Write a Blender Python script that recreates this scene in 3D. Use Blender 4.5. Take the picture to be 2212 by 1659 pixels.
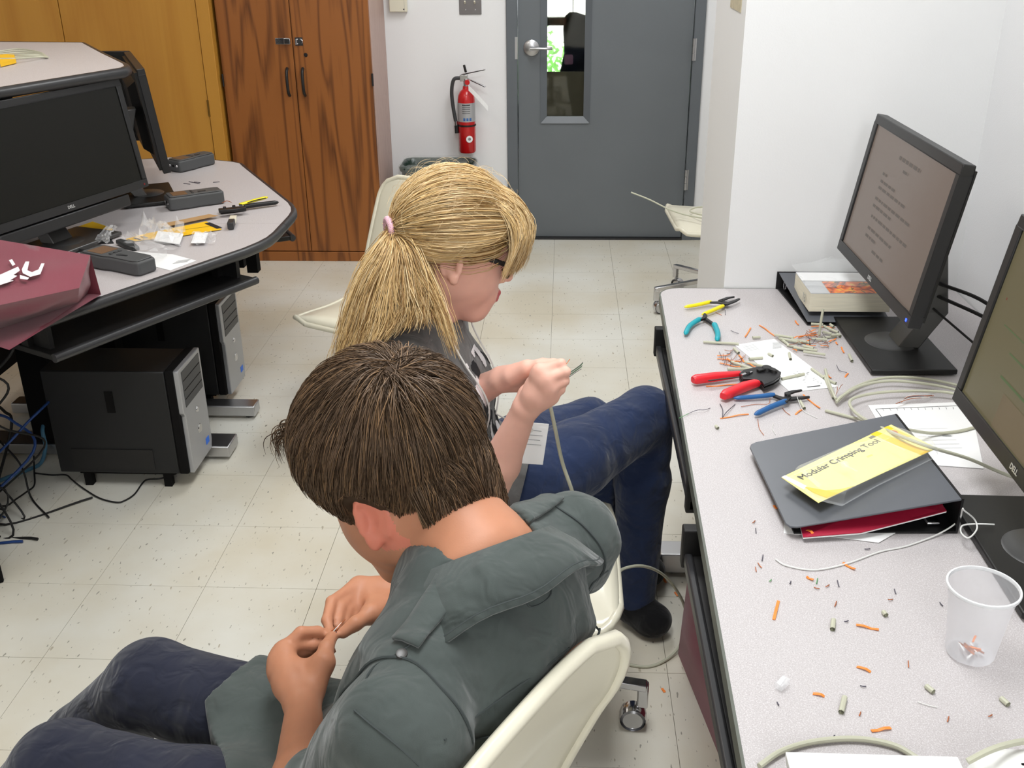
import bpy, bmesh, math, random
import numpy as np
from mathutils import Vector, Matrix
random.seed(7); rng = np.random.default_rng(7)
for o in list(bpy.data.objects): bpy.data.objects.remove(o)
scene = bpy.context.scene
COL = scene.collection
# ------------------------------------------------------------------ camera
IMG_W, IMG_H = 2212, 1659
F_PX, PITCH, ROLL, YAW, CAM_H = 2214.56, .424848, -.0097288, .0518407, 1.639
def _axes():
    c, s = math.cos(PITCH), math.sin(PITCH)
    fw = np.array([0, c, -s]); up = np.array([0, s, c]); rt = np.array([1., 0, 0])
    cr, sr = math.cos(ROLL), math.sin(ROLL)
    rt, up = rt*cr+up*sr, up*cr-rt*sr
    cy, sy = math.cos(YAW), math.sin(YAW)
    Z = np.array([[cy, -sy, 0], [sy, cy, 0], [0, 0, 1]])
    return Z@rt, Z@up, Z@fw
RT, UP, FW = _axes()
CAM = np.array([0, 0, CAM_H])
cam_d = bpy.data.cameras.new('camera'); cam = bpy.data.objects.new('camera', cam_d); COL.objects.link(cam)
cam_d.sensor_width = 36; cam_d.lens = 36*F_PX/IMG_W; cam_d.clip_start = .02
cam.matrix_world = Matrix(((RT[0], UP[0], -FW[0], 0), (RT[1], UP[1], -FW[1], 0), (RT[2], UP[2], -FW[2], CAM_H), (0, 0, 0, 1)))
scene.camera = cam
# ------------------------------------------------------------------ view, world, large lights
vs = scene.view_settings
vs.view_transform = 'Standard'; vs.look = 'None'; vs.gamma = 1; vs.use_curve_mapping = False
vs.exposure = 0.3
world = bpy.data.worlds.new('overcast_sky'); scene.world = world; world.use_nodes = True
wb = world.node_tree.nodes['Background']; wb.inputs[0].default_value = (.93, .97, 1, 1); wb.inputs[1].default_value = 5.0
TROFFER_POWER = 16.0        # watts of each ceiling troffer, lamps are built with the ceiling
TROFFERS = [(-.05, 1.5, 1.95, 0), (.46, -2.1, 2.9, 0), (.05, 4.2, 1.4, 0), (-1.5, 3.0, .6, 1), (-1.6, -1.9, .3, 1), (-2.8, 4.3, .12, 1)]
# ------------------------------------------------------------------ helpers
def on(x, y, z):
    """point of the horizontal plane at height z seen at photo pixel (x, y)"""
    d = FW+RT*(x-IMG_W/2)/F_PX-UP*(y-IMG_H/2)/F_PX
    return CAM+d*((z-CAM_H)/d[2])
def lin(c):
    return tuple(((v/12.92) if v <= .04045 else ((v+.055)/1.055)**2.4) for v in (x/255 for x in c))
MATS = {}
def mat(name, col, rough=.5, metal=0, var=0, vscale=20, bump=0, bscale=200, spec=.5, trans=0, alpha=1, emit=None, estr=0, coat=0, ior=1.45, sss=0, sheen=0, stretch=None, col2=None):
    m = bpy.data.materials.new(name); m.use_nodes = True; MATS[name] = m
    nt = m.node_tree; b = nt.nodes['Principled BSDF']
    c = lin(col)+(1,)
    b.inputs['Base Color'].default_value = c; b.inputs['Roughness'].default_value = rough
    b.inputs['Metallic'].default_value = metal; b.inputs['IOR'].default_value = ior
    b.inputs['Specular IOR Level'].default_value = spec
    b.inputs['Transmission Weight'].default_value = trans; b.inputs['Alpha'].default_value = alpha
    b.inputs['Coat Weight'].default_value = coat; b.inputs['Sheen Weight'].default_value = sheen
    if sss:
        b.inputs['Subsurface Weight'].default_value = sss; b.inputs['Subsurface Radius'].default_value = (.012, .005, .003); b.inputs['Subsurface Scale'].default_value = 1
    if emit:
        b.inputs['Emission Color'].default_value = lin(emit)+(1,); b.inputs['Emission Strength'].default_value = estr
    if var or bump or col2:
        tc = nt.nodes.new('ShaderNodeTexCoord'); mp = nt.nodes.new('ShaderNodeMapping')
        nt.links.new(tc.outputs['Object'], mp.inputs[0])
        if stretch: mp.inputs['Scale'].default_value = stretch
        if var or col2:
            n = nt.nodes.new('ShaderNodeTexNoise'); n.inputs['Scale'].default_value = vscale; n.inputs['Detail'].default_value = 4
            nt.links.new(mp.outputs[0], n.inputs['Vector'])
            r = nt.nodes.new('ShaderNodeValToRGB')
            r.color_ramp.elements[0].position = .3; r.color_ramp.elements[1].position = .7
            if col2: r.color_ramp.elements[0].color = lin(col2)+(1,)
            else: r.color_ramp.elements[0].color = tuple(v*(1-var) for v in c[:3])+(1,)
            r.color_ramp.elements[1].color = tuple(min(1, v*(1+var*.6)) for v in c[:3])+(1,)
            nt.links.new(n.outputs[0], r.inputs[0]); nt.links.new(r.outputs[0], b.inputs['Base Color'])
        if bump:
            n2 = nt.nodes.new('ShaderNodeTexNoise'); n2.inputs['Scale'].default_value = bscale; n2.inputs['Detail'].default_value = 3
            nt.links.new(mp.outputs[0], n2.inputs['Vector'])
            bp = nt.nodes.new('ShaderNodeBump'); bp.inputs['Strength'].default_value = bump; bp.inputs['Distance'].default_value = .002
            nt.links.new(n2.outputs[0], bp.inputs['Height']); nt.links.new(bp.outputs[0], b.inputs['Normal'])
    return m
def tag(o, label=None, cat=None, group=None, kind=None):
    if label: o['label'] = label
    if cat: o['category'] = cat
    if group: o['group'] = group
    if kind: o['kind'] = kind
    return o
def thing(name, label, cat, loc=(0, 0, 0), rz=0, group=None):
    o = bpy.data.objects.new(name, None); COL.objects.link(o); o.empty_display_size = .05
    o.location = loc; o.rotation_euler = (0, 0, rz)
    return tag(o, label, cat, group)
def root_inv(p):
    M = Matrix.Identity(4); q = p
    while q is not None:
        M = (Matrix.Translation(q.location) @ q.rotation_euler.to_matrix().to_4x4()) @ M; q = q.parent
    return M.inverted()
def axes_of(d, hint=(0, 0, 1)):
    d = Vector(d).normalized(); h = Vector(hint)
    if abs(d.dot(h)) > .98: h = Vector((1, 0, 0))
    x = h.cross(d).normalized(); return x, d.cross(x), d
class MB:
    """collects shapes; build() links them as ONE mesh object"""
    def __init__(s): s.v = []; s.f = []; s.m = []; s.mi = 0
    def add(s, vs, fs):
        b = len(s.v); s.v += [tuple(v) for v in vs]
        for f in fs: s.f.append(tuple(i+b for i in f)); s.m.append(s.mi)
        return s
    def hexa(s, p8): return s.add(p8, [(0, 3, 2, 1), (4, 5, 6, 7), (0, 1, 5, 4), (1, 2, 6, 5), (2, 3, 7, 6), (3, 0, 4, 7)])
    def box(s, x0, x1, y0, y1, z0, z1):
        return s.hexa([(x0, y0, z0), (x1, y0, z0), (x1, y1, z0), (x0, y1, z0), (x0, y0, z1), (x1, y0, z1), (x1, y1, z1), (x0, y1, z1)])
    def obox(s, c, ax, ay, az, sx, sy, sz):
        c, ax, ay, az = map(Vector, (c, ax, ay, az)); P = []
        for k in (-.5, .5):
            for i, j in ((-.5, -.5), (.5, -.5), (.5, .5), (-.5, .5)): P.append(c+ax*(i*sx)+ay*(j*sy)+az*(k*sz))
        return s.hexa(P)
    def bar(s, a, b, w, h, hint=(0, 0, 1)):
        a, b = Vector(a), Vector(b); x, y, z = axes_of(b-a, hint)
        return s.obox((a+b)/2, x, y, z, w, h, (b-a).length)
    def prism(s, poly, z0, z1):
        n = len(poly)
        return s.add([(p[0], p[1], z0) for p in poly]+[(p[0], p[1], z1) for p in poly], [tuple(range(n-1, -1, -1)), tuple(range(n, 2*n))]+[(i, (i+1) % n, n+(i+1) % n, n+i) for i in range(n)])
    def oprism(s, poly, o, ax, ay, az, t):
        o, ax, ay, az = map(Vector, (o, ax, ay, az)); n = len(poly)
        vs = [o+ax*p[0]+ay*p[1] for p in poly]; vs += [v+az*t for v in vs]
        return s.add(vs, [tuple(range(n-1, -1, -1)), tuple(range(n, 2*n))]+[(i, (i+1) % n, n+(i+1) % n, n+i) for i in range(n)])
    def tube(s, pts, r, n=8, caps=True, flat=1.0, hint=(0, 0, 1)):
        pts = [Vector(p) for p in pts]; R = r if hasattr(r, '__len__') else [r]*len(pts)
        vs = []; x = None
        for i, p in enumerate(pts):
            t = (pts[min(i+1, len(pts)-1)]-pts[max(i-1, 0)])
            if t.length < 1e-9: t = Vector((0, 0, 1))
            t.normalize()
            if x is None: x, y, _ = axes_of(t, hint)
            else:
                x = (x-t*x.dot(t));
                if x.length < 1e-6: x, y, _ = axes_of(t, hint)
                x.normalize(); y = t.cross(x)
            for k in range(n):
                a = 2*math.pi*k/n; vs.append(p+x*(math.cos(a)*R[i])+y*(math.sin(a)*R[i]*flat))
        fs = []
        for i in range(len(pts)-1):
            for k in range(n): fs.append((i*n+k, i*n+(k+1) % n, (i+1)*n+(k+1) % n, (i+1)*n+k))
        if caps: fs += [tuple(range(n-1, -1, -1)), tuple((len(pts)-1)*n+k for k in range(n))]
        return s.add(vs, fs)
    def cyl(s, a, b, r, r2=None, n=16): return s.tube([a, b], [r, r if r2 is None else r2], n)
    def lathe(s, prof, o=(0, 0, 0), az=(0, 0, 1), n=24, hint=(0, 1, 0), sx=1, sy=1, caps=True):
        o = Vector(o); x, y, z = axes_of(az, hint); vs = []; fs = []
        for r, h in prof:
            for k in range(n):
                a = 2*math.pi*k/n; vs.append(o+x*(r*sx*math.cos(a))+y*(r*sy*math.sin(a))+z*h)
        for i in range(len(prof)-1):
            for k in range(n): fs.append((i*n+k, i*n+(k+1) % n, (i+1)*n+(k+1) % n, (i+1)*n+k))
        if caps and prof[0][0] > 1e-6: fs.append(tuple(range(n-1, -1, -1)))
        if caps and prof[-1][0] > 1e-6: fs.append(tuple((len(prof)-1)*n+k for k in range(n)))
        return s.add(vs, fs)
    def ball(s, c, rx, ry=None, rz=None, n=12, m=8):
        ry = ry or rx; rz = rz or rx; c = Vector(c); vs = []; fs = []
        for i in range(m+1):
            t = math.pi*i/m
            for k in range(n):
                a = 2*math.pi*k/n; vs.append((c.x+rx*math.sin(t)*math.cos(a), c.y+ry*math.sin(t)*math.sin(a), c.z+rz*math.cos(t)))
        for i in range(m):
            for k in range(n): fs.append((i*n+k, (i+1)*n+k, (i+1)*n+(k+1) % n, i*n+(k+1) % n))
        return s.add(vs, fs)
    def sheet(s, rows):
        """rows of points -> quads"""
        n = len(rows[0]); vs = [p for r in rows for p in r]
        return s.add(vs, [(i*n+j, i*n+j+1, (i+1)*n+j+1, (i+1)*n+j) for i in range(len(rows)-1) for j in range(n-1)])
    def build(s, name, mats, parent=None, smooth=False, bevel=0, seg=2, solid=0, world=True, sub=0, ang=40):
        me = bpy.data.meshes.new(name); V = s.v
        if parent is not None and world:
            Mi = root_inv(parent); V = [tuple(Mi @ Vector(v)) for v in V]
        me.from_pydata(V, [], s.f); me.validate(clean_customdata=False)
        if not isinstance(mats, (list, tuple)): mats = [mats]
        for m in mats: me.materials.append(MATS[m] if isinstance(m, str) else m)
        if len(mats) > 1 and len(me.polygons) == len(s.m): me.polygons.foreach_set('material_index', s.m)
        bm = bmesh.new(); bm.from_mesh(me)
        if smooth or bevel: bmesh.ops.remove_doubles(bm, verts=bm.verts, dist=1e-6)
        bmesh.ops.recalc_face_normals(bm, faces=bm.faces); bm.to_mesh(me); bm.free()
        o = bpy.data.objects.new(name, me); COL.objects.link(o)
        if parent is not None: o.parent = parent
        if smooth:
            me.polygons.foreach_set('use_smooth', [True]*len(me.polygons))
            if not sub:
                try: me.set_sharp_from_angle(angle=math.radians(ang))
                except Exception: pass
        if solid:
            q = o.modifiers.new('thickness', 'SOLIDIFY'); q.thickness = solid; q.offset = 0
        if bevel:
            q = o.modifiers.new('bevel', 'BEVEL'); q.width = bevel; q.segments = seg; q.limit_method = 'ANGLE'; q.angle_limit = math.radians(35)
            q.harden_normals = False
            me.polygons.foreach_set('use_smooth', [True]*len(me.polygons))
            try: me.set_sharp_from_angle(angle=math.radians(30))
            except Exception: pass
        if sub:
            q = o.modifiers.new('sub', 'SUBSURF'); q.levels = sub; q.render_levels = sub
        return o
def copy_tree(o, parent=None):
    c = o.copy(); COL.objects.link(c); c.parent = parent
    for ch in [x for x in bpy.data.objects if x.parent == o]: copy_tree(ch, c)
    return c
def spline(P, n=8):
    """Catmull-Rom through points"""
    P = [np.array(p, float) for p in P]; Q = [2*P[0]-P[1]]+P+[2*P[-1]-P[-2]]; out = []
    for i in range(1, len(Q)-2):
        for k in range(n):
            t = k/n; a, b, c, d = Q[i-1:i+3]
            out.append(.5*((2*b)+(c-a)*t+(2*a-5*b+4*c-d)*t*t+(3*b-a-3*c+d)*t**3))
    out.append(P[-1]); return out
FONT = bpy.data.fonts.load('<builtin>') if '<builtin>' in [f.name for f in bpy.data.fonts] else None
def letters(text, size, o, ax, ay, m, parent, name='lettering', depth=.0004, align='CENTER', bold=0):
    """flat lettering mesh on the plane (o, ax, ay)"""
    cu = bpy.data.curves.new(name, 'FONT'); cu.body = text; cu.size = size; cu.align_x = align; cu.align_y = 'CENTER'; cu.extrude = depth/2; cu.resolution_u = 3; cu.offset = bold
    tmp = bpy.data.objects.new(name, cu); COL.objects.link(tmp)
    dg = bpy.context.evaluated_depsgraph_get(); me = bpy.data.meshes.new_from_object(tmp.evaluated_get(dg))
    bpy.data.objects.remove(tmp)
    ax, ay = Vector(ax).normalized(), Vector(ay).normalized(); az = ax.cross(ay); o = Vector(o)
    T = Matrix(((ax.x, ay.x, az.x, o.x), (ax.y, ay.y, az.y, o.y), (ax.z, ay.z, az.z, o.z), (0, 0, 0, 1)))
    if parent is not None: T = root_inv(parent) @ T
    me.transform(T); me.materials.clear(); me.materials.append(MATS[m]); me.name = name
    ob = bpy.data.objects.new(name, me); COL.objects.link(ob)
    if parent is not None: ob.parent = parent
    return ob
# ------------------------------------------------------------------ materials of the room
mat('wall_white', (233, 233, 234), .75, bump=.15, bscale=260, spec=.25)
mat('pier_paint', (230, 230, 230), .75, bump=.1, bscale=260, spec=.25)
mat('ceiling_white', (225, 225, 222), .9)
mat('door_grey', (104, 109, 113), .45, var=.05, vscale=3)
mat('frame_grey', (98, 103, 108), .4, var=.05, vscale=3)
mat('chrome', (205, 205, 208), .18, 1)
mat('satin_steel', (190, 190, 192), .32, 1)
mat('dark_steel', (70, 70, 72), .4, 1)
mat('black_plastic', (30, 29, 29), .42)
mat('soft_black', (24, 23, 23), .6)
mat('matte_black', (14, 13, 13), .8, spec=.2)
mat('grey_plastic', (72, 74, 76), .45)
mat('white_plastic', (232, 232, 230), .35)
mat('cream_plastic', (222, 217, 198), .28, var=.03, vscale=5, coat=.2)
mat('white_paper', (238, 238, 238), .8, spec=.2)
mat('black_ink', (25, 25, 28), .8)
mat('grey_ink', (135, 138, 140), .8)
def speckled(name, base, fleck, f2, rough, scale, thr=.665, stretch=(1, .35, 1), coat=0):
    m = mat(name, base, rough); nt = m.node_tree; b = nt.nodes['Principled BSDF']; b.inputs['Coat Weight'].default_value = coat; b.inputs['Coat Roughness'].default_value = .25
    g = nt.nodes.new('ShaderNodeNewGeometry'); mp = nt.nodes.new('ShaderNodeMapping'); mp.inputs['Scale'].default_value = stretch
    nt.links.new(g.outputs['Position'], mp.inputs[0])
    cur = None
    big = nt.nodes.new('ShaderNodeTexNoise'); big.inputs['Scale'].default_value = 1.9; big.inputs['Detail'].default_value = 5
    nt.links.new(g.outputs['Position'], big.inputs['Vector'])
    r0 = nt.nodes.new('ShaderNodeValToRGB'); c = lin(base)
    r0.color_ramp.elements[0].position = .35; r0.color_ramp.elements[1].position = .65
    r0.color_ramp.elements[0].color = tuple(v*w for v, w in zip(c, (.86, .80, .70) if scale < 300 else (.96, .95, .95)))+(1,); r0.color_ramp.elements[1].color = c+(1,)
    nt.links.new(big.outputs[0], r0.inputs[0]); cur = r0.outputs[0]
    for k, (col, sc, th, rot) in enumerate(((fleck, scale, thr, .3), (f2, scale*.72, thr+.005, 1.2))):
        mp2 = nt.nodes.new('ShaderNodeMapping'); mp2.inputs['Scale'].default_value = stretch; mp2.inputs['Rotation'].default_value = (0, 0, rot); mp2.inputs['Location'].default_value = (3.1*k, 1.7*k, 0)
        nt.links.new(g.outputs['Position'], mp2.inputs[0])
        n = nt.nodes.new('ShaderNodeTexNoise'); n.inputs['Scale'].default_value = sc; n.inputs['Detail'].default_value = 1.5
        nt.links.new(mp2.outputs[0], n.inputs['Vector'])
        r = nt.nodes.new('ShaderNodeValToRGB'); r.color_ramp.elements[0].position = th; r.color_ramp.elements[1].position = th+.03
        nt.links.new(n.outputs[0], r.inputs[0])
        mx = nt.nodes.new('ShaderNodeMix'); mx.data_type = 'RGBA'
        nt.links.new(r.outputs[0], mx.inputs[0]); nt.links.new(cur, mx.inputs[6]); mx.inputs[7].default_value = lin(col)+(1,)
        cur = mx.outputs[2]
    nt.links.new(cur, b.inputs['Base Color'])
    return m
speckled('vinyl_tile', (223, 222, 214), (150, 147, 135), (176, 168, 150), .33, 120, .70)
speckled('laminate', (192, 187, 188), (174, 168, 169), (203, 199, 200), .42, 700, .56, (1, 1, 1))
mat('tile_joint', (120, 112, 98), .9)
def wood(name, light, dark, sx, rough=.4, rings=6, dist=3.5):
    m = mat(name, light, rough); nt = m.node_tree; b = nt.nodes['Principled BSDF']
    g = nt.nodes.new('ShaderNodeTexCoord'); mp = nt.nodes.new('ShaderNodeMapping'); mp.inputs['Scale'].default_value = sx
    nt.links.new(g.outputs['Object'], mp.inputs[0])
    w = nt.nodes.new('ShaderNodeTexNoise'); w.inputs['Scale'].default_value = rings; w.inputs['Distortion'].default_value = dist; w.inputs['Detail'].default_value = 2
    n = nt.nodes.new('ShaderNodeTexNoise'); n.inputs['Scale'].default_value = 55; n.inputs['Detail'].default_value = 5
    mp2 = nt.nodes.new('ShaderNodeMapping'); mp2.inputs['Scale'].default_value = (sx[0]*1.0, sx[1], sx[2]*.25); nt.links.new(g.outputs['Object'], mp2.inputs[0])
    nt.links.new(mp.outputs[0], w.inputs['Vector']); nt.links.new(mp2.outputs[0], n.inputs['Vector'])
    mx = nt.nodes.new('ShaderNodeMix'); mx.inputs[0].default_value = .5
    wf = nt.nodes.new('ShaderNodeMath'); wf.operation = 'MULTIPLY'; wf.inputs[1].default_value = 19.0; nt.links.new(w.outputs[0], wf.inputs[0])
    wg = nt.nodes.new('ShaderNodeMath'); wg.operation = 'PINGPONG'; wg.inputs[1].default_value = 1.0; nt.links.new(wf.outputs[0], wg.inputs[0])
    nt.links.new(wg.outputs[0], mx.inputs[2]); nt.links.new(n.outputs[0], mx.inputs[3])
    r = nt.nodes.new('ShaderNodeValToRGB'); r.color_ramp.elements[0].position = .16; r.color_ramp.elements[1].position = .55
    r.color_ramp.elements[0].color = lin(dark)+(1,); r.color_ramp.elements[1].color = lin(light)+(1,)
    nt.links.new(mx.outputs[0], r.inputs[0]); nt.links.new(r.outputs[0], b.inputs['Base Color'])
    return m
wood('oak_laminate', (150, 92, 44), (92, 52, 24), (1.4, 1.4, .10), .42, 4.2, .35)
wood('maple', (192, 138, 56), (178, 122, 44), (1, 1, .1), .4, 1.2, .3)
wood('cabinet_side', (184, 156, 146), (170, 141, 131), (1, 1, .15), .45)
# ------------------------------------------------------------------ floor and its tiles
TX, TY, T = -.0419, 2.8719, .3048
fl = MB().box(-4.2, 1.06, -3, 9.2, -.12, -.004).build('floor', 'tile_joint'); tag(fl, 'cream vinyl tile floor with dark flecks', None, kind='structure')
tile0 = None
for i in range(-9, 4):
    for j in range(-9, 9):
        x0, y0 = TX+i*T, TY-j*T
        if x0 > 1.03 or (x0 > .42 and y0 < 2.7 and y0+T > 9): continue
        if y0+T > 5.62: pass
        if tile0 is None:
            g = .0006
            tile0 = MB().box(g, T-g, g, T-g, -.004, 0).build('tile', 'vinyl_tile', None); tile0.parent = fl; tile0.location = (x0, y0, 0)
        else:
            t = tile0.copy(); COL.objects.link(t); t.location = (x0, y0, random.uniform(-.0002, .0001))
# floor beyond the single tiles (behind the camera, to the sides, the corridor)
b = MB(); g = .0006
for i in range(-13, 4):
    for j in range(-20, 20):
        if -9 <= i < 4 and -9 <= j < 9: continue
        x0, y0 = TX+i*T, TY-j*T
        b.box(x0+g, x0+T-g, y0+g, y0+T-g, -.004, 0)
o = b.build('tile_field', 'vinyl_tile', fl); o['kind'] = 'stuff'
# ------------------------------------------------------------------ walls
WY = 5.612; WX = 1.05; CEIL = 2.75
DX0, DX1, DH = -.303, .722, 2.16
b = MB(); b.box(-4.2, DX0, WY, WY+.14, 0, CEIL).box(DX1, WX, WY, WY+.14, 0, CEIL).box(DX0, DX1, WY, WY+.14, DH, CEIL)
tag(b.build('wall_far', 'wall_white'), 'white far wall around the grey door', kind='structure')
tag(MB().box(WX, WX+.12, -3, 9.3, 0, CEIL).build('wall_right', 'wall_white'), 'white right wall behind the monitors', kind='structure')
tag(MB().box(-4.32, -4.2, -3, 9.3, 0, CEIL).build('wall_left', 'wall_white'), 'white left wall', kind='structure')
tag(MB().box(-4.32, WX+.12, -3.12, -3, 0, CEIL).build('wall_near', 'wall_white'), 'white wall behind the viewer', kind='structure')
pier = tag(MB().box(.437, WX, 2.652, 3.17, 0, CEIL).build('wall_pier', 'pier_paint'), 'white wall pier at the end of the desk', kind='structure')
# small beige notice on the pier's end face, cut by the picture's top
MB().box(.4355, .437, 2.72, 2.90, 1.425, 1.62).build('notice', mat('beige_notice', (196, 186, 160), .7, var=.15, vscale=60), pier)
tag(MB().box(.722, WX, WY-.012, WY, 0, .10).build('baseboard_far', 'frame_grey'), 'grey rubber baseboard right of the door', kind='structure')
ceil = tag(MB().box(-4.32, WX+.12, -3.12, 9.3, CEIL, CEIL+.1).build('ceiling', 'ceiling_white'), 'white ceiling', kind='structure')
mat('lamp_diffuser', (255, 252, 246), .6, emit=(255, 249, 240), estr=1.0)
for k, (x, y, pw, warm) in enumerate(TROFFERS):
    t = thing('ceiling_troffer', ['recessed fluorescent ceiling troffer above the two seated people', 'recessed fluorescent ceiling troffer behind the viewer on the right', 'recessed fluorescent ceiling troffer before the grey door', 'warm fluorescent ceiling troffer above the left computer desks', 'warm fluorescent ceiling troffer behind the viewer on the left', 'dim warm fluorescent ceiling troffer above the maple closet'][k], 'ceiling light', (x, y, CEIL-.06), 0, 'fluorescent troffers in the ceiling')
    MB().box(x-.31, x+.31, y-.61, y-.59, CEIL-.05, CEIL).box(x-.31, x+.31, y+.59, y+.61, CEIL-.05, CEIL).box(x-.31, x-.29, y-.6, y+.6, CEIL-.05, CEIL).box(x+.29, x+.31, y-.6, y+.6, CEIL-.05, CEIL).build('frame', 'white_plastic', t)
    MB().box(x-.29, x+.29, y-.59, y+.59, CEIL-.03, CEIL-.025).build('diffuser', 'lamp_diffuser', t)
    ld = bpy.data.lights.new('tube_light', 'AREA'); ld.shape = 'RECTANGLE'; ld.size = .56; ld.size_y = 1.16; ld.energy = TROFFER_POWER*pw; ld.color = (1, .93, .84) if warm else (.96, .985, 1.0)
    lo = bpy.data.objects.new('tube_light', ld); COL.objects.link(lo); lo.parent = t; lo.location = (0, 0, .025)
# ------------------------------------------------------------------ corridor behind the door and the bright yard beyond its glass
CY = 8.6
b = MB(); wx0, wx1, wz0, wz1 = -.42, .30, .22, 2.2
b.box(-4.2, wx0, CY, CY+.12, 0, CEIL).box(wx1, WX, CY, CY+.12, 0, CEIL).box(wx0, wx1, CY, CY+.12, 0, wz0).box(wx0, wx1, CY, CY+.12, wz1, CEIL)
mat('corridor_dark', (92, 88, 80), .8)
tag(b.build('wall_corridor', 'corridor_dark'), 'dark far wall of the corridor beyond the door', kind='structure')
# ------------------------------------------------------------------ the grey door
dr = thing('door_1', 'grey steel door with a narrow vision panel and lever handle', None); dr['kind'] = 'structure'
lx0, lx1 = -.246, .667
b = MB(); vx0, vx1, vz0, vz1 = -.112, .128, .652, 1.75; y0, y1 = WY+.005, WY+.05
zb = .012; b.box(lx0+.004, vx0, y0, y1, zb, 2.12).box(vx1, lx1-.004, y0, y1, zb, 2.12).box(vx0, vx1, y0, y1, zb, vz0).box(vx0, vx1, y0, y1, vz1, 2.12)
leaf = b.build('door_leaf', 'door_grey', dr)
b = MB(); s = .022   # sloped vision frame
O = [(vx0-.012, vz0-.012), (vx1+.012, vz0-.012), (vx1+.012, vz1+.012), (vx0-.012, vz1+.012)]; I = [(vx0+s, vz0+s), (vx1-s, vz0+s), (vx1-s, vz1-s), (vx0+s, vz1-s)]
for k in range(4):
    a, c2 = O[k], O[(k+1) % 4]; e, d = I[(k+1) % 4], I[k]
    b.hexa([(a[0], y0-.001, a[1]), (c2[0], y0-.001, c2[1]), (e[0], y0+.03, e[1]), (d[0], y0+.03, d[1]), (a[0], y0-.007, a[1]), (c2[0], y0-.007, c2[1]), (e[0], y0+.012, e[1]), (d[0], y0+.012, d[1])])
b.build('vision_frame', 'frame_grey', dr)
mat('door_glass', (205, 205, 190), .03, trans=1, ior=1.45)
MB().box(vx0+.004, vx1-.004, y0+.018, y0+.024, vz0+.004, vz1-.004).build('glass_pane', 'door_glass', dr)
# opaque grey-brown sheet just behind the lower part of the glass
mat('sheet_grey_brown', (108, 104, 98), .35, var=.06, vscale=8)
MB().box(vx0+.008, vx1-.008, y0+.0255, y0+.0262, vz0+.01, .905).build('lower_sheet', 'sheet_grey_brown', dr)
b = MB(); b.box(DX0, lx0, WY-.018, WY+.15, 0, DH).box(lx1, DX1, WY-.018, WY+.15, 0, DH).box(lx0, lx1, WY-.018, WY+.15, 2.124, DH)
b.build('door_frame', 'frame_grey', dr, bevel=.003)
MB().box(lx0, lx1, WY-.02, WY+.13, 0, .011).build('threshold', 'dark_steel', dr)
h = MB().lathe([(0, .02), (.03, .02), (.041, .012), (.042, 0)], (-.172, y0-.001, 1.03), (0, -1, 0), 28).build('rose', 'satin_steel', dr, smooth=True)
b = MB(); b.tube([(-.172, y0-.015, 1.03), (-.172, y0-.052, 1.03)], .012, 12)
b.tube(spline([(-.176, y0-.052, 1.031), (-.13, y0-.056, 1.032), (-.085, y0-.054, 1.030), (-.066, y0-.046, 1.030)], 4), [.0115]*8+[.010]*5, 12, flat=.72)
b.build('lever', 'satin_steel', dr, smooth=True)
MB().box(lx0-.012, lx0+.002, WY-.021, WY-.017, .975, 1.085).build('strike_plate', 'satin_steel', dr)
for z in (.34, 1.02, 1.80):
    b = MB()
    for q in range(3): b.cyl((lx1+.002, WY-.022, z-.055+q*.0375), (lx1+.002, WY-.022, z-.055+q*.0375+.035), .007, n=10)
    b.box(lx1, lx1+.016, WY-.021, WY-.018, z-.055, z+.055); b.build('hinge', 'satin_steel', dr)
# corridor: window mullion, sill and a dark coat hanging before the glass, leafy shrubs outside
win = thing('window_1', 'corridor window glazed towards the bright garden', None); win['kind'] = 'structure'
mat('dark_green_frame', (24, 58, 42), .5)
b = MB(); b.box(wx0, wx1, CY-.02, CY+.06, .874, .937); b.box(wx0, wx0+.04, CY-.02, CY+.06, wz0, wz1).box(wx1-.04, wx1, CY-.02, CY+.06, wz0, wz1).box(wx0, wx1, CY-.02, CY+.06, wz0, wz0+.05).box(wx0, wx1, CY-.02, CY+.06, wz1-.05, wz1)
b.build('window_frame', 'dark_green_frame', win)
mat('clear_glass', (250, 250, 250), .0, trans=1, ior=1.01)
MB().box(wx0+.03, wx1-.03, CY+.02, CY+.024, wz0+.03, wz1-.03).build('glass_pane', 'clear_glass', win)
mat('leaf_green', (120, 190, 90), .5, var=.3, vscale=12)
for k, (cx_, cy_, cz_, n_) in enumerate(((-.15, 10.6, .20, 520), (.75, 11.4, .2, 400))):
    sh = thing('garden_shrub', ['bright green leafy shrub seen at the left through the door glass', 'bright green leafy shrub hidden behind the hanging coat'][k], 'shrub', (cx_, cy_, -.9), 0, 'shrubs in the yard')
    b = MB(); r_ = random.Random(k)
    for q in range(n_):
        th = r_.uniform(0, 6.28); rr = .55*r_.random()**.5; zz = cz_+r_.gauss(0, .22)
        c0 = Vector((cx_+rr*math.cos(th), cy_+rr*math.sin(th)*.7, zz)); u = Vector((r_.gauss(0, 1), r_.gauss(0, 1), r_.gauss(0, 1))).normalized(); w = u.orthogonal().normalized()
        b.add([c0-u*.05, c0+w*.022, c0+u*.05, c0-w*.022], [(0, 1, 2, 3)])
    b.build('foliage', 'leaf_green', sh)
    b = MB()
    for q in range(5): b.cyl((cx_, cy_, -.9), (cx_+r_.uniform(-.3, .3), cy_+r_.uniform(-.2, .2), cz_+.1), .012, .004, 6)
    b.build('stem', mat('bark%d' % k, (80, 60, 40), .9), sh)
coat = thing('hanging_coat', 'dark coat hanging in the corridor, seen through the door glass', 'coat', (.13, 7.4, 0))
rows = []
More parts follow.
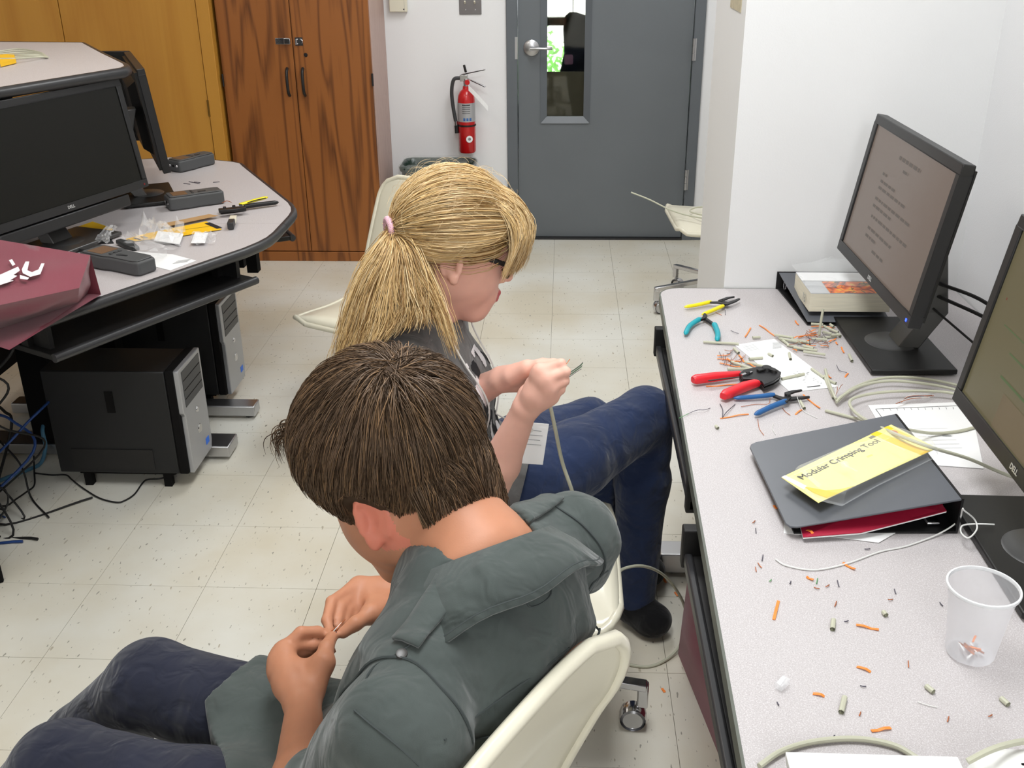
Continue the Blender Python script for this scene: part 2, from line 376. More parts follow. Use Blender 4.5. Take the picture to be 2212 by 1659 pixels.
for z, x0_, x1_, d_ in ((.30, -.05, .34, .07), (.50, -.04, .34, .08), (.68, -.024, .35, .09), (.80, -.003, .35, .09), (.875, -.014, .35, .09), (.95, -.012, .35, .08), (1.01, -.006, .33, .06), (1.045, .005, .15, .04), (1.066, .03, .08, .02)):
    ring = []
    for q in range(24):
        a = 2*math.pi*q/24; w_ = 1+.06*math.sin(5*a+z*9)
        ring.append((.5*(x0_+x1_)+.5*(x1_-x0_)*math.cos(a)*w_, 7.4+d_*math.sin(a)*w_, z))
    ring.append(ring[0]); rows.append(ring)
mat('coat_dark', (26, 27, 24), .9)
MB().sheet(rows).build('coat_body', 'coat_dark', coat, smooth=True, ang=180)
mat('coat_pink', (206, 150, 190), .8)
MB().box(.0, .06, 7.302, 7.322, .735, .80).build('pink_patch', 'coat_pink', coat, bevel=.01)
MB().tube([(.055, 7.4, 1.05), (.055, 7.4, 1.2), (.055, 7.4, 2.74)], .004, 6).build('hanging_cord', 'coat_dark', coat)
# ------------------------------------------------------------------ tall oak-faced cabinet and maple closet
cb = thing('storage_cabinet', 'tall dark oak storage cabinet with two doors and a hasp', 'cabinet', (-1.313, 5.39, 0))
cx0, cx1, cyf = -1.688, -.938, 5.172
b = MB(); b.box(cx1-.018, cx1, cyf+.02, WY-.002, 0, 1.98); b.build('side_panel', 'cabinet_side', cb, bevel=.002)
b = MB(); b.box(cx0, cx0+.018, cyf+.02, WY-.002, 0, 1.98).box(cx0+.018, cx1-.018, WY-.02, WY-.002, 0, 1.98).box(cx0+.018, cx1-.018, cyf+.02, WY-.02, 1.96, 1.98).box(cx0+.018, cx1-.018, cyf+.02, WY-.02, .05, .07)
b.build('carcass', 'oak_laminate', cb)
MB().box(cx0, cx1, cyf-.004, cyf+.018, 0, .05).build('plinth', 'oak_laminate', cb, bevel=.002)
xm = -1.322
for k, (a, e) in enumerate(((cx0+.003, xm-.0015), (xm+.0015, cx1-.003))):
    d = MB().box(a, e, cyf, cyf+.019, .055, 1.975).build('door', 'oak_laminate', cb, bevel=.0015)
    hx = xm-.038 if k == 0 else xm+.040
    MB().tube(spline([(hx, cyf, .985), (hx, cyf-.02, .968), (hx, cyf-.026, .92), (hx, cyf-.02, .872), (hx, cyf, .855)], 5), .0075, 10).build('handle', 'black_plastic', d, smooth=True)
    for z in (.93, 1.6, .25):
        MB().cyl((cx0+.002 if k == 0 else cx1-.002, cyf-.004, z-.03), (cx0+.002 if k == 0 else cx1-.002, cyf-.004, z+.03), .005, n=8).build('hinge', 'dark_steel', d)
b = MB(); b.box(-1.405, -1.338, cyf-.003, cyf, 1.098, 1.128).box(-1.36, -1.33, cyf-.014, cyf-.003, 1.100, 1.126)
b.build('hasp_strap', 'chrome', cb, bevel=.002)
b = MB(); b.box(-1.308, -1.270, cyf-.003, cyf, 1.092, 1.130); b.tube([(-1.30, cyf-.003, 1.12), (-1.30, cyf-.018, 1.12), (-1.30, cyf-.018, 1.10), (-1.30, cyf-.003, 1.10)], .004, 8); b.cyl((-1.283, cyf-.012, 1.111), (-1.283, cyf-.002, 1.111), .012, n=14)
b.build('hasp_staple', 'chrome', cb, smooth=True)
MB().lathe([(0, .004), (.008, .004), (.010, 0)], (-1.262, cyf, 1.048), (0, -1, 0), 14).build('key_lock', 'dark_steel', cb)

mp = thing('maple_closet', 'honey maple built-in closet with flat doors left of the oak cabinet', 'closet', (-2.4, 5.37, 0))
mx1, myf = -1.70, 5.13
MB().box(-3.6, mx1, myf+.03, WY-.003, 0, 2.3).build('carcass', 'maple', mp)
MB().box(mx1-.062, mx1, myf, myf+.028, 0, 2.3).build('stile', 'maple', mp, bevel=.002)
for a, e in ((-2.432, mx1-.065), (-3.12, -2.436)):
    d = MB().box(a, e, myf+.004, myf+.027, .04, 2.28).build('door', 'maple', mp, bevel=.0015)
    for z in (.80, 1.75):
        MB().cyl((e+.0015, myf+.001, z-.04), (e+.0015, myf+.001, z+.04), .0055, n=8).build('hinge', mat('brass%d%d' % (int(-a*10), int(z*10)), (130, 100, 50), .4, 1), d)
# ------------------------------------------------------------------ far wall fittings
fx = -.515; fy = WY-.075
fe = thing('fire_extinguisher', 'red fire extinguisher with silver label hung beside the grey door', 'extinguisher', (fx, fy, .5))
mat('extinguisher_red', (190, 22, 26), .3, coat=.4)
mat('silver_label', (178, 178, 180), .4, .3)
mat('rubber_hose', (58, 58, 60), .55)
R_ = .046
MB().lathe([(0, .0), (R_*.9, .0), (R_, .008), (R_, .275), (R_*.93, .297), (R_*.7, .318), (.018, .330), (.016, .345), (0, .345)], (fx, fy, .502), n=32).build('cylinder_body', 'extinguisher_red', fe, smooth=True)
MB().lathe([(R_+.0006, .165), (R_+.0006, .262)], (fx, fy, .502), n=32, caps=False).build('label_band', 'silver_label', fe, smooth=True)
b = MB()
for k, z in enumerate((.752, .742, .733, .722, .712)):
    for q in range(7):
        a = -1.9+q*.13; b.box(fx+(R_+.001)*math.cos(a)-.0022, fx+(R_+.001)*math.cos(a)+.0022, fy+(R_+.001)*math.sin(a)-.0006, fy+(R_+.001)*math.sin(a)+.0006, z, z+(.006 if k == 0 else .0025))
b.build('label_print', 'black_ink', fe)
mat('label_blue', (60, 105, 165), .6)
b = MB()
for a in (-1.75, -1.4, -1.05):
    u = Vector((-math.sin(a), math.cos(a), 0)); c0 = Vector((fx+(R_+.0012)*math.cos(a), fy+(R_+.0012)*math.sin(a), .681)); b.obox(c0, u, (math.cos(a), math.sin(a), 0), (0, 0, 1), .011, .001, .014)
b.build('pictogram', 'label_blue', fe)
MB().lathe([(R_+.0015, .140), (R_+.003, .141), (R_+.003, .148), (R_+.0015, .149)], (fx, fy, .502), n=32, caps=False).build('bracket_strap', 'soft_black', fe, smooth=True)
MB().box(fx-.02, fx+.02, fy+R_-.002, WY-.001, .63, .67).build('wall_bracket', 'soft_black', fe)
MB().lathe([(0, .0012), (.017, .0012), (.0185, 0)], (fx+.016, fy-R_*.94-.0012, .578), (.34, -.94, 0), 20).build('round_sticker', 'white_paper', fe)
MB().lathe([(0, .0016), (.008, .0016), (.008, .0012)], (fx+.016, fy-R_*.94-.0016, .579), (.34, -.94, 0), 12).build('sticker_print', 'grey_ink', fe)
b = MB(); b.cyl((fx, fy, .845), (fx, fy, .885), .014); b.box(fx-.030, fx+.012, fy-.012, fy+.012, .872, .905)
b.build('valve', 'chrome', fe, bevel=.002)
MB().lathe([(0, .012), (.013, .012), (.014, 0)], (fx+.008, fy-.012, .868), (.2, -1, 0), 18).build('gauge', 'extinguisher_red', fe, smooth=True)
MB().bar((fx-.02, fy-.0, .905), (fx+.105, fy-.035, .934), .016, .006).build('top_lever', 'chrome', fe, bevel=.001)
MB().bar((fx+.01, fy-.0, .885), (fx+.105, fy-.03, .847), .014, .006).build('carry_handle', 'chrome', fe, bevel=.001)
MB().bar((fx-.006, fy-.01, .955), (fx+.004, fy-.016, .918), .008, .012).build('pull_pin', 'black_plastic', fe, bevel=.002)
MB().tube(spline([(fx-.03, fy, .888), (fx-.062, fy-.005, .880), (fx-.075, fy-.005, .82), (fx-.07, fy-.005, .74), (fx-.058, fy-.008, .665)], 6), .0095, 12).build('hose', 'rubber_hose', fe, smooth=True)
b = MB(); b.cyl((fx-.058, fy-.008, .668), (fx-.056, fy-.009, .645), .011); b.build('nozzle_ring', 'chrome', fe)
MB().cyl((fx-.056, fy-.009, .646), (fx-.054, fy-.010, .604), .0105).build('nozzle', 'soft_black', fe)
rows = []
for q in range(9):
    t = q/8; rows.append([(fx+.018+.10*t, fy-.05-.01*math.sin(t*3), .845-.085*t-.02*t*t+dz_) for dz_ in (.014, -.014)])
MB().sheet(rows).build('inspection_tag', 'white_paper', fe, solid=.0006)
sw = thing('light_switch', 'grey steel double light switch plate on the far wall', 'light switch', (-.488, WY-.004, 1.24))
MB().box(-.545, -.430, WY-.006, WY-.001, 1.196, 1.316).build('plate', mat('plate_steel', (128, 124, 124), .35, .7), sw, bevel=.002)
for x in (-.514, -.464):
    MB().bar((x, WY-.006, 1.25), (x, WY-.022, 1.262), .008, .008).build('toggle', 'cream_plastic', sw, bevel=.001)
    MB().lathe([(0, .001), (.0028, .001), (.003, 0)], (x+.003, WY-.006, 1.22), (0, -1, 0), 8).build('screw', 'chrome', sw)
th = thing('thermostat', 'cream plastic thermostat box on the white wall near the cabinet', 'thermostat', (-.85, WY-.02, 1.25))
MB().box(-.905, -.812, WY-.034, WY-.001, 1.212, 1.36).build('housing', 'cream_plastic', th, bevel=.004)
MB().box(-.832, -.826, WY-.0352, WY-.034, 1.222, 1.228).build('logo_dot', 'black_ink', th)
MB().box(-.8265, -.8255, WY-.0345, WY-.033, 1.215, 1.355).build('cover_seam', 'grey_ink', th)
# ------------------------------------------------------------------ waste bin with liner
wbn = thing('waste_bin', 'dark green plastic waste bin with clear liner below the extinguisher', 'bin', (-.66, 5.42, 0))
mat('bin_green', (22, 46, 36), .35, coat=.2)
def rrect(cx_, cy_, hx, hy, r, z, n=6):
    P = []
    for sx_, sy_, a0 in ((1, 1, 0), (-1, 1, 90), (-1, -1, 180), (1, -1, 270)):
        for q in range(n+1):
            a = math.radians(a0+90*q/n); P.append((cx_+sx_*(hx-r)+r*math.cos(a), cy_+sy_*(hy-r)+r*math.sin(a), z))
    return P
rows = []
for z, hx, hy in ((.0, .135, .085), (.02, .14, .09), (.40, .178, .112), (.40, .186, .118), (.44, .188, .12), (.445, .196, .128), (.462, .199, .131), (.470, .194, .126), (.465, .188, .12), (.42, .176, .11), (.03, .136, .086), (.03, .06, .04)):
    r = rrect(-.66, 5.42, hx, hy, .05, z); rows.append(r+[r[0]])
MB().sheet(rows).build('bin_body', 'bin_green', wbn, smooth=True, ang=50)
mat('clear_film', (240, 242, 242), .12, trans=.0, alpha=.16)
rows = []
for z, g_ in ((.35, .012), (.44, .006), (.474, .004), (.480, -.004), (.468, -.010), (.43, -.012), (.39, -.011)):
    r = [(x+.006*random.uniform(-1, 1), y+.004*random.uniform(-1, 1), zz+.006*random.uniform(-1, 1)) for x, y, zz in rrect(-.66, 5.42, .19-g_, .122-g_, .05, z, 8)]; rows.append(r+[r[0]])
MB().sheet(rows).build('bin_liner', mat('liner_film', (235, 240, 238), .15, alpha=.13), wbn, smooth=True, ang=180)

# ------------------------------------------------------------------ moulded shell chairs
def shell_chair(name, label, loc, yaw, legs=5, leg0=0.0, group='cream moulded shell chairs', top=.81, dz=0.0):
    t = thing(name, label, 'chair', loc, yaw, group)
    prof = spline([(.235, .418), (.222, .443), (.15, .442), (.03, .432), (-.07, .434), (-.125, .455), (-.155, .51), (-.190, .60), (-.232, .70), (-.262, .765), (-.285, top)], 5)
    prof = [p+np.array([0, dz*min(1, max(0, 1))]) for p in prof]
    L = [0]
    for i in range(1, len(prof)): L.append(L[-1]+float(np.linalg.norm(prof[i]-prof[i-1])))
    tot = L[-1]; rows = []; NU = 20
    def pos(u, v):
        s_ = v*tot; i = min(len(prof)-2, max(0, np.searchsorted(L, s_)-1)); f_ = (s_-L[i])/(L[i+1]-L[i]); p = prof[i]*(1-f_)+prof[i+1]*f_; tg = prof[i+1]-prof[i]; tg = tg/np.linalg.norm(tg); nn = np.array([tg[1], -tg[0]])
        d = min(s_, tot-s_); r = .075; w0 = .228-.022*max(0, (v-.45)/.55)
        w_ = w0 if d > r else w0-r+math.sqrt(max(0, r*r-(r-d)**2))
        y = u*w_; e = abs(y/.228)
        lift = .030*e**3*(1 if v > .06 else v/.06)
        q = p-nn*lift
        return Vector((q[0], y, q[1]))
    NV = 44
    for j in range(NV+1): rows.append([pos(-1+2*i/NU, j/NV) for i in range(NU+1)])
    b = MB(); b.sheet(rows)
    sh = b.build('seat_shell', 'cream_plastic', t, smooth=True, solid=.007, world=False, ang=180)
    edge = [r[0] for r in rows]+[p for p in rows[-1][1:-1]]+[r[-1] for r in rows[::-1]]+[p for p in rows[0][::-1][1:-1]]
    edge = [edge[k] for k in range(len(edge)) if (edge[k]-edge[k-1]).length > 1e-4]
    MB().tube(edge+[edge[0]], .0095, 8, caps=False).build('rim', 'cream_plastic', t, smooth=True, world=False, ang=180)
    MB().box(-.08, .08, -.08, .08, .395+dz, .420+dz).build('mount_plate', 'soft_black', t, world=False)
    MB().cyl((0, 0, .14), (0, 0, .40+dz), .020, n=16).build('column', 'chrome', t, world=False)
    MB().lathe([(0, .17), (.03, .17), (.036, .16), (.036, .11), (0, .11)], n=20).build('hub', 'chrome', t, smooth=True, world=False)
    for k in range(legs):
        a = leg0+2*math.pi*k/legs; d = Vector((math.cos(a), math.sin(a), 0))
        b = MB(); b.bar(d*.03+Vector((0, 0, .145)), d*.312+Vector((0, 0, .118)), .024, .018); b.bar(d*.304+Vector((0, 0, .126)), d*.304+Vector((0, 0, .062)), .018, .024, (d.x, d.y, 0))
        lg = b.build('leg', 'chrome', t, bevel=.003, world=False)
        s_ = Vector((-d.y, d.x, 0)); c0 = d*.285+Vector((0, 0, .028)); b = MB()
        b.lathe([(0, -.013), (.022, -.013), (.0275, -.008), (.0275, .008), (.022, .013), (0, .013)], c0, s_, 18)
        b.build('caster_wheel', 'satin_steel', lg, smooth=True, world=False)
        MB().lathe([(.0285, -.017), (.031, -.006), (.031, .006), (.0285, .017)], c0+Vector((0, 0, .004)), s_, 18, caps=False).build('caster_hood', 'chrome', lg, smooth=True, world=False)
    return t
shell_chair('shell_chair', 'empty cream shell chair facing the left computer desk', (-.605, 3.295, 0), math.atan2(-.89, -.47), leg0=.4)
shell_chair('shell_chair', 'cream shell chair holding a loose cable end, half hidden behind the pier', (.72, 4.50, 0), math.radians(183), leg0=2.75)
shell_chair('shell_chair', 'cream shell chair under the blonde person in the grey T-shirt', (-.115, 1.80, 0), math.radians(0), leg0=math.radians(-5))
shell_chair('shell_chair', 'cream shell chair in the foreground whose back rim curves behind the dark-haired person', (-.282, .920, 0), math.atan2(.50, -.866), leg0=.5, top=.86, dz=.07)
# ------------------------------------------------------------------ the left pair of workstation desks (mirror images about the seam at y = 3.273)
SEAM = 3.273
mat('bumper', (44, 44, 46), .38, spec=.6)
def mirror(P): return [(x, 2*SEAM-y) for x, y in P]
edge = [(-.928, SEAM-.0008), (-.928, SEAM-.10), (-.933, SEAM-.16), (-.948, SEAM-.215), (-.975, SEAM-.28), (-1.313, 2.40), (-1.337, 2.352), (-1.375, 2.322), (-1.47, 2.285), (-1.67, 2.235), (-2.15, 2.40)]
def left_desk(name, label, P, sgn):
    d = thing(name, label, 'desk', (-1.5, SEAM+sgn*.5, 0), 0, 'left computer desks')
    poly = P+[(-2.15, SEAM-.0008) if sgn < 0 else (-2.15, SEAM+.0008)]
    MB().prism(poly, .70, .73).build('desktop', 'laminate', d)
    pts = [(x, y, .7145) for x, y in P]; pts2 = []
    for i in range(len(pts)-1):
        for k in range(3): pts2.append(tuple(pts[i][q]+(pts[i+1][q]-pts[i][q])*k/3 for q in range(3)))
    pts2.append(pts[-1])
    MB().tube(pts2, .0165, 12).build('edge_bumper', 'bumper', d, smooth=True)
    # keyboard tray under the front edge
    y_ = lambda q: SEAM+(q if sgn > 0 else -q)
    A = Vector((-1.318, y_(.878), 0)); B = Vector((-.965, y_(.232), 0)); u = (B-A).normalized(); n = Vector((u.y, -u.x, 0)) if sgn < 0 else Vector((-u.y, u.x, 0))
    zt = .612
    b = MB(); c0 = (A+B)/2-n*.17+Vector((0, 0, zt)); b.obox(c0, u, n, (0, 0, 1), (B-A).length, .34, .016)
    tr = b.build('keyboard_tray', 'black_plastic', d, bevel=.002)
    MB().cyl(A+n*.004+Vector((0, 0, zt)), B+n*.004+Vector((0, 0, zt)), .0125, n=12).build('tray_lip', 'bumper', tr, smooth=True)
    for E_ in (A+u*.03, B-u*.03):
        b = MB(); c0 = E_-n*.20; b.obox(c0+Vector((0, 0, .655)), u, n, (0, 0, 1), .014, .32, .09); b.obox(c0+n*.08+Vector((0, 0, .655)), u, n, (0, 0, 1), .05, .03, .09)
        b.build('tray_bracket', 'soft_black', tr)
    # legs: dark posts on long flat grey feet
    mat_f = 'satin_steel'
    for yy in ((3.10, 2.96) if sgn < 0 else (3.29+.0, 3.75)):
        pass
    return d
D1 = left_desk('computer_desk', 'grey laminate computer desk nearest on the left, with a maroon bag on it', edge, -1)
D2 = left_desk('computer_desk', 'grey laminate computer desk behind the seam on the left', mirror(edge), 1)
def desk_foot(d, xr, yc, w, x_post):
    f = MB().box(-2.0, xr, yc-w/2, yc+w/2, .012, .052).build('foot', 'satin_steel', d, bevel=.004)
    MB().lathe([(0, 0), (.016, 0), (.016, .006), (.006, .010), (.006, .014), (0, .014)], (xr-.03, yc, .0), n=14).build('glide', 'dark_steel', f, smooth=True)
    MB().box(x_post-.05, x_post+.05, yc-.03, yc+.03, .05, .70).build('leg', 'matte_black', d, bevel=.004)
desk_foot(D1, -1.10, 3.02, .10, -1.72); desk_foot(D2, -1.10, 3.312, .066, -1.62)
MB().box(-2.1, -1.72, 2.42, 2.44, .2, .70).build('side_panel', 'matte_black', D1)
MB().box(-2.12, -2.10, 2.45, 3.26, .1, .70).build('modesty_panel', 'matte_black', D1)
MB().box(-2.12, -2.10, 3.29, 4.1, .1, .70).build('modesty_panel', 'matte_black', D2)
b = MB(); b.box(-1.17, -1.13, 3.60, 3.64, .45, .70); b.box(-1.24, -1.20, 3.66, 3.70, .45, .70); b.build('tray_support', 'matte_black', D2)
# raised shelf
sf = thing('monitor_shelf', 'raised grey laminate shelf with black edge above the left desks', 'shelf', (-1.9, 3.36, .73))
sh = [(-1.90, 2.16), (-1.575, 2.885), (-1.394, 3.295), (-1.40, 3.345), (-1.432, 3.41), (-1.625, 3.70), (-1.85, 4.05), (-2.3, 4.1), (-2.3, 2.5)]
MB().prism(sh, 1.197, 1.2255).build('shelf_board', 'laminate', sf)
MB().tube([(x, y, 1.2105) for x, y in sh[:8]], .0165, 10).build('shelf_edge', 'bumper', sf, smooth=True)
MB().box(-1.98, -1.93, 3.10, 3.60, .7312, 1.197).build('post', 'matte_black', sf)
MB().box(-2.25, -2.2, 2.6, 2.9, .7312, 1.197).build('post', 'matte_black', sf)
# ------------------------------------------------------------------ flat monitors
mat('bezel', (32, 32, 33), .4); mat('bezel_dark', (22, 22, 22), .45)
mat('screen_off', (16, 16, 12), .22, spec=.3)
mat('stand_grey', (88, 88, 88), .34, .55)
mat('logo_silver', (200, 200, 200), .3, .6)
mat('led_blue', (40, 60, 255), .4, emit=(40, 70, 255), estr=4); mat('led_red', (120, 30, 30), .4)
def monitor(label, base, rz, W, H, zb, dy, tilt, screen, base_dx=0, soundbar=False, led=None, logo_x=0, bsz=(.30, .185), group='flat black monitors', base_mat='bezel_dark', neck=True):
    t = thing('monitor', label, 'monitor', base, rz, group)
    z0 = zb-base[2]; c, s = math.cos(tilt), math.sin(tilt)
    def P(x, h, d=0): return Vector((x, dy+h*s+d*c, z0+h*c-d*s))       # h up the panel, d behind its front
    def slab(b, x0, x1, h0, h1, d0, d1): b.hexa([P(x0, h0, d0), P(x1, h0, d0), P(x1, h0, d1), P(x0, h0, d1), P(x0, h1, d0), P(x1, h1, d0), P(x1, h1, d1), P(x0, h1, d1)])
    w = W/2; bz = .021; bb = .026
    b = MB(); slab(b, -w, w, 0, bb, 0, .026); slab(b, -w, w, H-bz, H, 0, .026); slab(b, -w, -w+bz, bb, H-bz, 0, .026); slab(b, w-bz, w, bb, H-bz, 0, .026)
    fr = b.build('bezel', 'bezel', t, world=False, bevel=.002)
    b = MB(); slab(b, -w+bz-.001, w-bz+.001, bb-.001, H-bz+.001, .004, .010); b.build('screen', screen, t, world=False)
    b = MB(); slab(b, -w+.012, w-.012, .012, H-.012, .024, .036)
    Q = [P(x*w*.62, H*(.5+y*.36), .036) for x, y in ((-1, -1), (1, -1), (1, 1), (-1, 1))]; Q2 = [P(x*w*.5, H*(.5+y*.30), .064) for x, y in ((-1, -1), (1, -1), (1, 1), (-1, 1))]
    b.hexa(Q+Q2); b.build('back_cover', 'bezel_dark', t, world=False)
    letters('DELL', .0125, P(logo_x, bb*.5, -.0008), (1, 0, 0), (0, s, c), 'logo_silver', t_local(t), 'logo', bold=.0004)
    lg = bpy.data.objects[-1] if False else None
    if led:
        b = MB(); slab(b, w-.022, w-.016, .008, .014, -.0008, .0002); b.build('power_led', led, t, world=False)
    bw, bd = bsz; bx = base_dx
    b = MB(); b.box(bx-bw/2, bx+bw/2, -bd/2, bd/2, .004, .016); bo = b.build('base', base_mat, t, world=False, bevel=.003)
    MB().lathe([(0, .0185), (.055, .0185), (.060, .016)], (bx, 0, 0), n=32).build('swivel_disc', 'stand_grey', bo, smooth=True, world=False)
    if neck:
        yb = .012; top = P(bx, H*.62, .066)
        pr = [(-.040, yb-.01), (.040, yb-.01), (.046, yb+.035), (-.046, yb+.035)]; b = MB()
        lo = [Vector((bx+x, y, .016)) for x, y in pr]; hi = [Vector((bx+x*.8, top.y+(y-yb), top.z)) for x, y in pr]; md = [Vector((bx+x*.9, yb+.055+(y-yb), .10)) for x, y in pr]
        b.hexa(lo+md); b.hexa(md+hi); b.build('neck', 'stand_grey', t, world=False, bevel=.003)
    if soundbar:
        b = MB(); slab(b, -w*.92, w*.70, -.040, -.004, .002, .045); b.build('soundbar', 'bezel', t, world=False, bevel=.004)
        b = MB(); slab(b, -w*.70, w*.5, -.004, .012, .026, .04); b.build('soundbar_clip', 'bezel_dark', t, world=False)
    return t
class t_local:                      # lets letters() place text in a thing's own axes
    def __init__(s, t): s.t = t
_root_inv = root_inv
def root_inv(p): return Matrix.Identity(4) if isinstance(p, t_local) else _root_inv(p)
_letters = letters
def letters(text, size, o, ax, ay, m, parent, *a, **k):
    ob = _letters(text, size, o, ax, ay, m, None, *a, **k)
    if isinstance(parent, t_local): ob.parent = parent.t
    elif parent is not None:
        ob.data.transform(_root_inv(parent)); ob.parent = parent
    return ob
monitor('switched-off black monitor on the left desk, facing the room above the maroon bag', (-1.54, 3.005, .73), math.radians(70.3), .64, .345, .853, -.078, math.radians(9), 'screen_off', soundbar=True, led='led_red', logo_x=-.02, base_mat='stand_grey')
monitor('black monitor seen edge-on behind the switched-off one on the left desk', (-1.585, 3.77, .73), math.radians(116), .56, .36, .835, -.085, math.radians(6), 'screen_off', base_dx=-.17)
monitor('black monitor seen only as a top edge behind the raised left shelf', (-1.87, 4.02, .73), math.radians(180), .34, .345, .842, -.10, 0, 'screen_off')
# ------------------------------------------------------------------ tower computers under the left desk
mat('tower_black', (26, 26, 27), .5, bump=.1, bscale=500); mat('tower_silver', (172, 173, 176), .34, .55); mat('tower_bay', (62, 63, 65), .4)
mat('sticker_blue', (40, 110, 220), .4)
def tower(label, xf, y0, y1, zb, h, depth=.43):
    t = thing('computer_tower', label, 'computer', (xf-depth/2, (y0+y1)/2, 0), 0, 'towers under the left desk')
    w = y1-y0
    MB().box(xf-depth, xf-.045, y0+.004, y1-.004, zb, zb+h-.004).build('case', 'tower_black', t, bevel=.004)
    # silver front shield: hexagonal outline, proud of a black face
    MB().box(xf-.045, xf-.014, y0, y1, zb, zb+h).build('face', 'matte_black', t, bevel=.006)
    b = MB(); pz_ = [(0.006, .006), (w-.006, .006), (w-.006, h-.006), (.006, h-.006)]
    out = [(w*.06, 0), (w*.94, 0), (w, .03), (w, h*.99), (w*.98, h), (w*.02, h), (0, h*.99), (0, h*.60), (w*.06, h*.56), (w*.06, h*.05)]
    b.oprism([(y, z) for y, z in out], (xf-.016, y0, zb), (0, 1, 0), (0, 0, 1), (1, 0, 0), .016); fr = b.build('front_shield', 'tower_silver', t, bevel=.003)
    MB().box(xf-.0005, xf+.0012, y0+w*.12, y0+w*.92, zb+h*.63, zb+h*.96).build('drive_bay', 'tower_bay', fr)
    for z in (.70, .78, .87): MB().box(xf+.001, xf+.0018, y0+w*.14, y0+w*.90, zb+h*z, zb+h*(z+.006)).build('drive_slot', 'matte_black', fr)
    MB().lathe([(0, .003), (.008, .003), (.010, 0)], (xf, y0+w*.55, zb+h*.50), (1, 0, 0), 18).build('power_button', 'chrome', fr, smooth=True)
    MB().lathe([(0, .002), (.014, .002), (.016, 0)], (xf, y0+w*.55, zb+h*.31), (1, 0, 0), 22).build('round_emblem', 'chrome', fr, smooth=True)
    b = MB(); b.box(xf, xf+.0012, y0+w*.72, y0+w*.86, zb+h*.09, zb+h*.15); b.build('case_sticker', 'sticker_blue', fr)
    MB().box(xf-depth+.05, xf-.12, y0+.0005, y0+.004, zb+.015, zb+.085).build('vent_panel', 'black_plastic', t)
    MB().box(xf-.24, xf-.215, y0+.001, y0+.004, zb+h*.6, zb+h*.8).build('latch', 'matte_black', t)
    # low steel cradle that carries the tower
    b = MB(); b.box(xf-depth+.03, xf-.08, y0-.004, y0+.0, zb-.004, zb+.08) if False else None
    b.box(xf-depth+.06, xf-.06, y0+.01, y1-.01, zb-.006, zb); [b.box(xf-depth*f_-.012, xf-depth*f_+.012, yy-.012, yy+.012, 0, zb-.006) for f_ in (.22, .82) for yy in (y0+.03, y1-.03)]
    b.build('cradle', 'matte_black', t)
    return t
tower('black computer tower with silver front nearest the viewer under the left desk', -1.152, 2.775, 2.972, .055, .355)
tower('black computer tower with silver front farther back under the left desk', -1.205, 3.352, 3.545, .06, .355)
# ------------------------------------------------------------------ the right desk along the wall
def fxd(y): return .263-(2.58-y)*.0245
rd = thing('long_desk', 'long grey laminate desk strewn with cable scraps along the right wall', 'desk', (.65, 1.5, 0))
P = [(fxd(.25), .25), (fxd(2.57), 2.57)]+[(fxd(2.57)+.055-.055*math.cos(a), 2.592+.055*math.sin(a)) for a in (0, .4, .8, 1.2, 1.57)]+[(1.046, 2.647), (1.046, .25)]
MB().prism(P, .702, .73).build('desktop', 'laminate', rd)
mat('edge_trim', (92, 96, 88), .45)
pts = [(x, y, .716) for x, y in P[:-1]]
b = MB()
for i in range(len(pts)-1):
    a, c_ = Vector(pts[i]), Vector(pts[i+1]); u = (c_-a).normalized(); n = Vector((-u.y, u.x, 0))
    b.hexa([a+Vector((0, 0, -.015)), c_+Vector((0, 0, -.015)), c_+n*.004+Vector((0, 0, -.015)), a+n*.004+Vector((0, 0, -.015)), a+Vector((0, 0, .0145)), c_+Vector((0, 0, .0145)), c_+n*.004+Vector((0, 0, .0135)), a+n*.004+Vector((0, 0, .0135))])
b.build('edge_trim', 'edge_trim', rd)
for y0, y1 in ((1.66, 2.44), (.45, 1.505)):
    x0 = fxd((y0+y1)/2)
    tr = MB().box(x0+.004, x0+.30, y0, y1, .634, .65).build('keyboard_tray', 'black_plastic', rd, bevel=.002)
    MB().box(x0-.010, x0+.004, y0, y1, .63, .655).build('tray_lip', 'bumper', tr, bevel=.004)
    for ye in (y0+.012, y1-.012): MB().box(x0-.014, x0+.26, ye-.012, ye+.012, .625, .701).build('tray_bracket', 'soft_black', tr, bevel=.003)
for yy in (2.385, .5):
    f = MB().box(.275, 1.0, yy-.035, yy+.035, .014, .074).build('foot', 'satin_steel', rd, bevel=.004)
    MB().lathe([(0, 0), (.014, 0), (.014, .008), (0, .014)], (.31, yy, 0), n=12).build('glide', 'dark_steel', f)
    MB().box(.72, .82, yy-.03, yy+.03, .07, .702).build('leg', 'matte_black', rd, bevel=.004)
MB().box(.98, 1.0, .3, 2.6, .25, .702).build('modesty_panel', 'matte_black', rd)
# monitors of the right desk
def screen_mat(name, base, tint):
    m = mat(name, (40, 36, 32), .3, emit=base, estr=.62, spec=.4); nt = m.node_tree; b = nt.nodes['Principled BSDF']
    tc = nt.nodes.new('ShaderNodeTexCoord'); gr = nt.nodes.new('ShaderNodeTexNoise'); gr.inputs['Scale'].default_value = 1.6
    nt.links.new(tc.outputs['Object'], gr.inputs['Vector']); r = nt.nodes.new('ShaderNodeValToRGB'); r.color_ramp.elements[0].position = .3; r.color_ramp.elements[1].position = .7
    r.color_ramp.elements[0].color = lin(base)+(1,); r.color_ramp.elements[1].color = lin(tint)+(1,)
    nt.links.new(gr.outputs[0], r.inputs[0]); nt.links.new(r.outputs[0], b.inputs['Emission Color']); return m
screen_mat('screen_brown', (118, 106, 98), (112, 96, 86)); screen_mat('screen_olive', (98, 92, 64), (104, 98, 72))
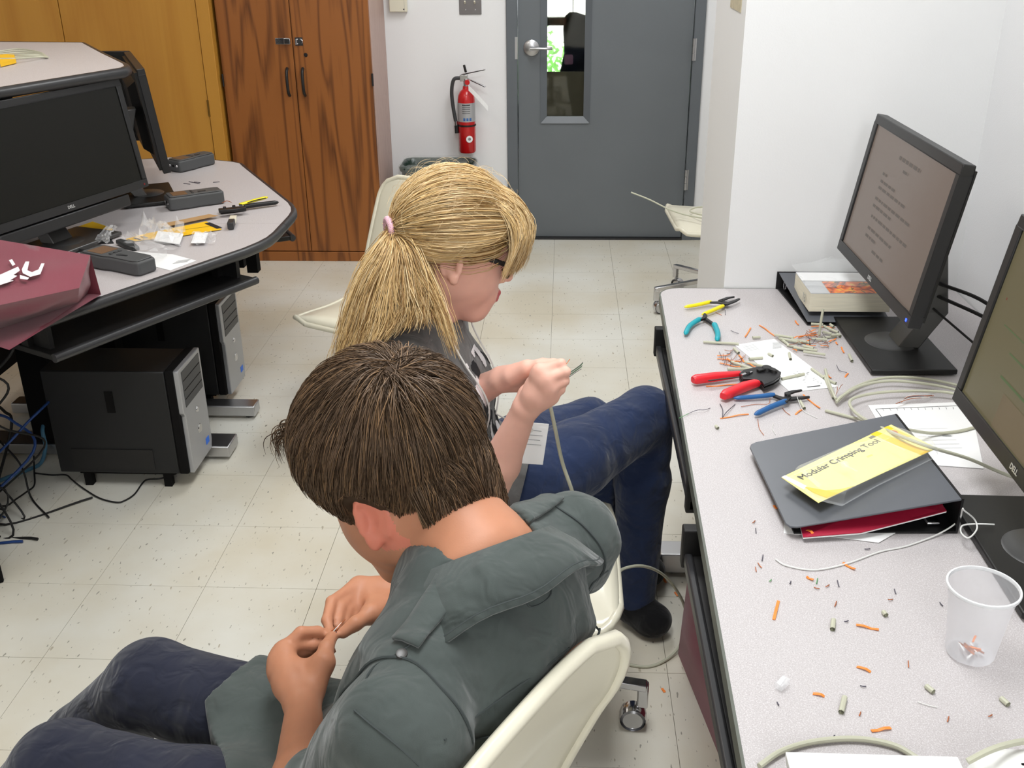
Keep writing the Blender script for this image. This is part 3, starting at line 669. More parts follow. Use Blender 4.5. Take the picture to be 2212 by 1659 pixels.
mat('screen_text', (60, 56, 52), .6, emit=(86, 80, 76), estr=.62); mat('screen_green', (80, 100, 66), .6)
m1 = monitor('lit black monitor with a brownish document on screen at the end of the right desk', (.762, 2.235, .73), math.radians(-89), .552, .335, .885, -.072, math.radians(9.5), 'screen_brown', led='led_blue', bsz=(.33, .185))
m2 = monitor('lit black monitor with an olive screen cut off by the picture edge on the right', (.748, 1.375, .73), math.radians(-91), .552, .335, .872, -.072, math.radians(9.5), 'screen_olive', led='led_blue', bsz=(.33, .185))
def on_screen(t, zb, dy, tilt, base_z, items, m):
    c, s = math.cos(tilt), math.sin(tilt); z0 = zb-base_z; b = MB()
    for x0, x1, h0, h1 in items:
        q = lambda x, h: Vector((x, dy+h*s+.0034*c, z0+h*c-.0034*s))
        b.add([q(x0, h0), q(x1, h0), q(x1, h1), q(x0, h1)], [(0, 1, 2, 3)])
    o = b.build('screen_content', m, t, world=False); o['kind'] = 'stuff'; return o
L = []
r_ = random.Random(3)
def textline(h, xa, xb, hh=.006):
    x = xa
    while x < xb:
        w = r_.uniform(.008, .03); L.append((x, min(x+w, xb), h, h+hh)); x += w+.006
textline(.272, -.06, .08, .008); textline(.252, -.015, .02)
for h, xa, xb in ((.222, -.13, -.10), (.205, -.13, -.02), (.19, -.13, .06), (.165, -.13, .11), (.148, -.13, .0), (.125, -.12, .13), (.098, -.12, .05), (.08, -.12, -.04), (.06, -.05, .03)): textline(h, xa, xb)
on_screen(m1, .885, -.072, math.radians(9.5), .73, L, 'screen_text')
on_screen(m2, .872, -.072, math.radians(9.5), .73, [(-.15, -.05, .10, .104), (-.15, -.09, .14, .143), (-.2, -.12, .17, .172)], 'screen_green')
on_screen(m2, .872, -.072, math.radians(9.5), .73, [(-.12, .10, .028, .085)], mat('screen_panel', (84, 74, 58), .6, emit=(90, 80, 62), estr=.5))
on_screen(m2, .872, -.072, math.radians(9.5), .73, [(-.225, -.222, .205, .209)], mat('screen_red', (120, 40, 40), .6))
# cables behind monitor one
b = MB()
cab = lambda P, r=.003, n=8: MB().tube(spline(P, 8), r, n)
for k, P_ in enumerate(([(.83, 2.2, .90), (.90, 2.1, .89), (.96, 2.0, .84), (.99, 1.985, .78), (1.0, 1.98, .737)], [(.83, 2.21, .87), (.92, 2.08, .85), (.965, 2.03, .80), (.985, 2.02, .736)], [(.83, 2.2, .84), (.90, 2.1, .79), (.95, 2.05, .75), (.96, 2.04, .735)])):
    tag(cab(P_, (.0042, .0042, .0026)[k]).build('monitor_cable', 'soft_black', None, smooth=True), ['upper thick black cable arching behind the brown-screened monitor', 'lower thick black cable behind the brown-screened monitor', 'thin black cable drooping to the desk behind the brown-screened monitor'][k], 'cable', 'black monitor cables')
# cream casing at the right picture edge
pc = thing('plastic_casing', 'cream rounded plastic casing behind the olive-screened monitor at the right edge', 'casing', (.955, 1.80, .73))
rows = []
for z, hx, hy in ((.73, .075, .13), (.80, .08, .14), (1.0, .085, .15), (1.14, .085, .15), (1.20, .08, .14), (1.235, .06, .11), (1.245, .02, .05)):
    r = rrect(.955, 1.80, hx, hy, min(hx, hy)*.8, z, 6); rows.append(r+[r[0]])
MB().sheet(rows).build('casing_shell', 'cream_plastic', pc, smooth=True, ang=180)
# ------------------------------------------------------------------ binders, book, papers
DZ = .73
mat('binder_grey', (90, 93, 99), .33, var=.04, vscale=4); mat('binder_black', (20, 20, 21), .45)
mat('red_card', (168, 28, 58), .45); mat('book_pages', (226, 220, 200), .7, stretch=(1, 1, 40), var=.12, vscale=14)
def quad_slab(b, Q, t):
    n = len(Q); Q = [Vector(q) for q in Q]; b.add(Q+[q-Vector((0, 0, t)) for q in Q], [tuple(range(n)), tuple(range(2*n-1, n-1, -1))]+[(i, i+n, (i+1) % n+n, (i+1) % n) for i in range(n)])
    return b
bn = thing('ring_binder', 'dark grey ring binder with a yellow tool card lying on it', 'binder', tuple(on(1850, 1020, DZ)))
TL, TR, BR, BL = on(1616, 958, .752), on(1933, 894, .795), on(2078, 1078, .795), on(1702, 1141, .752)
def lerp(a, b_, t): return a+(b_-a)*t
rnd = []
for c_, p_, n_ in ((TL, BL, TR), (TR, None, None), (BR, None, None), (BL, BR, TL)):
    if p_ is None: rnd.append(c_)
    else:
        u1, u2 = (p_-c_)/np.linalg.norm(p_-c_)*.015, (n_-c_)/np.linalg.norm(n_-c_)*.015
        rnd += [c_+u1, c_+u1*.3+u2*.3, c_+u2]
quad_slab(MB(), rnd, .0035).build('top_cover', 'binder_grey', bn, bevel=.001)
BT = lambda q, z: np.array([q[0], q[1], z])
quad_slab(MB(), [BT(lerp(TL, TR, .05), .7345), BT(TR, .7345), BT(BR, .7345), BT(lerp(lerp(BL, BR, .06), TL, .05), .7345)], .0035).build('bottom_cover', 'binder_black', bn)
sp = (TR-BR)/np.linalg.norm(TR-BR); sn = np.array([sp[1], -sp[0], 0]); 
b = MB(); b.hexa([BT(BR, .731), BT(BR+sn*.004, .731), BT(TR+sn*.004, .731), BT(TR, .731), BT(BR, .795), BT(BR+sn*.004, .795), BT(TR+sn*.004, .795), BT(TR, .795)]); b.build('spine', 'binder_black', bn)
for t_ in (.10, .5, .9):
    c_ = lerp(BR, TR, t_)-sn*.030; b = MB(); b.tube([c_+(-sn)*(.018*math.cos(a))+np.array([0, 0, -.036+.018*math.sin(a)]) for a in np.linspace(-.5, 3.64, 12)], .0018, 6); b.build('ring', 'chrome', bn, smooth=True)
MB().bar(lerp(BR, TR, .05)-sn*.03+np.array([0, 0, -.056]), lerp(BR, TR, .95)-sn*.03+np.array([0, 0, -.056]), .022, .006).build('ring_rail', 'chrome', bn, bevel=.002)
def paper(name, label, Q, m, t=.0008, cat='paper', group=None):
    o = thing(name, label, cat, tuple(sum(Q)/len(Q)), 0, group); quad_slab(MB(), Q, t).build('sheet', m, o); return o
paper('paper_sheet', 'white paper sheets poking out under the grey binder', [on(1694, 1120, .7312), on(1693, 1152, .7312), on(1790, 1158, .7315), on(1898, 1172, .732), on(1960, 1136, .733), on(1800, 1060, .733)], 'white_paper', cat='paper')
rf = thing('red_folder', 'crimson folder slipped inside the grey binder', 'folder', tuple(on(1850, 1130, .745)))
A = [on(1727, 1128, .741), on(1735, 1160, .741), on(1860, 1150, .744), on(1960, 1125, .752), on(2045, 1103, .765), on(2030, 1082, .767), on(1900, 1085, .762), on(1790, 1080, .748)]
quad_slab(MB(), A, .0012).build('cover', 'red_card', rf); quad_slab(MB(), [a-np.array([0, 0, .0016]) for a in A], .002).build('pages', 'white_paper', rf)
# the yellow card with its empty blister
mat('card_yellow', (244, 234, 150), .5, spec=.3); mat('card_band', (250, 205, 40), .5)
yc = thing('blister_card', 'yellow crimping-tool card with an empty clear blister lying on the grey binder', 'packaging', tuple(on(1850, 1000, .80)))
Y0, Y1, Y2, Y3 = on(1688, 1031, .775), on(1925, 917, .797), on(2024, 968, .806), on(1768, 1086, .780)
quad_slab(MB(), [Y0, Y3, Y2, Y1], .0008).build('card', 'card_yellow', yc)
up3 = np.array([0, 0, .0006])
def cardp(u, v): return lerp(lerp(Y0, Y1, u), lerp(Y3, Y2, u), v)+up3
b = MB(); b.add([cardp(.80, 0), cardp(.86, 0), cardp(.88, .3), cardp(.90, .6), cardp(.93, 1), cardp(.86, 1), cardp(.84, .7), cardp(.82, .4)], [(0, 1, 2, 3, 4, 5, 6, 7)])
b.add([cardp(.30, 1), cardp(.2, .93), cardp(.12, .8), cardp(.06, .55), cardp(.04, .5), cardp(.045, .75), cardp(.07, .98), cardp(.16, 1)], [(0, 1, 2, 3, 4, 5, 6, 7)])
b.add([cardp(.93, 0), cardp(.97, 0), cardp(.985, .5), cardp(.95, .45)], [(0, 1, 2, 3)])
b.build('printed_band', 'card_band', yc)
b = MB(); b.add([cardp(.0, 0), cardp(.03, .0), cardp(.06, .5), cardp(.02, .55)], [(0, 1, 2, 3)]); b.build('worn_corner', 'white_paper', yc)
dirx = Y1-Y0; diry = Y0-Y3; diry = diry-dirx*(diry@dirx)/(dirx@dirx)
letters('Modular Crimping Tool', .0205, cardp(.43, .24)+up3, dirx, diry, 'black_ink', yc, 'lettering')
letters('by the pair', .005, cardp(.12, .30)+up3, dirx, diry, 'grey_ink', yc, 'lettering') if False else None
MB().lathe([(.006, 0), (.0075, 0), (.0075, .0005), (.006, .0005)], cardp(.93, .22)+up3, (0, 0, 1), 16).build('round_mark', mat('mark_red', (190, 90, 40), .6), yc)
b = MB(); [b.add([cardp(.76+.01*q, .05+.0*q), cardp(.767+.01*q, .05), cardp(.767+.01*q, .12), cardp(.76+.01*q, .12)], [(0, 1, 2, 3)]) for q in range(6)]; b.build('small_print', 'grey_ink', yc)
# blister shell
mat('blister_film', (245, 248, 250), .06, alpha=.17, coat=1.0, spec=.8)
rows = []
O = [cardp(.06, .12), cardp(.5, .18), cardp(.62, .30), cardp(.93, .32), cardp(.99, .9), cardp(.93, 1.18), cardp(.40, 1.22), cardp(.10, 1.30), cardp(.02, .9)]
cen = sum(O)/len(O)
def ring_of(O, k, dz_): return [Vector(cen+(o_-cen)*k+np.array([0, 0, dz_])) for o_ in O]
for k, dz_ in ((1.05, .001), (1.0, .0015), (.97, .016), (.93, .020), (.55, .0205), (.05, .0205)):
    q = ring_of(O, k, dz_); rows.append(q+[q[0]])
MB().sheet(rows).build('blister_shell', 'blister_film', yc, smooth=True, ang=30)
for a_, b2 in ((.30, .62), (.70, .74)):
    MB().tube([cardp(a_, .35)+np.array([0, 0, .021]), cardp(a_+.02, .95)+np.array([0, 0, .021])], .0016, 6).build('blister_ridge', 'blister_film', yc, smooth=True)
MB().ball(cardp(.33, .62)+np.array([0, 0, .018]), .008, .008, .006).build('blister_dome', 'blister_film', yc, smooth=True)
# sheet with a drawn chart, right of the binder
ch = thing('chart_sheet', 'white sheet with a printed ruled chart under the coiled cable', 'paper', tuple(on(1990, 930, DZ)))
C0, C1, C2, C3 = on(1875, 875, .7316), on(2095, 868, .7316), on(2125, 1012, .7316), on(1950, 1000, .7316)
quad_slab(MB(), [C0, C3, C2, C1], .0008).build('sheet', 'white_paper', ch)
def chp(u, v): return lerp(lerp(C0, C1, u), lerp(C3, C2, u), v)+up3
b = MB()
def stroke(b, pa, pb, w): 
    d = (pb-pa)/np.linalg.norm(pb-pa); n = np.array([-d[1], d[0], 0])*w/2; b.add([pa-n, pb-n, pb+n, pa+n], [(0, 1, 2, 3)])
stroke(b, chp(.05, .08), chp(.98, .06), .0012); stroke(b, chp(.05, .08), chp(.16, .95), .0012)
for k in range(12): stroke(b, chp(.12+.07*k, .08), chp(.122+.07*k, .12), .0007)
b.build('chart_frame', 'black_ink', ch)
letters('XXX', .012, chp(.62, .62), -(C1-C0), -(C0-C3), 'black_ink', ch, 'lettering') if False else None
b = MB()
for k in range(6): stroke(b, chp(.30+.02*k, .45+.06*k), chp(.7+.02*k, .43+.06*k), .0006)
stroke(b, chp(.62, .55), chp(.72, .55), .004); b.build('faint_lines', 'grey_ink', ch)
# far binder and thick book
fb = thing('ring_binder', 'dark grey ring binder under the thick orange book at the desk end', 'binder', tuple(on(1740, 660, DZ)))
A0, A1, A2, A3 = np.array([.578, 2.640, .778]), np.array([.600, 2.372, .742]), np.array([.80, 2.372, .742]), np.array([.80, 2.640, .778])
quad_slab(MB(), [A0, A1, A2, A3], .003).build('top_cover', 'binder_grey', fb, bevel=.001)
quad_slab(MB(), [BT(A0, .7345), BT(A1, .7345), BT(A2, .7345), BT(A3, .7345)], .0035).build('bottom_cover', 'binder_black', fb)
MB().hexa([(.574, 2.642, .731), (.80, 2.642, .731), (.80, 2.646, .731), (.574, 2.646, .731), (.574, 2.642, .779), (.80, 2.642, .779), (.80, 2.646, .779), (.574, 2.646, .779)]).build('spine', 'binder_black', fb)
for x in (.592, .69): MB().tube([(x, 2.615+.014*math.cos(a), .752+.014*math.sin(a)) for a in np.linspace(0, 6.2, 14)], .0016, 6).build('ring', 'chrome', fb, smooth=True)
bk = thing('thick_book', 'thick book with an orange autumn-tree cover lying on a binder', 'book', (.67, 2.45, .78))
Bq = [np.array(v) for v in ((.602, 2.555, 0), (.606, 2.395, 0), (.800, 2.395, 0), (.800, 2.555, 0))]
zt, zb_ = .806, .752
quad_slab(MB(), [BT(q, zt-.0015) for q in Bq], .046).build('page_block', 'book_pages', bk)
def autumn(name):
    m = mat(name, (220, 90, 20), .3, coat=.3); nt = m.node_tree; b = nt.nodes['Principled BSDF']
    g = nt.nodes.new('ShaderNodeTexCoord'); n = nt.nodes.new('ShaderNodeTexNoise'); n.inputs['Scale'].default_value = 42; n.inputs['Detail'].default_value = 4; nt.links.new(g.outputs['Object'], n.inputs['Vector'])
    r = nt.nodes.new('ShaderNodeValToRGB'); E = r.color_ramp.elements; E[0].position = .36; E[0].color = lin((150, 60, 20))+(1,); E[1].position = .66; E[1].color = lin((230, 190, 60))+(1,); e = E.new(.5); e.color = lin((238, 112, 40))+(1,)
    nt.links.new(n.outputs[0], r.inputs[0])
    n2 = nt.nodes.new('ShaderNodeTexNoise'); n2.inputs['Scale'].default_value = 16; n2.inputs['Detail'].default_value = 2; n2.inputs['Distortion'].default_value = 1.2; nt.links.new(g.outputs['Object'], n2.inputs['Vector'])
    r2 = nt.nodes.new('ShaderNodeValToRGB'); F = r2.color_ramp.elements; F[0].position = .47; F[1].position = .53; F[0].color = (0, 0, 0, 1); F[1].color = (0, 0, 0, 1); q = F.new(.5); q.color = (1, 1, 1, 1)
    nt.links.new(n2.outputs[0], r2.inputs[0]); mx = nt.nodes.new('ShaderNodeMix'); mx.data_type = 'RGBA'; nt.links.new(r2.outputs[0], mx.inputs[0]); nt.links.new(r.outputs[0], mx.inputs[6]); mx.inputs[7].default_value = lin((50, 28, 20))+(1,)
    nt.links.new(mx.outputs[2], b.inputs['Base Color']); return m
autumn('autumn_print'); mat('cover_grey', (196, 198, 200), .35)
def cov(u, v): return lerp(lerp(BT(Bq[0], zt), BT(Bq[3], zt), u), lerp(BT(Bq[1], zt), BT(Bq[2], zt), u), v)
quad_slab(MB(), [cov(0, 0), cov(0, 1), cov(1, 1), cov(1, 0)], .0015).build('cover', 'cover_grey', bk)
MB().add([cov(0, 0)+up3, cov(0, .42)+up3, cov(1, .42)+up3, cov(1, 0)+up3], [(0, 1, 2, 3)]).build('white_title_panel', 'white_paper', bk)
MB().add([cov(.24, .45)+up3, cov(.24, 1)+up3, cov(1, 1)+up3, cov(1, .45)+up3], [(0, 1, 2, 3)]).build('cover_picture', 'autumn_print', bk)
MB().add([(Bq[0][0]-.0004, 2.50, .762), (Bq[0][0]-.0003, 2.47, .762), (Bq[0][0]-.0003, 2.47, .79), (Bq[0][0]-.0004, 2.50, .79)], [(0, 1, 2, 3)]).build('spine_print', 'grey_ink', bk) if False else None
letters('13', .030, (Bq[0][0]-.0006, 2.44, .779), (0, -1, 0), (0, 0, 1), 'grey_ink', bk, 'spine_number')
fb2 = thing('clear_bag', 'crumpled clear plastic bag lying on the thick book', 'plastic bag', (.68, 2.53, .81))
rows = []
for i in range(9):
    rows.append([(.60+.20*j/9+.006*random.uniform(-1, 1), 2.60-.17*i/8+.006*random.uniform(-1, 1), .810+.03*math.exp(-((j-4.5)/3)**2)*math.exp(-((i-1.5)/1.8)**2)+.006*random.random()) for j in range(10)])
MB().sheet(rows).build('film', 'clear_film', fb2)
# ------------------------------------------------------------------ frosted cup
cup = thing('plastic_cup', 'frosted translucent plastic cup holding wire scraps on the right desk', 'cup', (.556, 1.140, .73))
m = mat('frosted_plastic', (235, 236, 240), .3, trans=.0, alpha=.36, sss=0)
prof = [(.0, .003), (.030, .003), (.0315, .006), (.0350, .040), (.0400, .085), (.0435, .108)]
MB().lathe(prof, (.556, 1.140, .73), n=40, caps=False).build('cup_wall', m, cup, smooth=True)
MB().lathe([(.0435, .1065), (.0462, .107), (.0468, .109), (.0462, .1112), (.0438, .1115), (.0432, .109), (.0435, .1065)], (.556, 1.140, .73), n=40, caps=False).build('rim', mat('cup_rim', (238, 240, 242), .3, alpha=.9), cup, smooth=True)
mat('orange_strip', (245, 138, 60), .5); mat('copper_wire', (170, 96, 52), .4, .3); mat('sheath_grey', (188, 188, 168), .5); mat('dark_wire', (70, 66, 80), .5); mat('green_wire', (86, 150, 92), .5); mat('thread_white', (225, 225, 222), .6)
for k in range(10):
    a = random.uniform(0, 6.28); r0 = random.uniform(0, .018); a2 = random.uniform(0, 6.28); c0 = Vector((.556+r0*math.cos(a), 1.14+r0*math.sin(a), .7365+.001*k)); d = Vector((math.cos(a2), math.sin(a2), .1))*.009
    tag(MB().bar(c0-d, c0+d, .0025, .0012).build('wire_scrap', ['orange_strip', 'white_paper', 'copper_wire'][k % 3]), ['orange scrap at the bottom of the frosted cup', 'white scrap at the bottom of the frosted cup', 'copper scrap at the bottom of the frosted cup'][k % 3], 'scrap', 'scraps in the cup')
# ------------------------------------------------------------------ white booklets, white device and cables at the near end
bx = thing('booklet_stack', 'stack of white booklets cut off by the bottom edge on the right desk', 'booklets', (.35, .80, .73))
x0, y1 = .256, .888
for k in range(7): MB().box(x0+.0015*(6-k), .445, .66, y1-.0012*(6-k), .731+k*.0085, .7385+k*.0085).build('booklet', 'white_paper', bx, bevel=.001)
dv = thing('white_device', 'white rounded plastic device beside the booklets at the bottom edge', 'device', (.50, .86, .73))
rows = []
for z, k in ((.731, .95), (.74, 1.0), (.765, 1.0), (.785, .93), (.797, .75), (.802, .4), (.803, .05)):
    r = rrect(.505, .865, .055*k, .038*k, .034*k, z, 6); rows.append(r+[r[0]])
MB().sheet(rows).build('shell', 'white_plastic', dv, smooth=True, ang=180)
tag(cab([on(1640, 1655, .735), on(1690, 1622, .735), on(1760, 1602, .735), on(1850, 1596, .735), on(1930, 1610, .735), on(1985, 1640, .735)], .0036).build('cable_arc', 'sheath_grey', None, smooth=True), 'grey cable arching behind the white booklets', 'cable')
tag(cab([on(2090, 1645, .808), on(2140, 1620, .818), on(2190, 1605, .81), on(2240, 1598, .79)], .0036).build('cable_end', 'sheath_grey', None, smooth=True), 'cut grey cable end resting on the white device', 'cable')
# ------------------------------------------------------------------ hand tools on the right desk
mat('grip_yellow', (240, 222, 30), .35); mat('grip_teal', (20, 158, 172), .4); mat('grip_red', (228, 40, 52), .32); mat('grip_blue', (36, 92, 150), .35); mat('tool_steel', (52, 52, 54), .38, .6); mat('tool_black', (26, 26, 27), .4)
def z4(x, y, z): return on(1460+x*.17179, 620+y*.17179, z)
def z5(x, y, z): return on(1380+x*.37613, 1035+y*.37613, z)
def z1(x, y, z): return on(x*.29837, 80+y*.29837, z)
def grip(b, pts, r0, r1, flat=.8):
    P_ = spline(pts, 6); n = len(P_); R_ = [r0+(r1-r0)*i/(n-1) for i in range(n)]; R_[0] *= .55; R_[-1] *= .8
    P_ = [P_[0]+(P_[0]-P_[1])*.35]+P_; R_ = [R_[0]*.4]+R_
    return b.tube(P_, R_, 12, flat=flat)
def flatpoly(b, P2, z, t): return quad_slab(b, [np.array([p[0], p[1], z]) for p in P2], t)
def taper(b, pts, ws, t): 
    pts = [Vector(p) for p in pts]; L_, R_ = [], []
    for i, p in enumerate(pts):
        d = pts[min(i+1, len(pts)-1)]-pts[max(i-1, 0)]; n = Vector((-d.y, d.x, 0)).normalized()*ws[i]/2; L_.append(p+n); R_.append(p-n)
    return quad_slab(b, L_+R_[::-1], t)
t = thing('wire_stripper', 'yellow-handled wire stripper at the far left of the right desk', 'pliers', tuple(z4(500, 200, DZ)))
grip(MB(), [z4(115, 250, .739), z4(280, 222, .740), z4(440, 185, .741)], .0052, .0060).build('grip', 'grip_yellow', t, smooth=True)
grip(MB(), [z4(335, 345, .739), z4(470, 290, .740), z4(595, 235, .741)], .0052, .0060).build('grip', 'grip_yellow', t, smooth=True)
taper(MB(), [z4(430, 186, .744), z4(530, 185, .744), z4(640, 205, .744), z4(740, 170, .744), z4(800, 140, .744)], [.007, .010, .014, .010, .005], .004).build('jaw', 'tool_steel', t, bevel=.0008)
taper(MB(), [z4(585, 238, .740), z4(640, 190, .740), z4(560, 165, .740), z4(650, 130, .740), z4(735, 115, .740)], [.007, .012, .012, .009, .004], .004).build('jaw', 'tool_steel', t, bevel=.0008)
MB().lathe([(0, .003), (.004, .003), (.005, 0)], z4(595, 165, .744), n=14).build('pivot', 'tool_black', t)
t = thing('flush_cutter', 'teal-handled cutters touching the yellow wire stripper', 'pliers', tuple(z4(360, 480, DZ)))
grip(MB(), [z4(120, 590, .739), z4(165, 500, .740), z4(230, 445, .740), z4(305, 400, .741)], .0062, .0072, .85).build('grip', 'grip_teal', t, smooth=True)
grip(MB(), [z4(520, 670, .739), z4(528, 590, .740), z4(508, 520, .740), z4(480, 462, .741)], .0062, .0070, .85).build('grip', 'grip_teal', t, smooth=True)
b = MB(); taper(b, [z4(300, 402, .744), z4(345, 385, .744), z4(375, 350, .744), z4(360, 325, .744)], [.007, .009, .009, .004], .006); b.build('jaw', 'tool_steel', t, bevel=.0008)
b = MB(); taper(b, [z4(478, 460, .741), z4(420, 420, .741), z4(365, 385, .741), z4(350, 340, .741)], [.007, .008, .010, .004], .006); b.build('jaw', 'tool_steel', t, bevel=.0008)
t = thing('crimping_tool', 'red-handled crimping tool with black head in the middle of the right desk', 'crimper', tuple(z4(760, 1150, DZ)))
def chunky(pts, w0, w1, z, h):
    b = MB(); P_ = [Vector(p) for p in pts]; rows = []
    for i, p in enumerate(P_):
        d = P_[min(i+1, len(P_)-1)]-P_[max(i-1, 0)]; d.normalize(); n = Vector((-d.y, d.x, 0)).normalized(); w = (w0+(w1-w0)*i/(len(P_)-1))/2; k = .72 if i in (0, len(P_)-1) else 1
        rows.append([p+n*(w*k*math.copysign(abs(math.cos(a))**.6, math.cos(a)))+Vector((0, 0, z+h/2+h/2*k*math.copysign(abs(math.sin(a))**.6, math.sin(a))-p.z)) for a in np.linspace(0, 2*math.pi, 17)])
    b.sheet(rows); n = 17; b.add(rows[0], [tuple(range(16))]); b.add(rows[-1], [tuple(range(16))]); return b
g1 = chunky([z4(212, 1180, .742), z4(250, 1172, .742), z4(500, 1140, .742), z4(805, 1105, .742)], .020, .019, .7345, .019).build('grip', 'grip_red', t, smooth=True, ang=50)
taper(MB(), [z4(410, 1175, .7545), z4(600, 1150, .7545), z4(800, 1128, .7545)], [.004, .004, .004], .0012).build('grip_slot', 'tool_black', g1)
chunky([z4(592, 1385, .742), z4(630, 1360, .742), z4(870, 1260, .742), z4(1105, 1190, .742)], .021, .021, .7345, .019).build('grip', 'grip_red', t, smooth=True, ang=50)
hp = [z4(*q, .752) for q in ((800, 1080), (860, 1035), (1010, 1005), (1160, 985), (1250, 1020), (1325, 1068), (1300, 1130), (1230, 1180), (1110, 1225), (1080, 1180), (960, 1150), (840, 1150))]
quad_slab(MB(), hp, .006).build('head_plate', 'tool_steel', t, bevel=.001)
quad_slab(MB(), [h_-np.array([0, 0, .009]) for h_ in hp], .007).build('head_plate', 'tool_black', t, bevel=.001)
b = MB(); b.lathe([(0, .007), (.010, .007), (.012, 0)], z4(1140, 1040, .752), n=20); b.lathe([(0, .006), (.006, .006), (.0075, 0)], z4(1230, 1070, .752), n=16); b.lathe([(0, .005), (.005, .005), (.006, 0)], z4(900, 1090, .752), n=16); b.build('rivet', 'tool_black', t, smooth=True)
taper(MB(), [z4(1030, 1040, .757), z4(1150, 1005, .759), z4(1270, 1050, .757)], [.010, .014, .008], .005).build('die_block', 'tool_black', t, bevel=.001)
taper(MB(), [z4(830, 1100, .755), z4(880, 1085, .756), z4(960, 1060, .755)], [.006, .008, .004], .003).build('ratchet_spring', 'chrome', t)
t = thing('blue_pliers', 'blue-handled wire cutters lying under the red crimping tool', 'pliers', tuple(z4(1300, 1400, DZ)))
grip(MB(), [z4(740, 1395, .7375), z4(1000, 1378, .7385), z4(1240, 1352, .740)], .0052, .0060).build('grip', 'grip_blue', t, smooth=True)
grip(MB(), [z4(1000, 1600, .7385), z4(1200, 1505, .740), z4(1390, 1430, .741)], .0062, .0068).build('grip', 'grip_blue', t, smooth=True)
taper(MB(), [z4(1230, 1354, .740), z4(1330, 1390, .741), z4(1440, 1395, .741), z4(1560, 1385, .741), z4(1680, 1370, .741)], [.008, .012, .013, .009, .005], .005).build('jaw', 'tool_steel', t, bevel=.0008)
taper(MB(), [z4(1380, 1435, .745), z4(1410, 1370, .745), z4(1400, 1330, .745), z4(1480, 1305, .745), z4(1585, 1288, .745)], [.008, .014, .012, .009, .004], .004).build('jaw', 'tool_steel', t, bevel=.0008)
MB().lathe([(0, .004), (.0055, .004), (.0065, 0)], z4(1405, 1360, .745), n=16).build('pivot', 'tool_black', t)
# ------------------------------------------------------------------ white blister card under the red tool
wc = thing('blister_card', 'white printed packaging card with a hang slot under the red crimping tool', 'packaging', tuple(z4(1400, 1000, DZ)))
W = [z4(740, 728, .7314), z4(1235, 652, .7314), z4(1700, 1000, .7314), z4(2045, 1250, .7314), z4(1440, 1322, .7314), z4(1000, 940, .7314)]
quad_slab(MB(), W[::-1], .0009).build('card', 'white_paper', wc)
b = MB(); stroke(b, z4(1650, 1258, .7319), z4(1815, 1240, .7319), .0035); b.build('hang_slot', 'black_ink', wc)
b = MB()
for k in range(26):
    u, v = random.random(), random.random(); c0 = z4(1500+380*u-60*v, 1020+170*v+60*u, .7319); d = np.array([.002*random.uniform(.5, 1.5), .0006, 0]); stroke(b, c0-d, c0+d, .0012)
for k in range(9): stroke(b, z4(1215, 700+9*k, .7319), z4(1330, 765+0*k-9*(8-k)+9*0, .7319), .0009)
for k in range(6): stroke(b, z4(830+12*k, 742+12*k, .7319), z4(990+12*k, 722+12*k, .7319), .0008)
b.build('print', 'grey_ink', wc)
# ------------------------------------------------------------------ cut sheath pieces, orange strips, wire snippets: every one its own object
def sheath(A, B, zz=.7335, r=.0032, label='', droop=0, group='grey sheath offcuts'):
    A = np.array(A); B = np.array(B); d = (B-A)/np.linalg.norm(B-A); m_ = (A+B)/2+np.array([-d[1], d[0], 0])*droop
    P_ = [A, m_, B] if droop else [A, B]; P_ = spline(P_, 5) if droop else P_
    b = MB(); b.tube(P_, r, 8, caps=False); b.tube(P_, r*.66, 8, caps=False)
    return tag(b.build('sheath_offcut', 'sheath_grey', None, smooth=True), label, 'offcut', group)
ZS = .7336
named = [((345, 690), (790, 715), 'long straight grey sheath offcut left of the white card'), ((965, 635), (1060, 630), 'short grey sheath offcut above the white card'), ((920, 905), (1090, 890), 'grey sheath offcut lying on the left edge of the white card'), ((1165, 838), (1218, 868), 'stubby grey sheath offcut in the middle of the white card'), ((1425, 832), (1442, 908), 'stubby upright-lying grey sheath offcut near the white card\'s right edge'), ((690, 938), (960, 1030), 'grey sheath offcut just above the red tool\'s black head'), ((868, 943), (1110, 1000), 'grey sheath offcut crossing the card corner above the red tool'), ((650, 1030), (960, 1030), 'grey sheath offcut lying against the red tool\'s upper grip'), ((1330, 1155), (1612, 1093), 'long grey sheath offcut on the white card right of the red tool'), ((1708, 1028), (1868, 1142), 'grey sheath offcut across the right edge of the white card'), ((1925, 1178), (2012, 1212), 'short grey sheath offcut at the lower right tip of the white card'), ((1868, 1118), (1985, 1395), 'grey sheath offcut leaning beside the white card\'s hang slot'), ((1548, 1412), (1616, 1525), 'short grey sheath offcut below the blue cutters\' jaws'), ((730, 770), (790, 830), 'stubby grey sheath offcut at the upper left corner of the white card'), ((2180, 850), (2215, 930), 'curled grey sheath offcut beside the monitor base')]
for a, b_, lb in named: sheath(z4(*a, ZS+.001), z4(*b_, ZS+.001), label=lb)
heap = [((1300, 640), (1440, 742)), ((1320, 650), (1580, 700)), ((1240, 600), (1480, 640)), ((1400, 730), (1600, 782)), ((1480, 760), (1780, 800)), ((1602, 812), (1880, 850)), ((1860, 490), (1945, 530)), ((1920, 522), (2040, 570)), ((1950, 602), (2062, 598)), ((1840, 640), (2020, 618)), ((1850, 562), (1960, 590)), ((1700, 462), (1850, 472)), ((1560, 682), (1700, 702)), ((1710, 650), (1900, 662)), ((1940, 470), (1985, 500)), ((2030, 590), (2070, 620)), ((1450, 660), (1640, 690)), ((1600, 740), (1730, 770))]
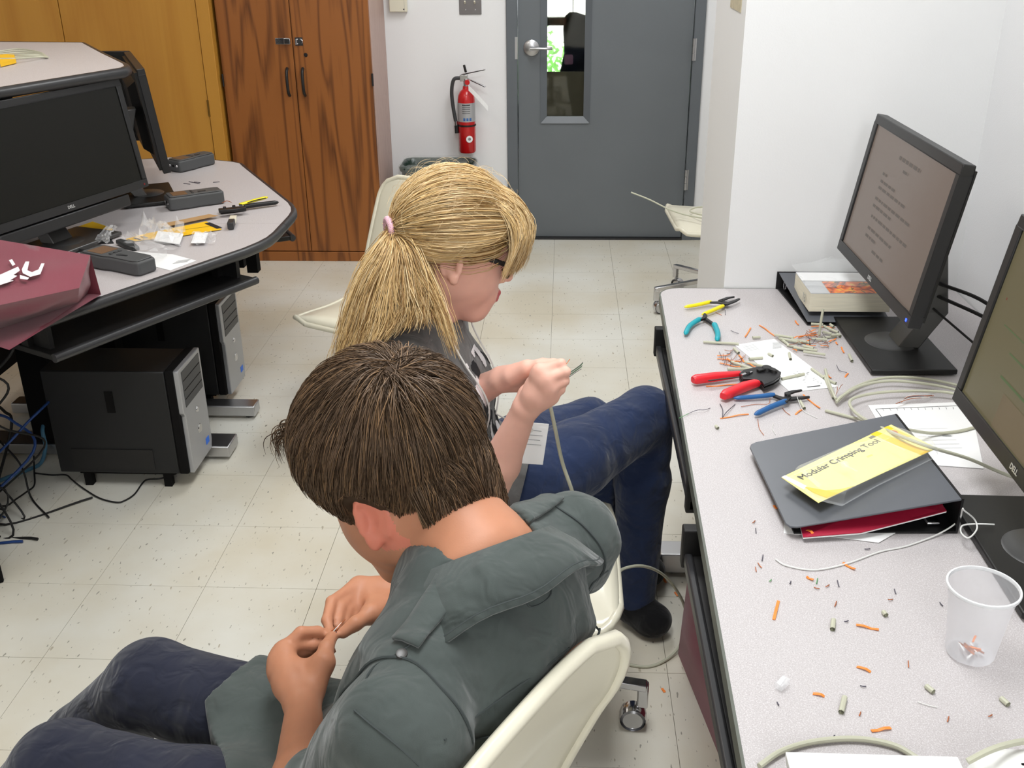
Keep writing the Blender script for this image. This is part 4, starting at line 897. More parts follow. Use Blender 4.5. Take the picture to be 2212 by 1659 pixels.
for k, (a, b_) in enumerate(heap): sheath(z4(*a, ZS+.003*(k % 3)), z4(*b_, ZS+.003*(k % 3)), label='grey sheath offcut in the heap between book and white card', group='sheath offcuts in the heap')
A = z4(1800, 620, .7345); sheath(A, A+(np.array(on(1778, 668, .80))-A)*1.0, label='grey sheath offcut standing up against the thick book', droop=.004)
for a, b_, lb in (((1112, 862), (1118, 808), 'grey sheath offcut near the centre of the desk left of the cup'), ((1162, 1338), (1182, 1252), 'grey sheath offcut near the booklets, longest on the near desk'), ((1650, 1188), (1692, 1222), 'grey sheath offcut right of centre below the cup'), ((2080, 1258), (2122, 1295), 'grey sheath offcut nearest the right picture edge'), ((1405, 762), (1420, 782), 'tiny grey sheath offcut left of the frosted cup'), ((448, 964-0), (460, 975), '')):
    if lb: sheath(z5(*a, ZS), z5(*b_, ZS), r=.0036, label=lb)
sheath(z5(450-0, 962-715, ZS), z5(458, 975-715, ZS), label='tiny grey sheath offcut below the red and black snippets') if False else sheath(on(1546, 920, ZS), on(1551, 925, ZS), r=.003, label='tiny grey sheath offcut below the crossed dark wires')
def strip(A, B, label, w=.0032, z=None, group='orange wire strips', bend=.0):
    A = np.array(A); B = np.array(B); b = MB(); d = (B-A); n = np.array([-d[1], d[0], 0]); n = n/np.linalg.norm(n)*w/2; R1, R2 = [], []
    for k in range(4):
        p = A+d*k/3+np.array([0, 0, .0006+.0012*math.sin(k*2.1+A[0]*90)])+n*2*bend*math.sin(k/3*3.14); R1.append(p-n); R2.append(p+n)
    b.sheet([R1, R2]); return tag(b.build('orange_strip', 'orange_strip', None, solid=.0008), label, 'scrap', group)
ns = [((1050, 480), (1250, 620), 'long orange strip pointing from the heap to the teal cutters'), ((870, 632), (940, 520), 'orange strip above the white card, left of the heap'), ((1500, 430), (1542, 482), 'orange strip touching the far binder\'s corner'), ((2080, 760), (2112, 832), 'orange strip beside the monitor base'), ((2012, 700), (2034, 726), 'tiny orange strip right of the heap'), ((2128, 1132), (2168, 1082), 'small orange strip between white card and coiled cable'), ((560, 1652), (915, 1598), 'long orange strip left of the blue cutters'), ((1505, 1600), (1585, 1540), 'orange strip below the blue cutters\' jaw'), ((1600, 1362), (1810, 1530), 'long orange strip leaving the blue cutters\' jaw'), ((380, 1252), (780, 1227), 'orange strip under the red tool\'s upper grip'), ((1900, 1100), (1950, 1150), 'small orange strip at the right edge of the white card')]
for a, b_, lb in ns: strip(z4(*a, .7312), z4(*b_, .7312), lb)
for k, (a, b_) in enumerate((((520, 905), (830, 940)), ((550, 960), (810, 1010)), ((790, 850), (855, 940)), ((520, 872), (680, 850)), ((900, 960), (1000, 1005)), ((640, 900), (760, 960)))): strip(z4(*a, .7312+.0006*k), z4(*b_, .7312+.0006*k), 'orange strip in the small heap left of the white card', group='orange strips in the left heap')
for k, (a, b_) in enumerate((((1930, 690), (2012, 650)), ((1820, 735), (1920, 745)), ((1640, 730), (1760, 740)), ((1700, 492), (1850, 502)), ((1540, 640), (1760, 570)), ((1470, 780), (1520, 800)), ((1640, 620), (1780, 600)), ((1250, 600), (1380, 620)), ((1580, 700), (1700, 660)), ((1900, 500), (2000, 520)), ((1480, 640), (1600, 610)), ((1680, 560), (1760, 540)))): strip(z4(*a, .7335+.0012*(k % 4)), z4(*b_, .7335+.0012*(k % 4)), 'orange strip in the heap between book and white card', group='orange strips in the heap')
for a, b_, lb in (((802, 698), (775, 806), 'orange strip nearest the front edge, pointing away'), ((1248, 838), (1378, 866), 'longest orange strip left of the frosted cup'), ((1252, 1075), (1332, 1106), 'orange strip in the middle of the near desk'), ((1000, 1230), (1066, 1246), 'orange strip beside the clear connector near the front edge'), ((1335, 1447), (1447, 1430), 'orange strip just above the white booklets'), ((1172, 484), (1240, 521), 'orange strip under the white string'), ((963, 563), (1002, 582), 'short orange strip left of the dark snippets'), ((775, 155), (797, 172), 'short orange strip left of the grey binder')): strip(z5(*a, .7312), z5(*b_, .7312), lb, w=.0042)
strip(on(1743, 1144, .7435), on(1756, 1152, .7435), 'orange strip lying on the crimson folder', w=.005)
def snip(P_, m, label, r=.0006, group='wire snippets'):
    return tag(MB().tube(spline(P_, 5), r, 5).build('wire_snippet', m, None, smooth=True), label, 'wire', group)
zz = .7316
snip([z4(140, 1600, zz), z4(260, 1550, zz+.004), z4(360, 1545, zz+.004), z4(432, 1522, zz)], 'dark_wire', 'dark thin wire near the front edge left of the orange strip')
snip([z4(40, 1650, .734), z4(90, 1625, .735), z4(160, 1590, .733)], 'green_wire', 'green wire end hanging at the desk front edge')
snip([z4(555, 1470, zz), z4(588, 1540, zz+.003), z4(585, 1640, zz)], 'dark_wire', 'dark red wire of the crossed pair', .0008); snip([z4(745, 1475, zz), z4(640, 1570, zz+.004), z4(585, 1645, zz)], 'dark_wire', 'dark wire of the crossed pair', .0008)
snip([z4(820, 1505, zz), z4(1000, 1475, zz), z4(1160, 1470, zz+.002), z4(1185, 1400, .736)], 'copper_wire', 'copper wire curling under the blue cutters')
snip([z4(1340, 1520, zz), z4(1380, 1570, zz), z4(1440, 1612, zz)], 'copper_wire', 'orange-brown wire below the blue cutters\' lower grip')
snip([z4(1525, 1380, .742), z4(1560, 1480, .738), z4(1620, 1570, zz), z4(1780, 1650, zz)], 'thread_white', 'white wire trailing from the blue cutters\' jaw')
snip([z4(690, 545, zz), z4(740, 570, zz+.002), z4(790, 585, zz)], 'dark_wire', 'dark wire above the long straight sheath offcut')
snip([z4(2020, 980, zz), z4(2060, 1050, zz+.003), z4(2150, 1075, zz)], 'dark_wire', 'dark curled wire right of the white card')
snip([on(1637, 905, zz), on(1640, 925, zz), on(1650, 940, zz)], 'copper_wire', 'red-brown wire above the grey binder'); snip([on(1670, 915, zz), on(1668, 925, zz), on(1675, 938, zz)], 'thread_white', 'white wire above the grey binder')
snip([z4(620, 290, zz), z4(622, 350, zz)], 'dark_wire', 'short dark wire below the yellow stripper'); snip([z4(500, 320, zz), z4(580, 355, zz)], 'copper_wire', 'copper wire between yellow and teal tools')
for k in range(14):
    a = random.uniform(0, 3.14); c0 = np.array([560+300*random.random(), 780+180*random.random()]); d = np.array([math.cos(a), math.sin(a)*.7])*random.uniform(40, 90)
    snip([z4(*(c0-d), zz+.002), z4(*(c0+np.array([8, 14])), zz+.006), z4(*(c0+d), zz+.002)], ['copper_wire', 'dark_wire', 'copper_wire'][k % 3], 'fine wire snippet in the small heap left of the white card', .0006, 'snippets in the left heap')
for k in range(18):
    a = random.uniform(0, 3.14); c0 = np.array([1480+450*random.random(), 560+170*random.random()]); d = np.array([math.cos(a), math.sin(a)*.7])*random.uniform(40, 100)
    snip([z4(*(c0-d), zz+.006), z4(*(c0+np.array([8, 14])), zz+.011), z4(*(c0+d), zz+.006)], ['copper_wire', 'dark_wire', 'copper_wire'][k % 3], 'fine wire snippet in the heap between book and white card', .0006, 'snippets in the big heap')
tiny = [(1023, 585, 'green_wire'), (1083, 612, 'copper_wire'), (1145, 600, 'dark_wire'), (1022, 625, 'copper_wire'), (870, 594, 'dark_wire'), (1130, 716, 'copper_wire'), (1192, 815, 'dark_wire'), (1445, 690, 'copper_wire'), (1548, 1062, 'copper_wire'), (1288, 1188, 'dark_wire'), (1270, 1348, 'copper_wire'), (2018, 1358, 'copper_wire'), (672, 296, 'dark_wire'), (660, 245, 'copper_wire'), (672, 518, 'copper_wire'), (710, 452, 'dark_wire'), (695, 495, 'copper_wire'), (1472, 645, 'dark_wire'), (1738, 718, 'dark_wire'), (1312, 400, 'dark_wire'), (1116, 1478, 'dark_wire'), (800, 1290, 'dark_wire'), (1776, 1378, 'copper_wire'), (755, 582, 'green_wire')]
for k, (x, y, m_) in enumerate(tiny):
    a = random.uniform(0, 3.14); d = np.array([math.cos(a), math.sin(a)])*random.uniform(8, 20)
    snip([z5(x-d[0], y-d[1], zz), z5(x, y+2, zz+.0008), z5(x+d[0], y+d[1], zz)], m_, 'tiny wire snippet scattered on the near part of the right desk', .0008, 'snippets on the near desk')
snip([z5(1600, 1278, zz), z5(1660, 1298, zz), z5(1715, 1310, zz)], 'thread_white', 'white thread on the near desk below the cup')
ck = thing('clear_connector', 'small clear plastic connector near the front edge of the desk', 'connector', tuple(z5(825, 1175, DZ)))
mat('clear_plastic', (248, 250, 252), .05, alpha=.25, coat=1)
A = Vector(z5(800, 1195, .7365)); B = Vector(z5(850, 1150, .7365)); MB().bar(A, B, .011, .009).build('plug_body', 'clear_plastic', ck, bevel=.001); MB().bar(A+Vector((0, 0, .005)), A+(B-A)*.6+Vector((0, 0, .009)), .005, .0012).build('latch', 'clear_plastic', ck)
# white string
tag(cab([on(1675, 1208, .732), on(1700, 1222, .732), on(1760, 1231, .732), on(1830, 1217, .732), on(1900, 1192, .732), on(1960, 1179, .732), on(2030, 1152, .735), on(2070, 1125, .75), on(2079, 1100, .79), on(2083, 1103, .79), on(2105, 1122, .765), on(2110, 1143, .755), on(2092, 1162, .752), on(2076, 1150, .752), on(2080, 1135, .754), on(2112, 1132, .754), on(2148, 1133, .752)], .0013, 6).build('white_string', 'thread_white', None, smooth=True), 'thin white cord winding from the binder across the desk', 'cord')
# coiled network cable
K = [(1783, 887, .734), (1815, 895, .735), (1850, 904, .737), (1905, 915, .760), (1950, 926, .768), (2020, 936, .738), (2095, 926, .735), (2165, 895, .735), (2150, 860, .736), (2090, 838, .738), (2020, 822, .738), (1955, 815, .738), (1895, 819, .738), (1840, 840, .738), (1808, 868, .740), (1820, 855, .744), (1865, 832, .744), (1930, 823, .744), (2020, 832, .744), (2090, 850, .742), (2160, 880, .741), (2150, 905, .741), (2105, 870, .745), (2050, 848, .746), (1950, 845, .746), (1880, 851, .746), (1838, 864, .748), (1842, 885, .750), (1872, 908, .765), (1940, 940, .806), (2010, 966, .812), (2090, 990, .780), (2160, 1020, .75), (2215, 1040, .736)]
tag(cab([on(*k_) for k_ in K], .0031).build('network_cable', 'sheath_grey', None, smooth=True), 'coiled grey network cable looping over binder, chart and yellow card', 'cable')
tag(cab([on(1783, 798, .734), on(1790, 825, .738), on(1800, 850, .744), on(1806, 862, .745)], .0031).build('cable_piece', 'sheath_grey', None, smooth=True), 'stripped grey cable end reaching to the coil from the white card', 'cable')
for k in range(4): snip([on(1803, 858, .747), on(1806+3*k, 845-3*k, .752), on(1802+6*k, 836-2*k, .752)], ['thread_white', 'copper_wire'][k % 2], 'fine bare strand at the stripped end beside the coil', .0006, 'bare strands beside the coil')
for k in range(5): snip([on(1935+4*k, 872-k, .740), on(1965, 862-2*k, .744), on(2005+4*k, 858-2*k+3*(k % 2), .740)], ['copper_wire', 'thread_white', 'dark_wire'][k % 3], 'loose fine strand lying inside the coiled cable', .0007, 'strands inside the coil')
# ------------------------------------------------------------------ things on and under the left desks
mat('tester_grey', (78, 79, 80), .5, bump=.1, bscale=400); mat('tester_dark', (48, 49, 50), .45); mat('tester_label', (112, 84, 60), .5)
def tester(label, A, B, W_=.080, H_=.050, flip=1):
    A, B = np.array(A), np.array(B); d = (B-A); L_ = np.linalg.norm(d); d = d/L_; rz = math.atan2(d[1], d[0])
    t = thing('cable_tester', label, 'tester', tuple((A+B)/2), rz, 'grey handheld cable testers')
    # wide head at -x, slimmer grip at +x
    out = [(-L_/2, W_*.44), (-L_/2+.01, W_*.5), (-L_*.08, W_*.5), (L_*.02, W_*.42), (L_/2-.015, W_*.42), (L_/2, W_*.34)]
    poly = [(x, -y) for x, y in out]+[(x, y) for x, y in out[::-1]]
    MB().prism(poly, .002, H_*.92).build('case', 'tester_grey', t, bevel=.006, seg=3, world=False)
    MB().prism([(x*.93, y*.9) for x, y in poly], H_*.92, H_).build('face_plate', 'tester_grey', t, bevel=.003, world=False)
    MB().box(-L_*.40, -L_*.14, -W_*.34, W_*.34, H_, H_+.0008).build('display', 'tester_label', t, world=False)
    for i in range(3): MB().box(-L_*.06, -L_*.02, -W_*.24+i*W_*.18, -W_*.12+i*W_*.18, H_, H_+.002).build('button', 'tester_dark', t, bevel=.001, world=False)
    MB().prism([(L_*.06, -W_*.2), (L_*.20, -W_*.12), (L_*.20, -W_*.06), (L_*.06, -W_*.05)], H_, H_+.002).build('rocker', 'tester_dark', t, world=False)
    for i in range(3): MB().lathe([(0, .003), (.004, .003), (.006, 0)], (-L_/2+.001, -W_*.26+i*W_*.26, H_*.5), (-1, 0, 0), 12).build('port', 'chrome' if i != 1 else 'matte_black', t, world=False)
    return t
tester('dark grey handheld cable tester nearest, between maroon bag and desk edge', on(200, 566, DZ), on(322, 592, DZ), .088, .045)
tester('dark grey handheld cable tester in the middle of the left desk near the seam', on(362, 452, DZ), on(482, 436, DZ), .082, .050)
tester('dark grey handheld cable tester farthest back beside the edge-on monitor', on(376, 372, DZ), on(456, 353, DZ), .080, .050)
# yellow and black crimper
t = thing('crimping_tool', 'black crimping tool with one yellow grip on the left desk', 'crimper', tuple(on(535, 445, DZ)))
grip(MB(), [on(600, 437, .742), on(565, 441, .743), on(528, 446, .744)], .0095, .010).build('grip', 'tool_black', t, smooth=True)
g = grip(MB(), [on(577, 426, .752), on(550, 433, .752), on(518, 442, .750)], .0085, .0085, .6).build('grip', 'grip_yellow', t, smooth=True)
taper(MB(), [on(574, 427, .7585), on(552, 432, .7585), on(535, 437, .7585)], [.005, .005, .004], .002).build('grip_slot', 'tool_black', g)
taper(MB(), [on(530, 446, .757), on(505, 449, .757), on(472, 452, .757)], [.026, .034, .026], .010).build('head_plate', 'tool_black', t, bevel=.002)
taper(MB(), [on(530, 446, .744), on(505, 449, .744), on(474, 453, .744)], [.026, .036, .03], .012).build('head_plate', 'tool_black', t, bevel=.002)
b = MB(); [b.lathe([(0, .004), (.005, .004), (.006, 0)], on(x, y, .757), n=12) for x, y in ((485, 449), (505, 446), (520, 444))]; b.build('rivet', 'tool_steel', t)
# blister cards, bags and papers
mat('card_amber', (240, 190, 30), .5); mat('card_brown', (176, 140, 96), .6); mat('bag_film', (245, 246, 248), .08, alpha=.22, coat=1)
def z8(x, y, z): return on(x*.28933, 380+y*.28933, z)
t = thing('blister_card', 'amber and black packaging card in a clear sleeve near the desk seam', 'packaging', tuple(z8(1450, 390, DZ)))
quad_slab(MB(), [z8(*q, .734) for q in ((940, 470), (1090, 430), (1540, 338), (1655, 398), (1330, 450), (960, 490))], .0012).build('card', 'card_amber', t)
b = MB(); [stroke(b, z8(950+50*k, 475-12*k, .7345), z8(1000+50*k, 490-14*k, .7345), .008) for k in range(3)]; stroke(b, z8(1545, 350, .7345), z8(1640, 390, .7345), .02); stroke(b, z8(1300, 412, .7345), z8(1590, 372, .7345), .002); b.build('black_print', 'black_ink', t)
quad_slab(MB(), [z8(*q, .7405) for q in ((1190, 360), (1560, 285), (1630, 296), (1240, 378))], .001).build('brown_strip', 'card_brown', t)
t = thing('blister_card', 'amber packaging card half under the switched-off monitor', 'packaging', tuple(z8(650, 440, DZ)))
quad_slab(MB(), [z8(*q, .736) for q in ((465, 420), (690, 340), (840, 390), (800, 470), (520, 490))], .003).build('card', 'card_amber', t)
quad_slab(MB(), [z8(*q, .7325) for q in ((490, 480), (820, 455), (850, 500), (520, 520))], .0012).build('dark_band', 'black_ink', t)
def film(name, label, Q, amp, m='bag_film', z=.735, n=10, cat='plastic bag'):
    Q = [np.array(q) for q in Q]; rows = []
    for i in range(n+1):
        rows.append([lerp(lerp(Q[0], Q[1], j/n), lerp(Q[3], Q[2], j/n), i/n)+np.array([random.uniform(-1, 1)*.004, random.uniform(-1, 1)*.004, amp*(.15+abs(random.gauss(0, .5)))*math.sin(math.pi*min(1, max(.08, j/n)))**.5]) for j in range(n+1)])
    t = thing(name, label, cat, tuple(sum(Q)/4)); MB().sheet(rows).build('film', m, t); return t
t = film('clear_bag', 'crinkled clear bag with a white insert in the middle of the left desk', [z8(1040, 480, .736), z8(1095, 360, .738), z8(1400, 420, .738), z8(1350, 540, .736)], .05)
quad_slab(MB(), [z8(*q, .741) for q in ((1150, 480), (1180, 410), (1370, 430), (1340, 510))], .002).build('white_insert', 'white_paper', t)
t = film('clear_bag', 'small clear bag with a label nearest the desk\'s rounded edge', [z8(1410, 525, .735), z8(1450, 415, .736), z8(1640, 430, .736), z8(1600, 510, .735)], .018)
quad_slab(MB(), [z8(*q, .740) for q in ((1425, 500), (1455, 420), (1555, 425), (1530, 500))], .001).build('white_insert', 'white_paper', t)
film('clear_sleeve', 'long clear plastic sleeve beside the nearest tester', [z8(860, 500, .736), z8(1000, 440, .737), z8(1350, 530, .737), z8(1200, 640, .736)], .02, cat='plastic sleeve')
film('clear_sleeve', 'tilted clear sleeve below the switched-off monitor', [z8(700, 500, .736), z8(840, 370, .760), z8(885, 380, .760), z8(800, 510, .736)], .02, cat='plastic sleeve')
t = thing('printed_card', 'white printed card under the clear sleeve by the desk edge', 'paper', tuple(z8(1200, 620, DZ)))
quad_slab(MB(), [z8(*q, .7312) for q in ((950, 560), (1290, 585), (1465, 632), (1270, 705), (1010, 640))], .0008).build('card', 'white_paper', t)
b = MB(); [stroke(b, z8(1290+12*k, 655-7*k, .7316), z8(1400+8*k, 640-6*k, .7316), .0025) for k in range(4)]; b.build('print', 'grey_ink', t)
t = thing('black_tray_piece', 'flat black plastic piece between bag and tester on the left desk', 'plastic piece', tuple(z8(700, 530, DZ)))
quad_slab(MB(), [z8(*q, .742) for q in ((520, 530), (620, 490), (930, 540), (900, 580), (760, 570))], .012).build('slab', 'tester_dark', t, bevel=.002)
taper(MB(), [z8(880, 470, .748), z8(960, 500, .746), z8(1020, 530, .742)], [.02, .035, .02], .014).build('knob', 'tester_dark', t, bevel=.004)
t = thing('wall_jack', 'small cream and black jack module on the left desk seam', 'connector', tuple(z8(1725, 340, DZ)))
A = Vector(z8(1720, 375, .744)); B = Vector(z8(1745, 310, .748)); MB().bar(A, A+(B-A)*.5, .020, .022).build('jack_body', 'tester_dark', t, bevel=.002); MB().bar(A+(B-A)*.5, B, .022, .016).build('jack_face', 'cream_plastic', t, bevel=.002)
for k, (a, b_) in enumerate((((1370, 55), (1420, 62)), ((1410, 42), (1490, 58)), ((1590, 48), (1640, 44)), ((1450, 45), (1495, 50)))): snip([z8(*a, .7316), z8(*b_, .7316)], 'dark_wire', ['dark wire snippet left of the others on the far left desk', 'long dark wire snippet on the far left desk', 'pale lone wire snippet on the far left desk', 'dark wire snippet doubling the long one on the far left desk'][k], .0012, 'snippets on the left desk')
snip([on(480, 438, .75), on(490, 434, .745), on(500, 437, .735)], 'copper_wire', 'red wire between tester and yellow-gripped crimper', .0012)
# things on the raised shelf
t = thing('packaged_patch_cable', 'yellow-labelled packet of grey patch cables on the raised shelf', 'packet', tuple(on(30, 125, 1.226)))
quad_slab(MB(), [on(*q, 1.240) for q in ((-5, 118), (30, 116), (34, 128), (0, 136))], .012).build('yellow_label', 'card_amber', t)
for k in range(6):
    MB().tube(spline([on(-10, 112+3*k, 1.232+.004*(k % 3)), on(40, 106+4*k, 1.236+.004*(k % 2)), on(85, 113+2*k, 1.234), on(104, 124, 1.231)], 5), .0028, 6).build('cable_loop', 'sheath_grey', t, smooth=True)
quad_slab(MB(), [on(*q, 1.2275) for q in ((65, 155), (100, 148), (140, 142), (120, 150))], .0006).build('white_scuff', 'white_paper', t) if False else None
# ------------------------------------------------------------------ maroon tote bags
mat('maroon_fabric', (124, 30, 54), .75, bump=.4, bscale=900, sheen=.3, var=.06, vscale=9)
mat('bag_print', (240, 236, 238), .6)
t = thing('tote_bag', 'maroon fabric tote bag with white print lying on the left desk', 'bag', tuple(on(60, 660, DZ)))
a0, a1, a2, a3 = on(-60, 508, .90), on(195, 551, .868), on(171, 622, .842), on(-60, 672, .862)
f0, f1 = on(168, 654, .745), on(20, 756, .741); f2 = on(-60, 730, .741); e1 = on(209, 613, .737)
def bag_face(corner, nu=12, nv=10, amp=.006, seed=0):
    r_ = random.Random(seed); ph = [r_.uniform(0, 6) for _ in range(6)]; rows = []; A, B, C, D = [np.array(c) for c in corner]; nrm = np.cross(B-A, D-A); nrm /= np.linalg.norm(nrm)
    for i in range(nv+1):
        rows.append([lerp(lerp(A, B, j/nu), lerp(D, C, j/nu), i/nv)+nrm*amp*(math.sin(5*j/nu+ph[0]+2*i/nv)+.6*math.sin(9*i/nv+ph[1]+3*j/nu))*math.sin(math.pi*j/nu)*math.sin(math.pi*i/nv) for j in range(nu+1)])
    return rows
bk0, bk1 = np.array([a0[0]-.05, a0[1]+.05, .74]), np.array([a1[0]-.02, a1[1]+.06, .74])
b = MB(); b.sheet(bag_face([a0, a1, a2, a3], amp=.004)); b.sheet(bag_face([a3, a2, f0, f2], amp=.008, seed=1)); b.sheet(bag_face([f2, f0, f0, f1], amp=0)); b.sheet(bag_face([a1, e1, f0, a2], amp=.005, seed=2)); b.sheet(bag_face([a1, bk1, e1, e1], amp=.004, seed=3)); b.sheet(bag_face([a0, bk0, bk1, a1], amp=.004, seed=4)); b.sheet(bag_face([f2, f1, bk1, bk0], amp=0, seed=5)); b.sheet(bag_face([f0, e1, bk1, f1], amp=0)); b.sheet(bag_face([a0, a3, f2, bk0], amp=0))
b.build('bag_body', 'maroon_fabric', t, smooth=True, ang=45)
tx = (np.array(a1)-a0); tx /= np.linalg.norm(tx); ty = (np.array(a0)-a3); nn_ = np.cross(tx, ty); nn_ /= np.linalg.norm(nn_); ty = np.cross(nn_, tx)
c0 = on(66, 600, .872); 
def on_top(x, y): # point on the bag's top face
    d = FW+RT*(x-IMG_W/2)/F_PX-UP*(y-IMG_H/2)/F_PX; k = ((a0-CAM)@nn_)/(d@nn_); return CAM+d*k+nn_*.007
b = MB()
for Q in ([(56, 571), (64, 571), (60, 590), (70, 594), (84, 588), (90, 575), (97, 575), (88, 598), (66, 604), (50, 596), (48, 588)], [(20, 568), (27, 566), (34, 577), (28, 580)], [(0, 600), (40, 582), (44, 590), (30, 600), (38, 602), (22, 612), (30, 612), (0, 622), (-10, 612)], [(44, 600), (64, 606), (60, 610), (44, 608)]):
    b.add([on_top(*q) for q in Q], [tuple(range(len(Q)))])
b.build('white_print', 'bag_print', t, solid=.0008)
t = thing('tote_bag', 'maroon fabric bag standing on the floor under the right desk', 'bag', (.42, 1.95, 0))
g0, g1, g2, g3 = np.array([.365, 1.60, .0]), np.array([.295, 2.03, .0]), np.array([.60, 2.05, 0]), np.array([.62, 1.62, 0])
h0, h1 = np.array([.315, 1.72, .27]), np.array([.285, 1.90, .31]); h2, h3 = np.array([.47, 1.92, .29]), np.array([.48, 1.72, .27])
b = MB(); b.sheet(bag_face([h0, h1, g1, g0], amp=.012, seed=7)); b.sheet(bag_face([h1, h2, g2, g1], amp=.01, seed=8)); b.sheet(bag_face([h2, h3, g3, g2], amp=.01, seed=9)); b.sheet(bag_face([h3, h0, g0, g3], amp=.012, seed=10)); b.sheet(bag_face([h0, h3, h2, h1], amp=.01, seed=11)); b.sheet(bag_face([g0, g1, g2, g3], amp=0))
b.build('bag_body', 'maroon_fabric', t, smooth=True, ang=45)
# ------------------------------------------------------------------ cable tangle under the left desk
mat('cable_blue', (30, 62, 120), .45); mat('cable_teal', (80, 130, 160), .45)
rr = random.Random(11)
tangle = MB()
for k in range(20):
    blue = k % 5 == 0
    x, y = rr.uniform(-1.80, -1.60), rr.uniform(2.45, 2.75); P_ = [(x-.05, y+rr.uniform(-.1, .15), .68)]
    for q in range(4): P_.append((x+rr.uniform(-.16, .10), y+rr.uniform(-.16, .12), .60-.15*q+rr.uniform(-.06, .06)))
    P_.append((x+rr.uniform(-.2, .12), y+rr.uniform(-.2, .1), .008+.004*rr.random())); P_.append((x+rr.uniform(-.2, .16), y+rr.uniform(-.25, .1), .006))
    tangle.mi = 1 if blue else 0; tangle.tube(spline(P_, 8), rr.choice((.003, .0035, .0045)), 6)
tag(tangle.build('cable_tangle', ['soft_black', 'cable_blue'], None, smooth=True), 'dense tangle of black and dark blue cables under the left desk', 'cables', kind='stuff')
tag(cab([on(112, 862, .30), on(88, 885, .30), on(60, 912, .28), on(30, 945, .25), on(-10, 985, .2)], .004, 6).build('patch_lead', 'cable_blue', None, smooth=True), 'bright blue cable slanting through the tangle at the left edge', 'cable')
tag(cab([on(98, 905, .12), on(92, 930, .10), on(98, 965, .05), on(88, 1000, .01), on(60, 1015, .006), on(20, 1030, .006), on(-10, 1042, .006)], .0065, 8).build('patch_lead', 'cable_teal', None, smooth=True), 'thick pale blue cable beside the tower reaching the floor', 'cable')
tag(cab([on(x, y, .004) for x, y in ((402, 1012), (372, 1026), (345, 1034), (318, 1036), (306, 1046), (290, 1068), (268, 1082), (250, 1085), (215, 1076), (180, 1055), (155, 1036), (142, 1026), (110, 1026), (75, 1022))], .0026, 6).build('floor_cord', 'soft_black', None, smooth=True), 'thin black cord snaking on the floor before the nearest tower', 'cord')
tag(cab([on(73, 985, .02), on(74, 1020, .006), on(74, 1048, .004), on(58, 1062, .004), on(35, 1078, .004), on(14, 1092, .004), on(-12, 1092, .004)], .0026, 6).build('floor_cord', 'soft_black', None, smooth=True), 'thin black cord running out of the picture at the left edge', 'cord')
t = thing('computer_tower', 'dark computer tower with shiny front cut off by the left picture edge', 'computer', (-1.6, 2.36, 0), 0, 'towers under the left desk')
c0 = np.array([-1.512, 2.262, 0]); u = np.array([-.60, .80, 0]); v = np.array([-.80, -.60, 0])
def ob(b, i0, i1, j0, j1, z0, z1):
    p = lambda i, j, z: c0+u*i+v*j+np.array([0, 0, z]); return b.hexa([p(i0, j0, z0), p(i1, j0, z0), p(i1, j1, z0), p(i0, j1, z0), p(i0, j0, z1), p(i1, j0, z1), p(i1, j1, z1), p(i0, j1, z1)])
ob(MB(), 0, .19, .02, .42, .012, .40).build('case', 'tower_black', t, bevel=.006); ob(MB(), .0, .19, 0, .02, .06, .40).build('front_shield', 'tower_silver', t, bevel=.004); ob(MB(), 0, .19, .0, .05, 0, .06).build('foot', 'matte_black', t, bevel=.006)
# orange scraps on the floor
for k, (x, y) in enumerate(((1433, 1491), (1461, 1283), (1436, 1254))): strip(on(x-3, y-4, .0008), on(x+3, y+5, .0008), ['orange scrap on the floor by the chair foot', 'orange scrap on the floor inside the cable loop', 'orange scrap on the floor by the desk foot'][k], w=.006)
# cable lying on the far chair
tag(cab([(.30, 4.47, .545), (.38, 4.44, .52), (.47, 4.40, .485), (.56, 4.36, .468), (.66, 4.33, .466), (.74, 4.42, .466), (.70, 4.52, .466), (.60, 4.52, .466), (.56, 4.44, .468), (.62, 4.36, .472), (.72, 4.36, .47)], .0034).build('loose_cable', 'sheath_grey', None, smooth=True), 'grey cable lying on the far chair with one end sticking out', 'cable')
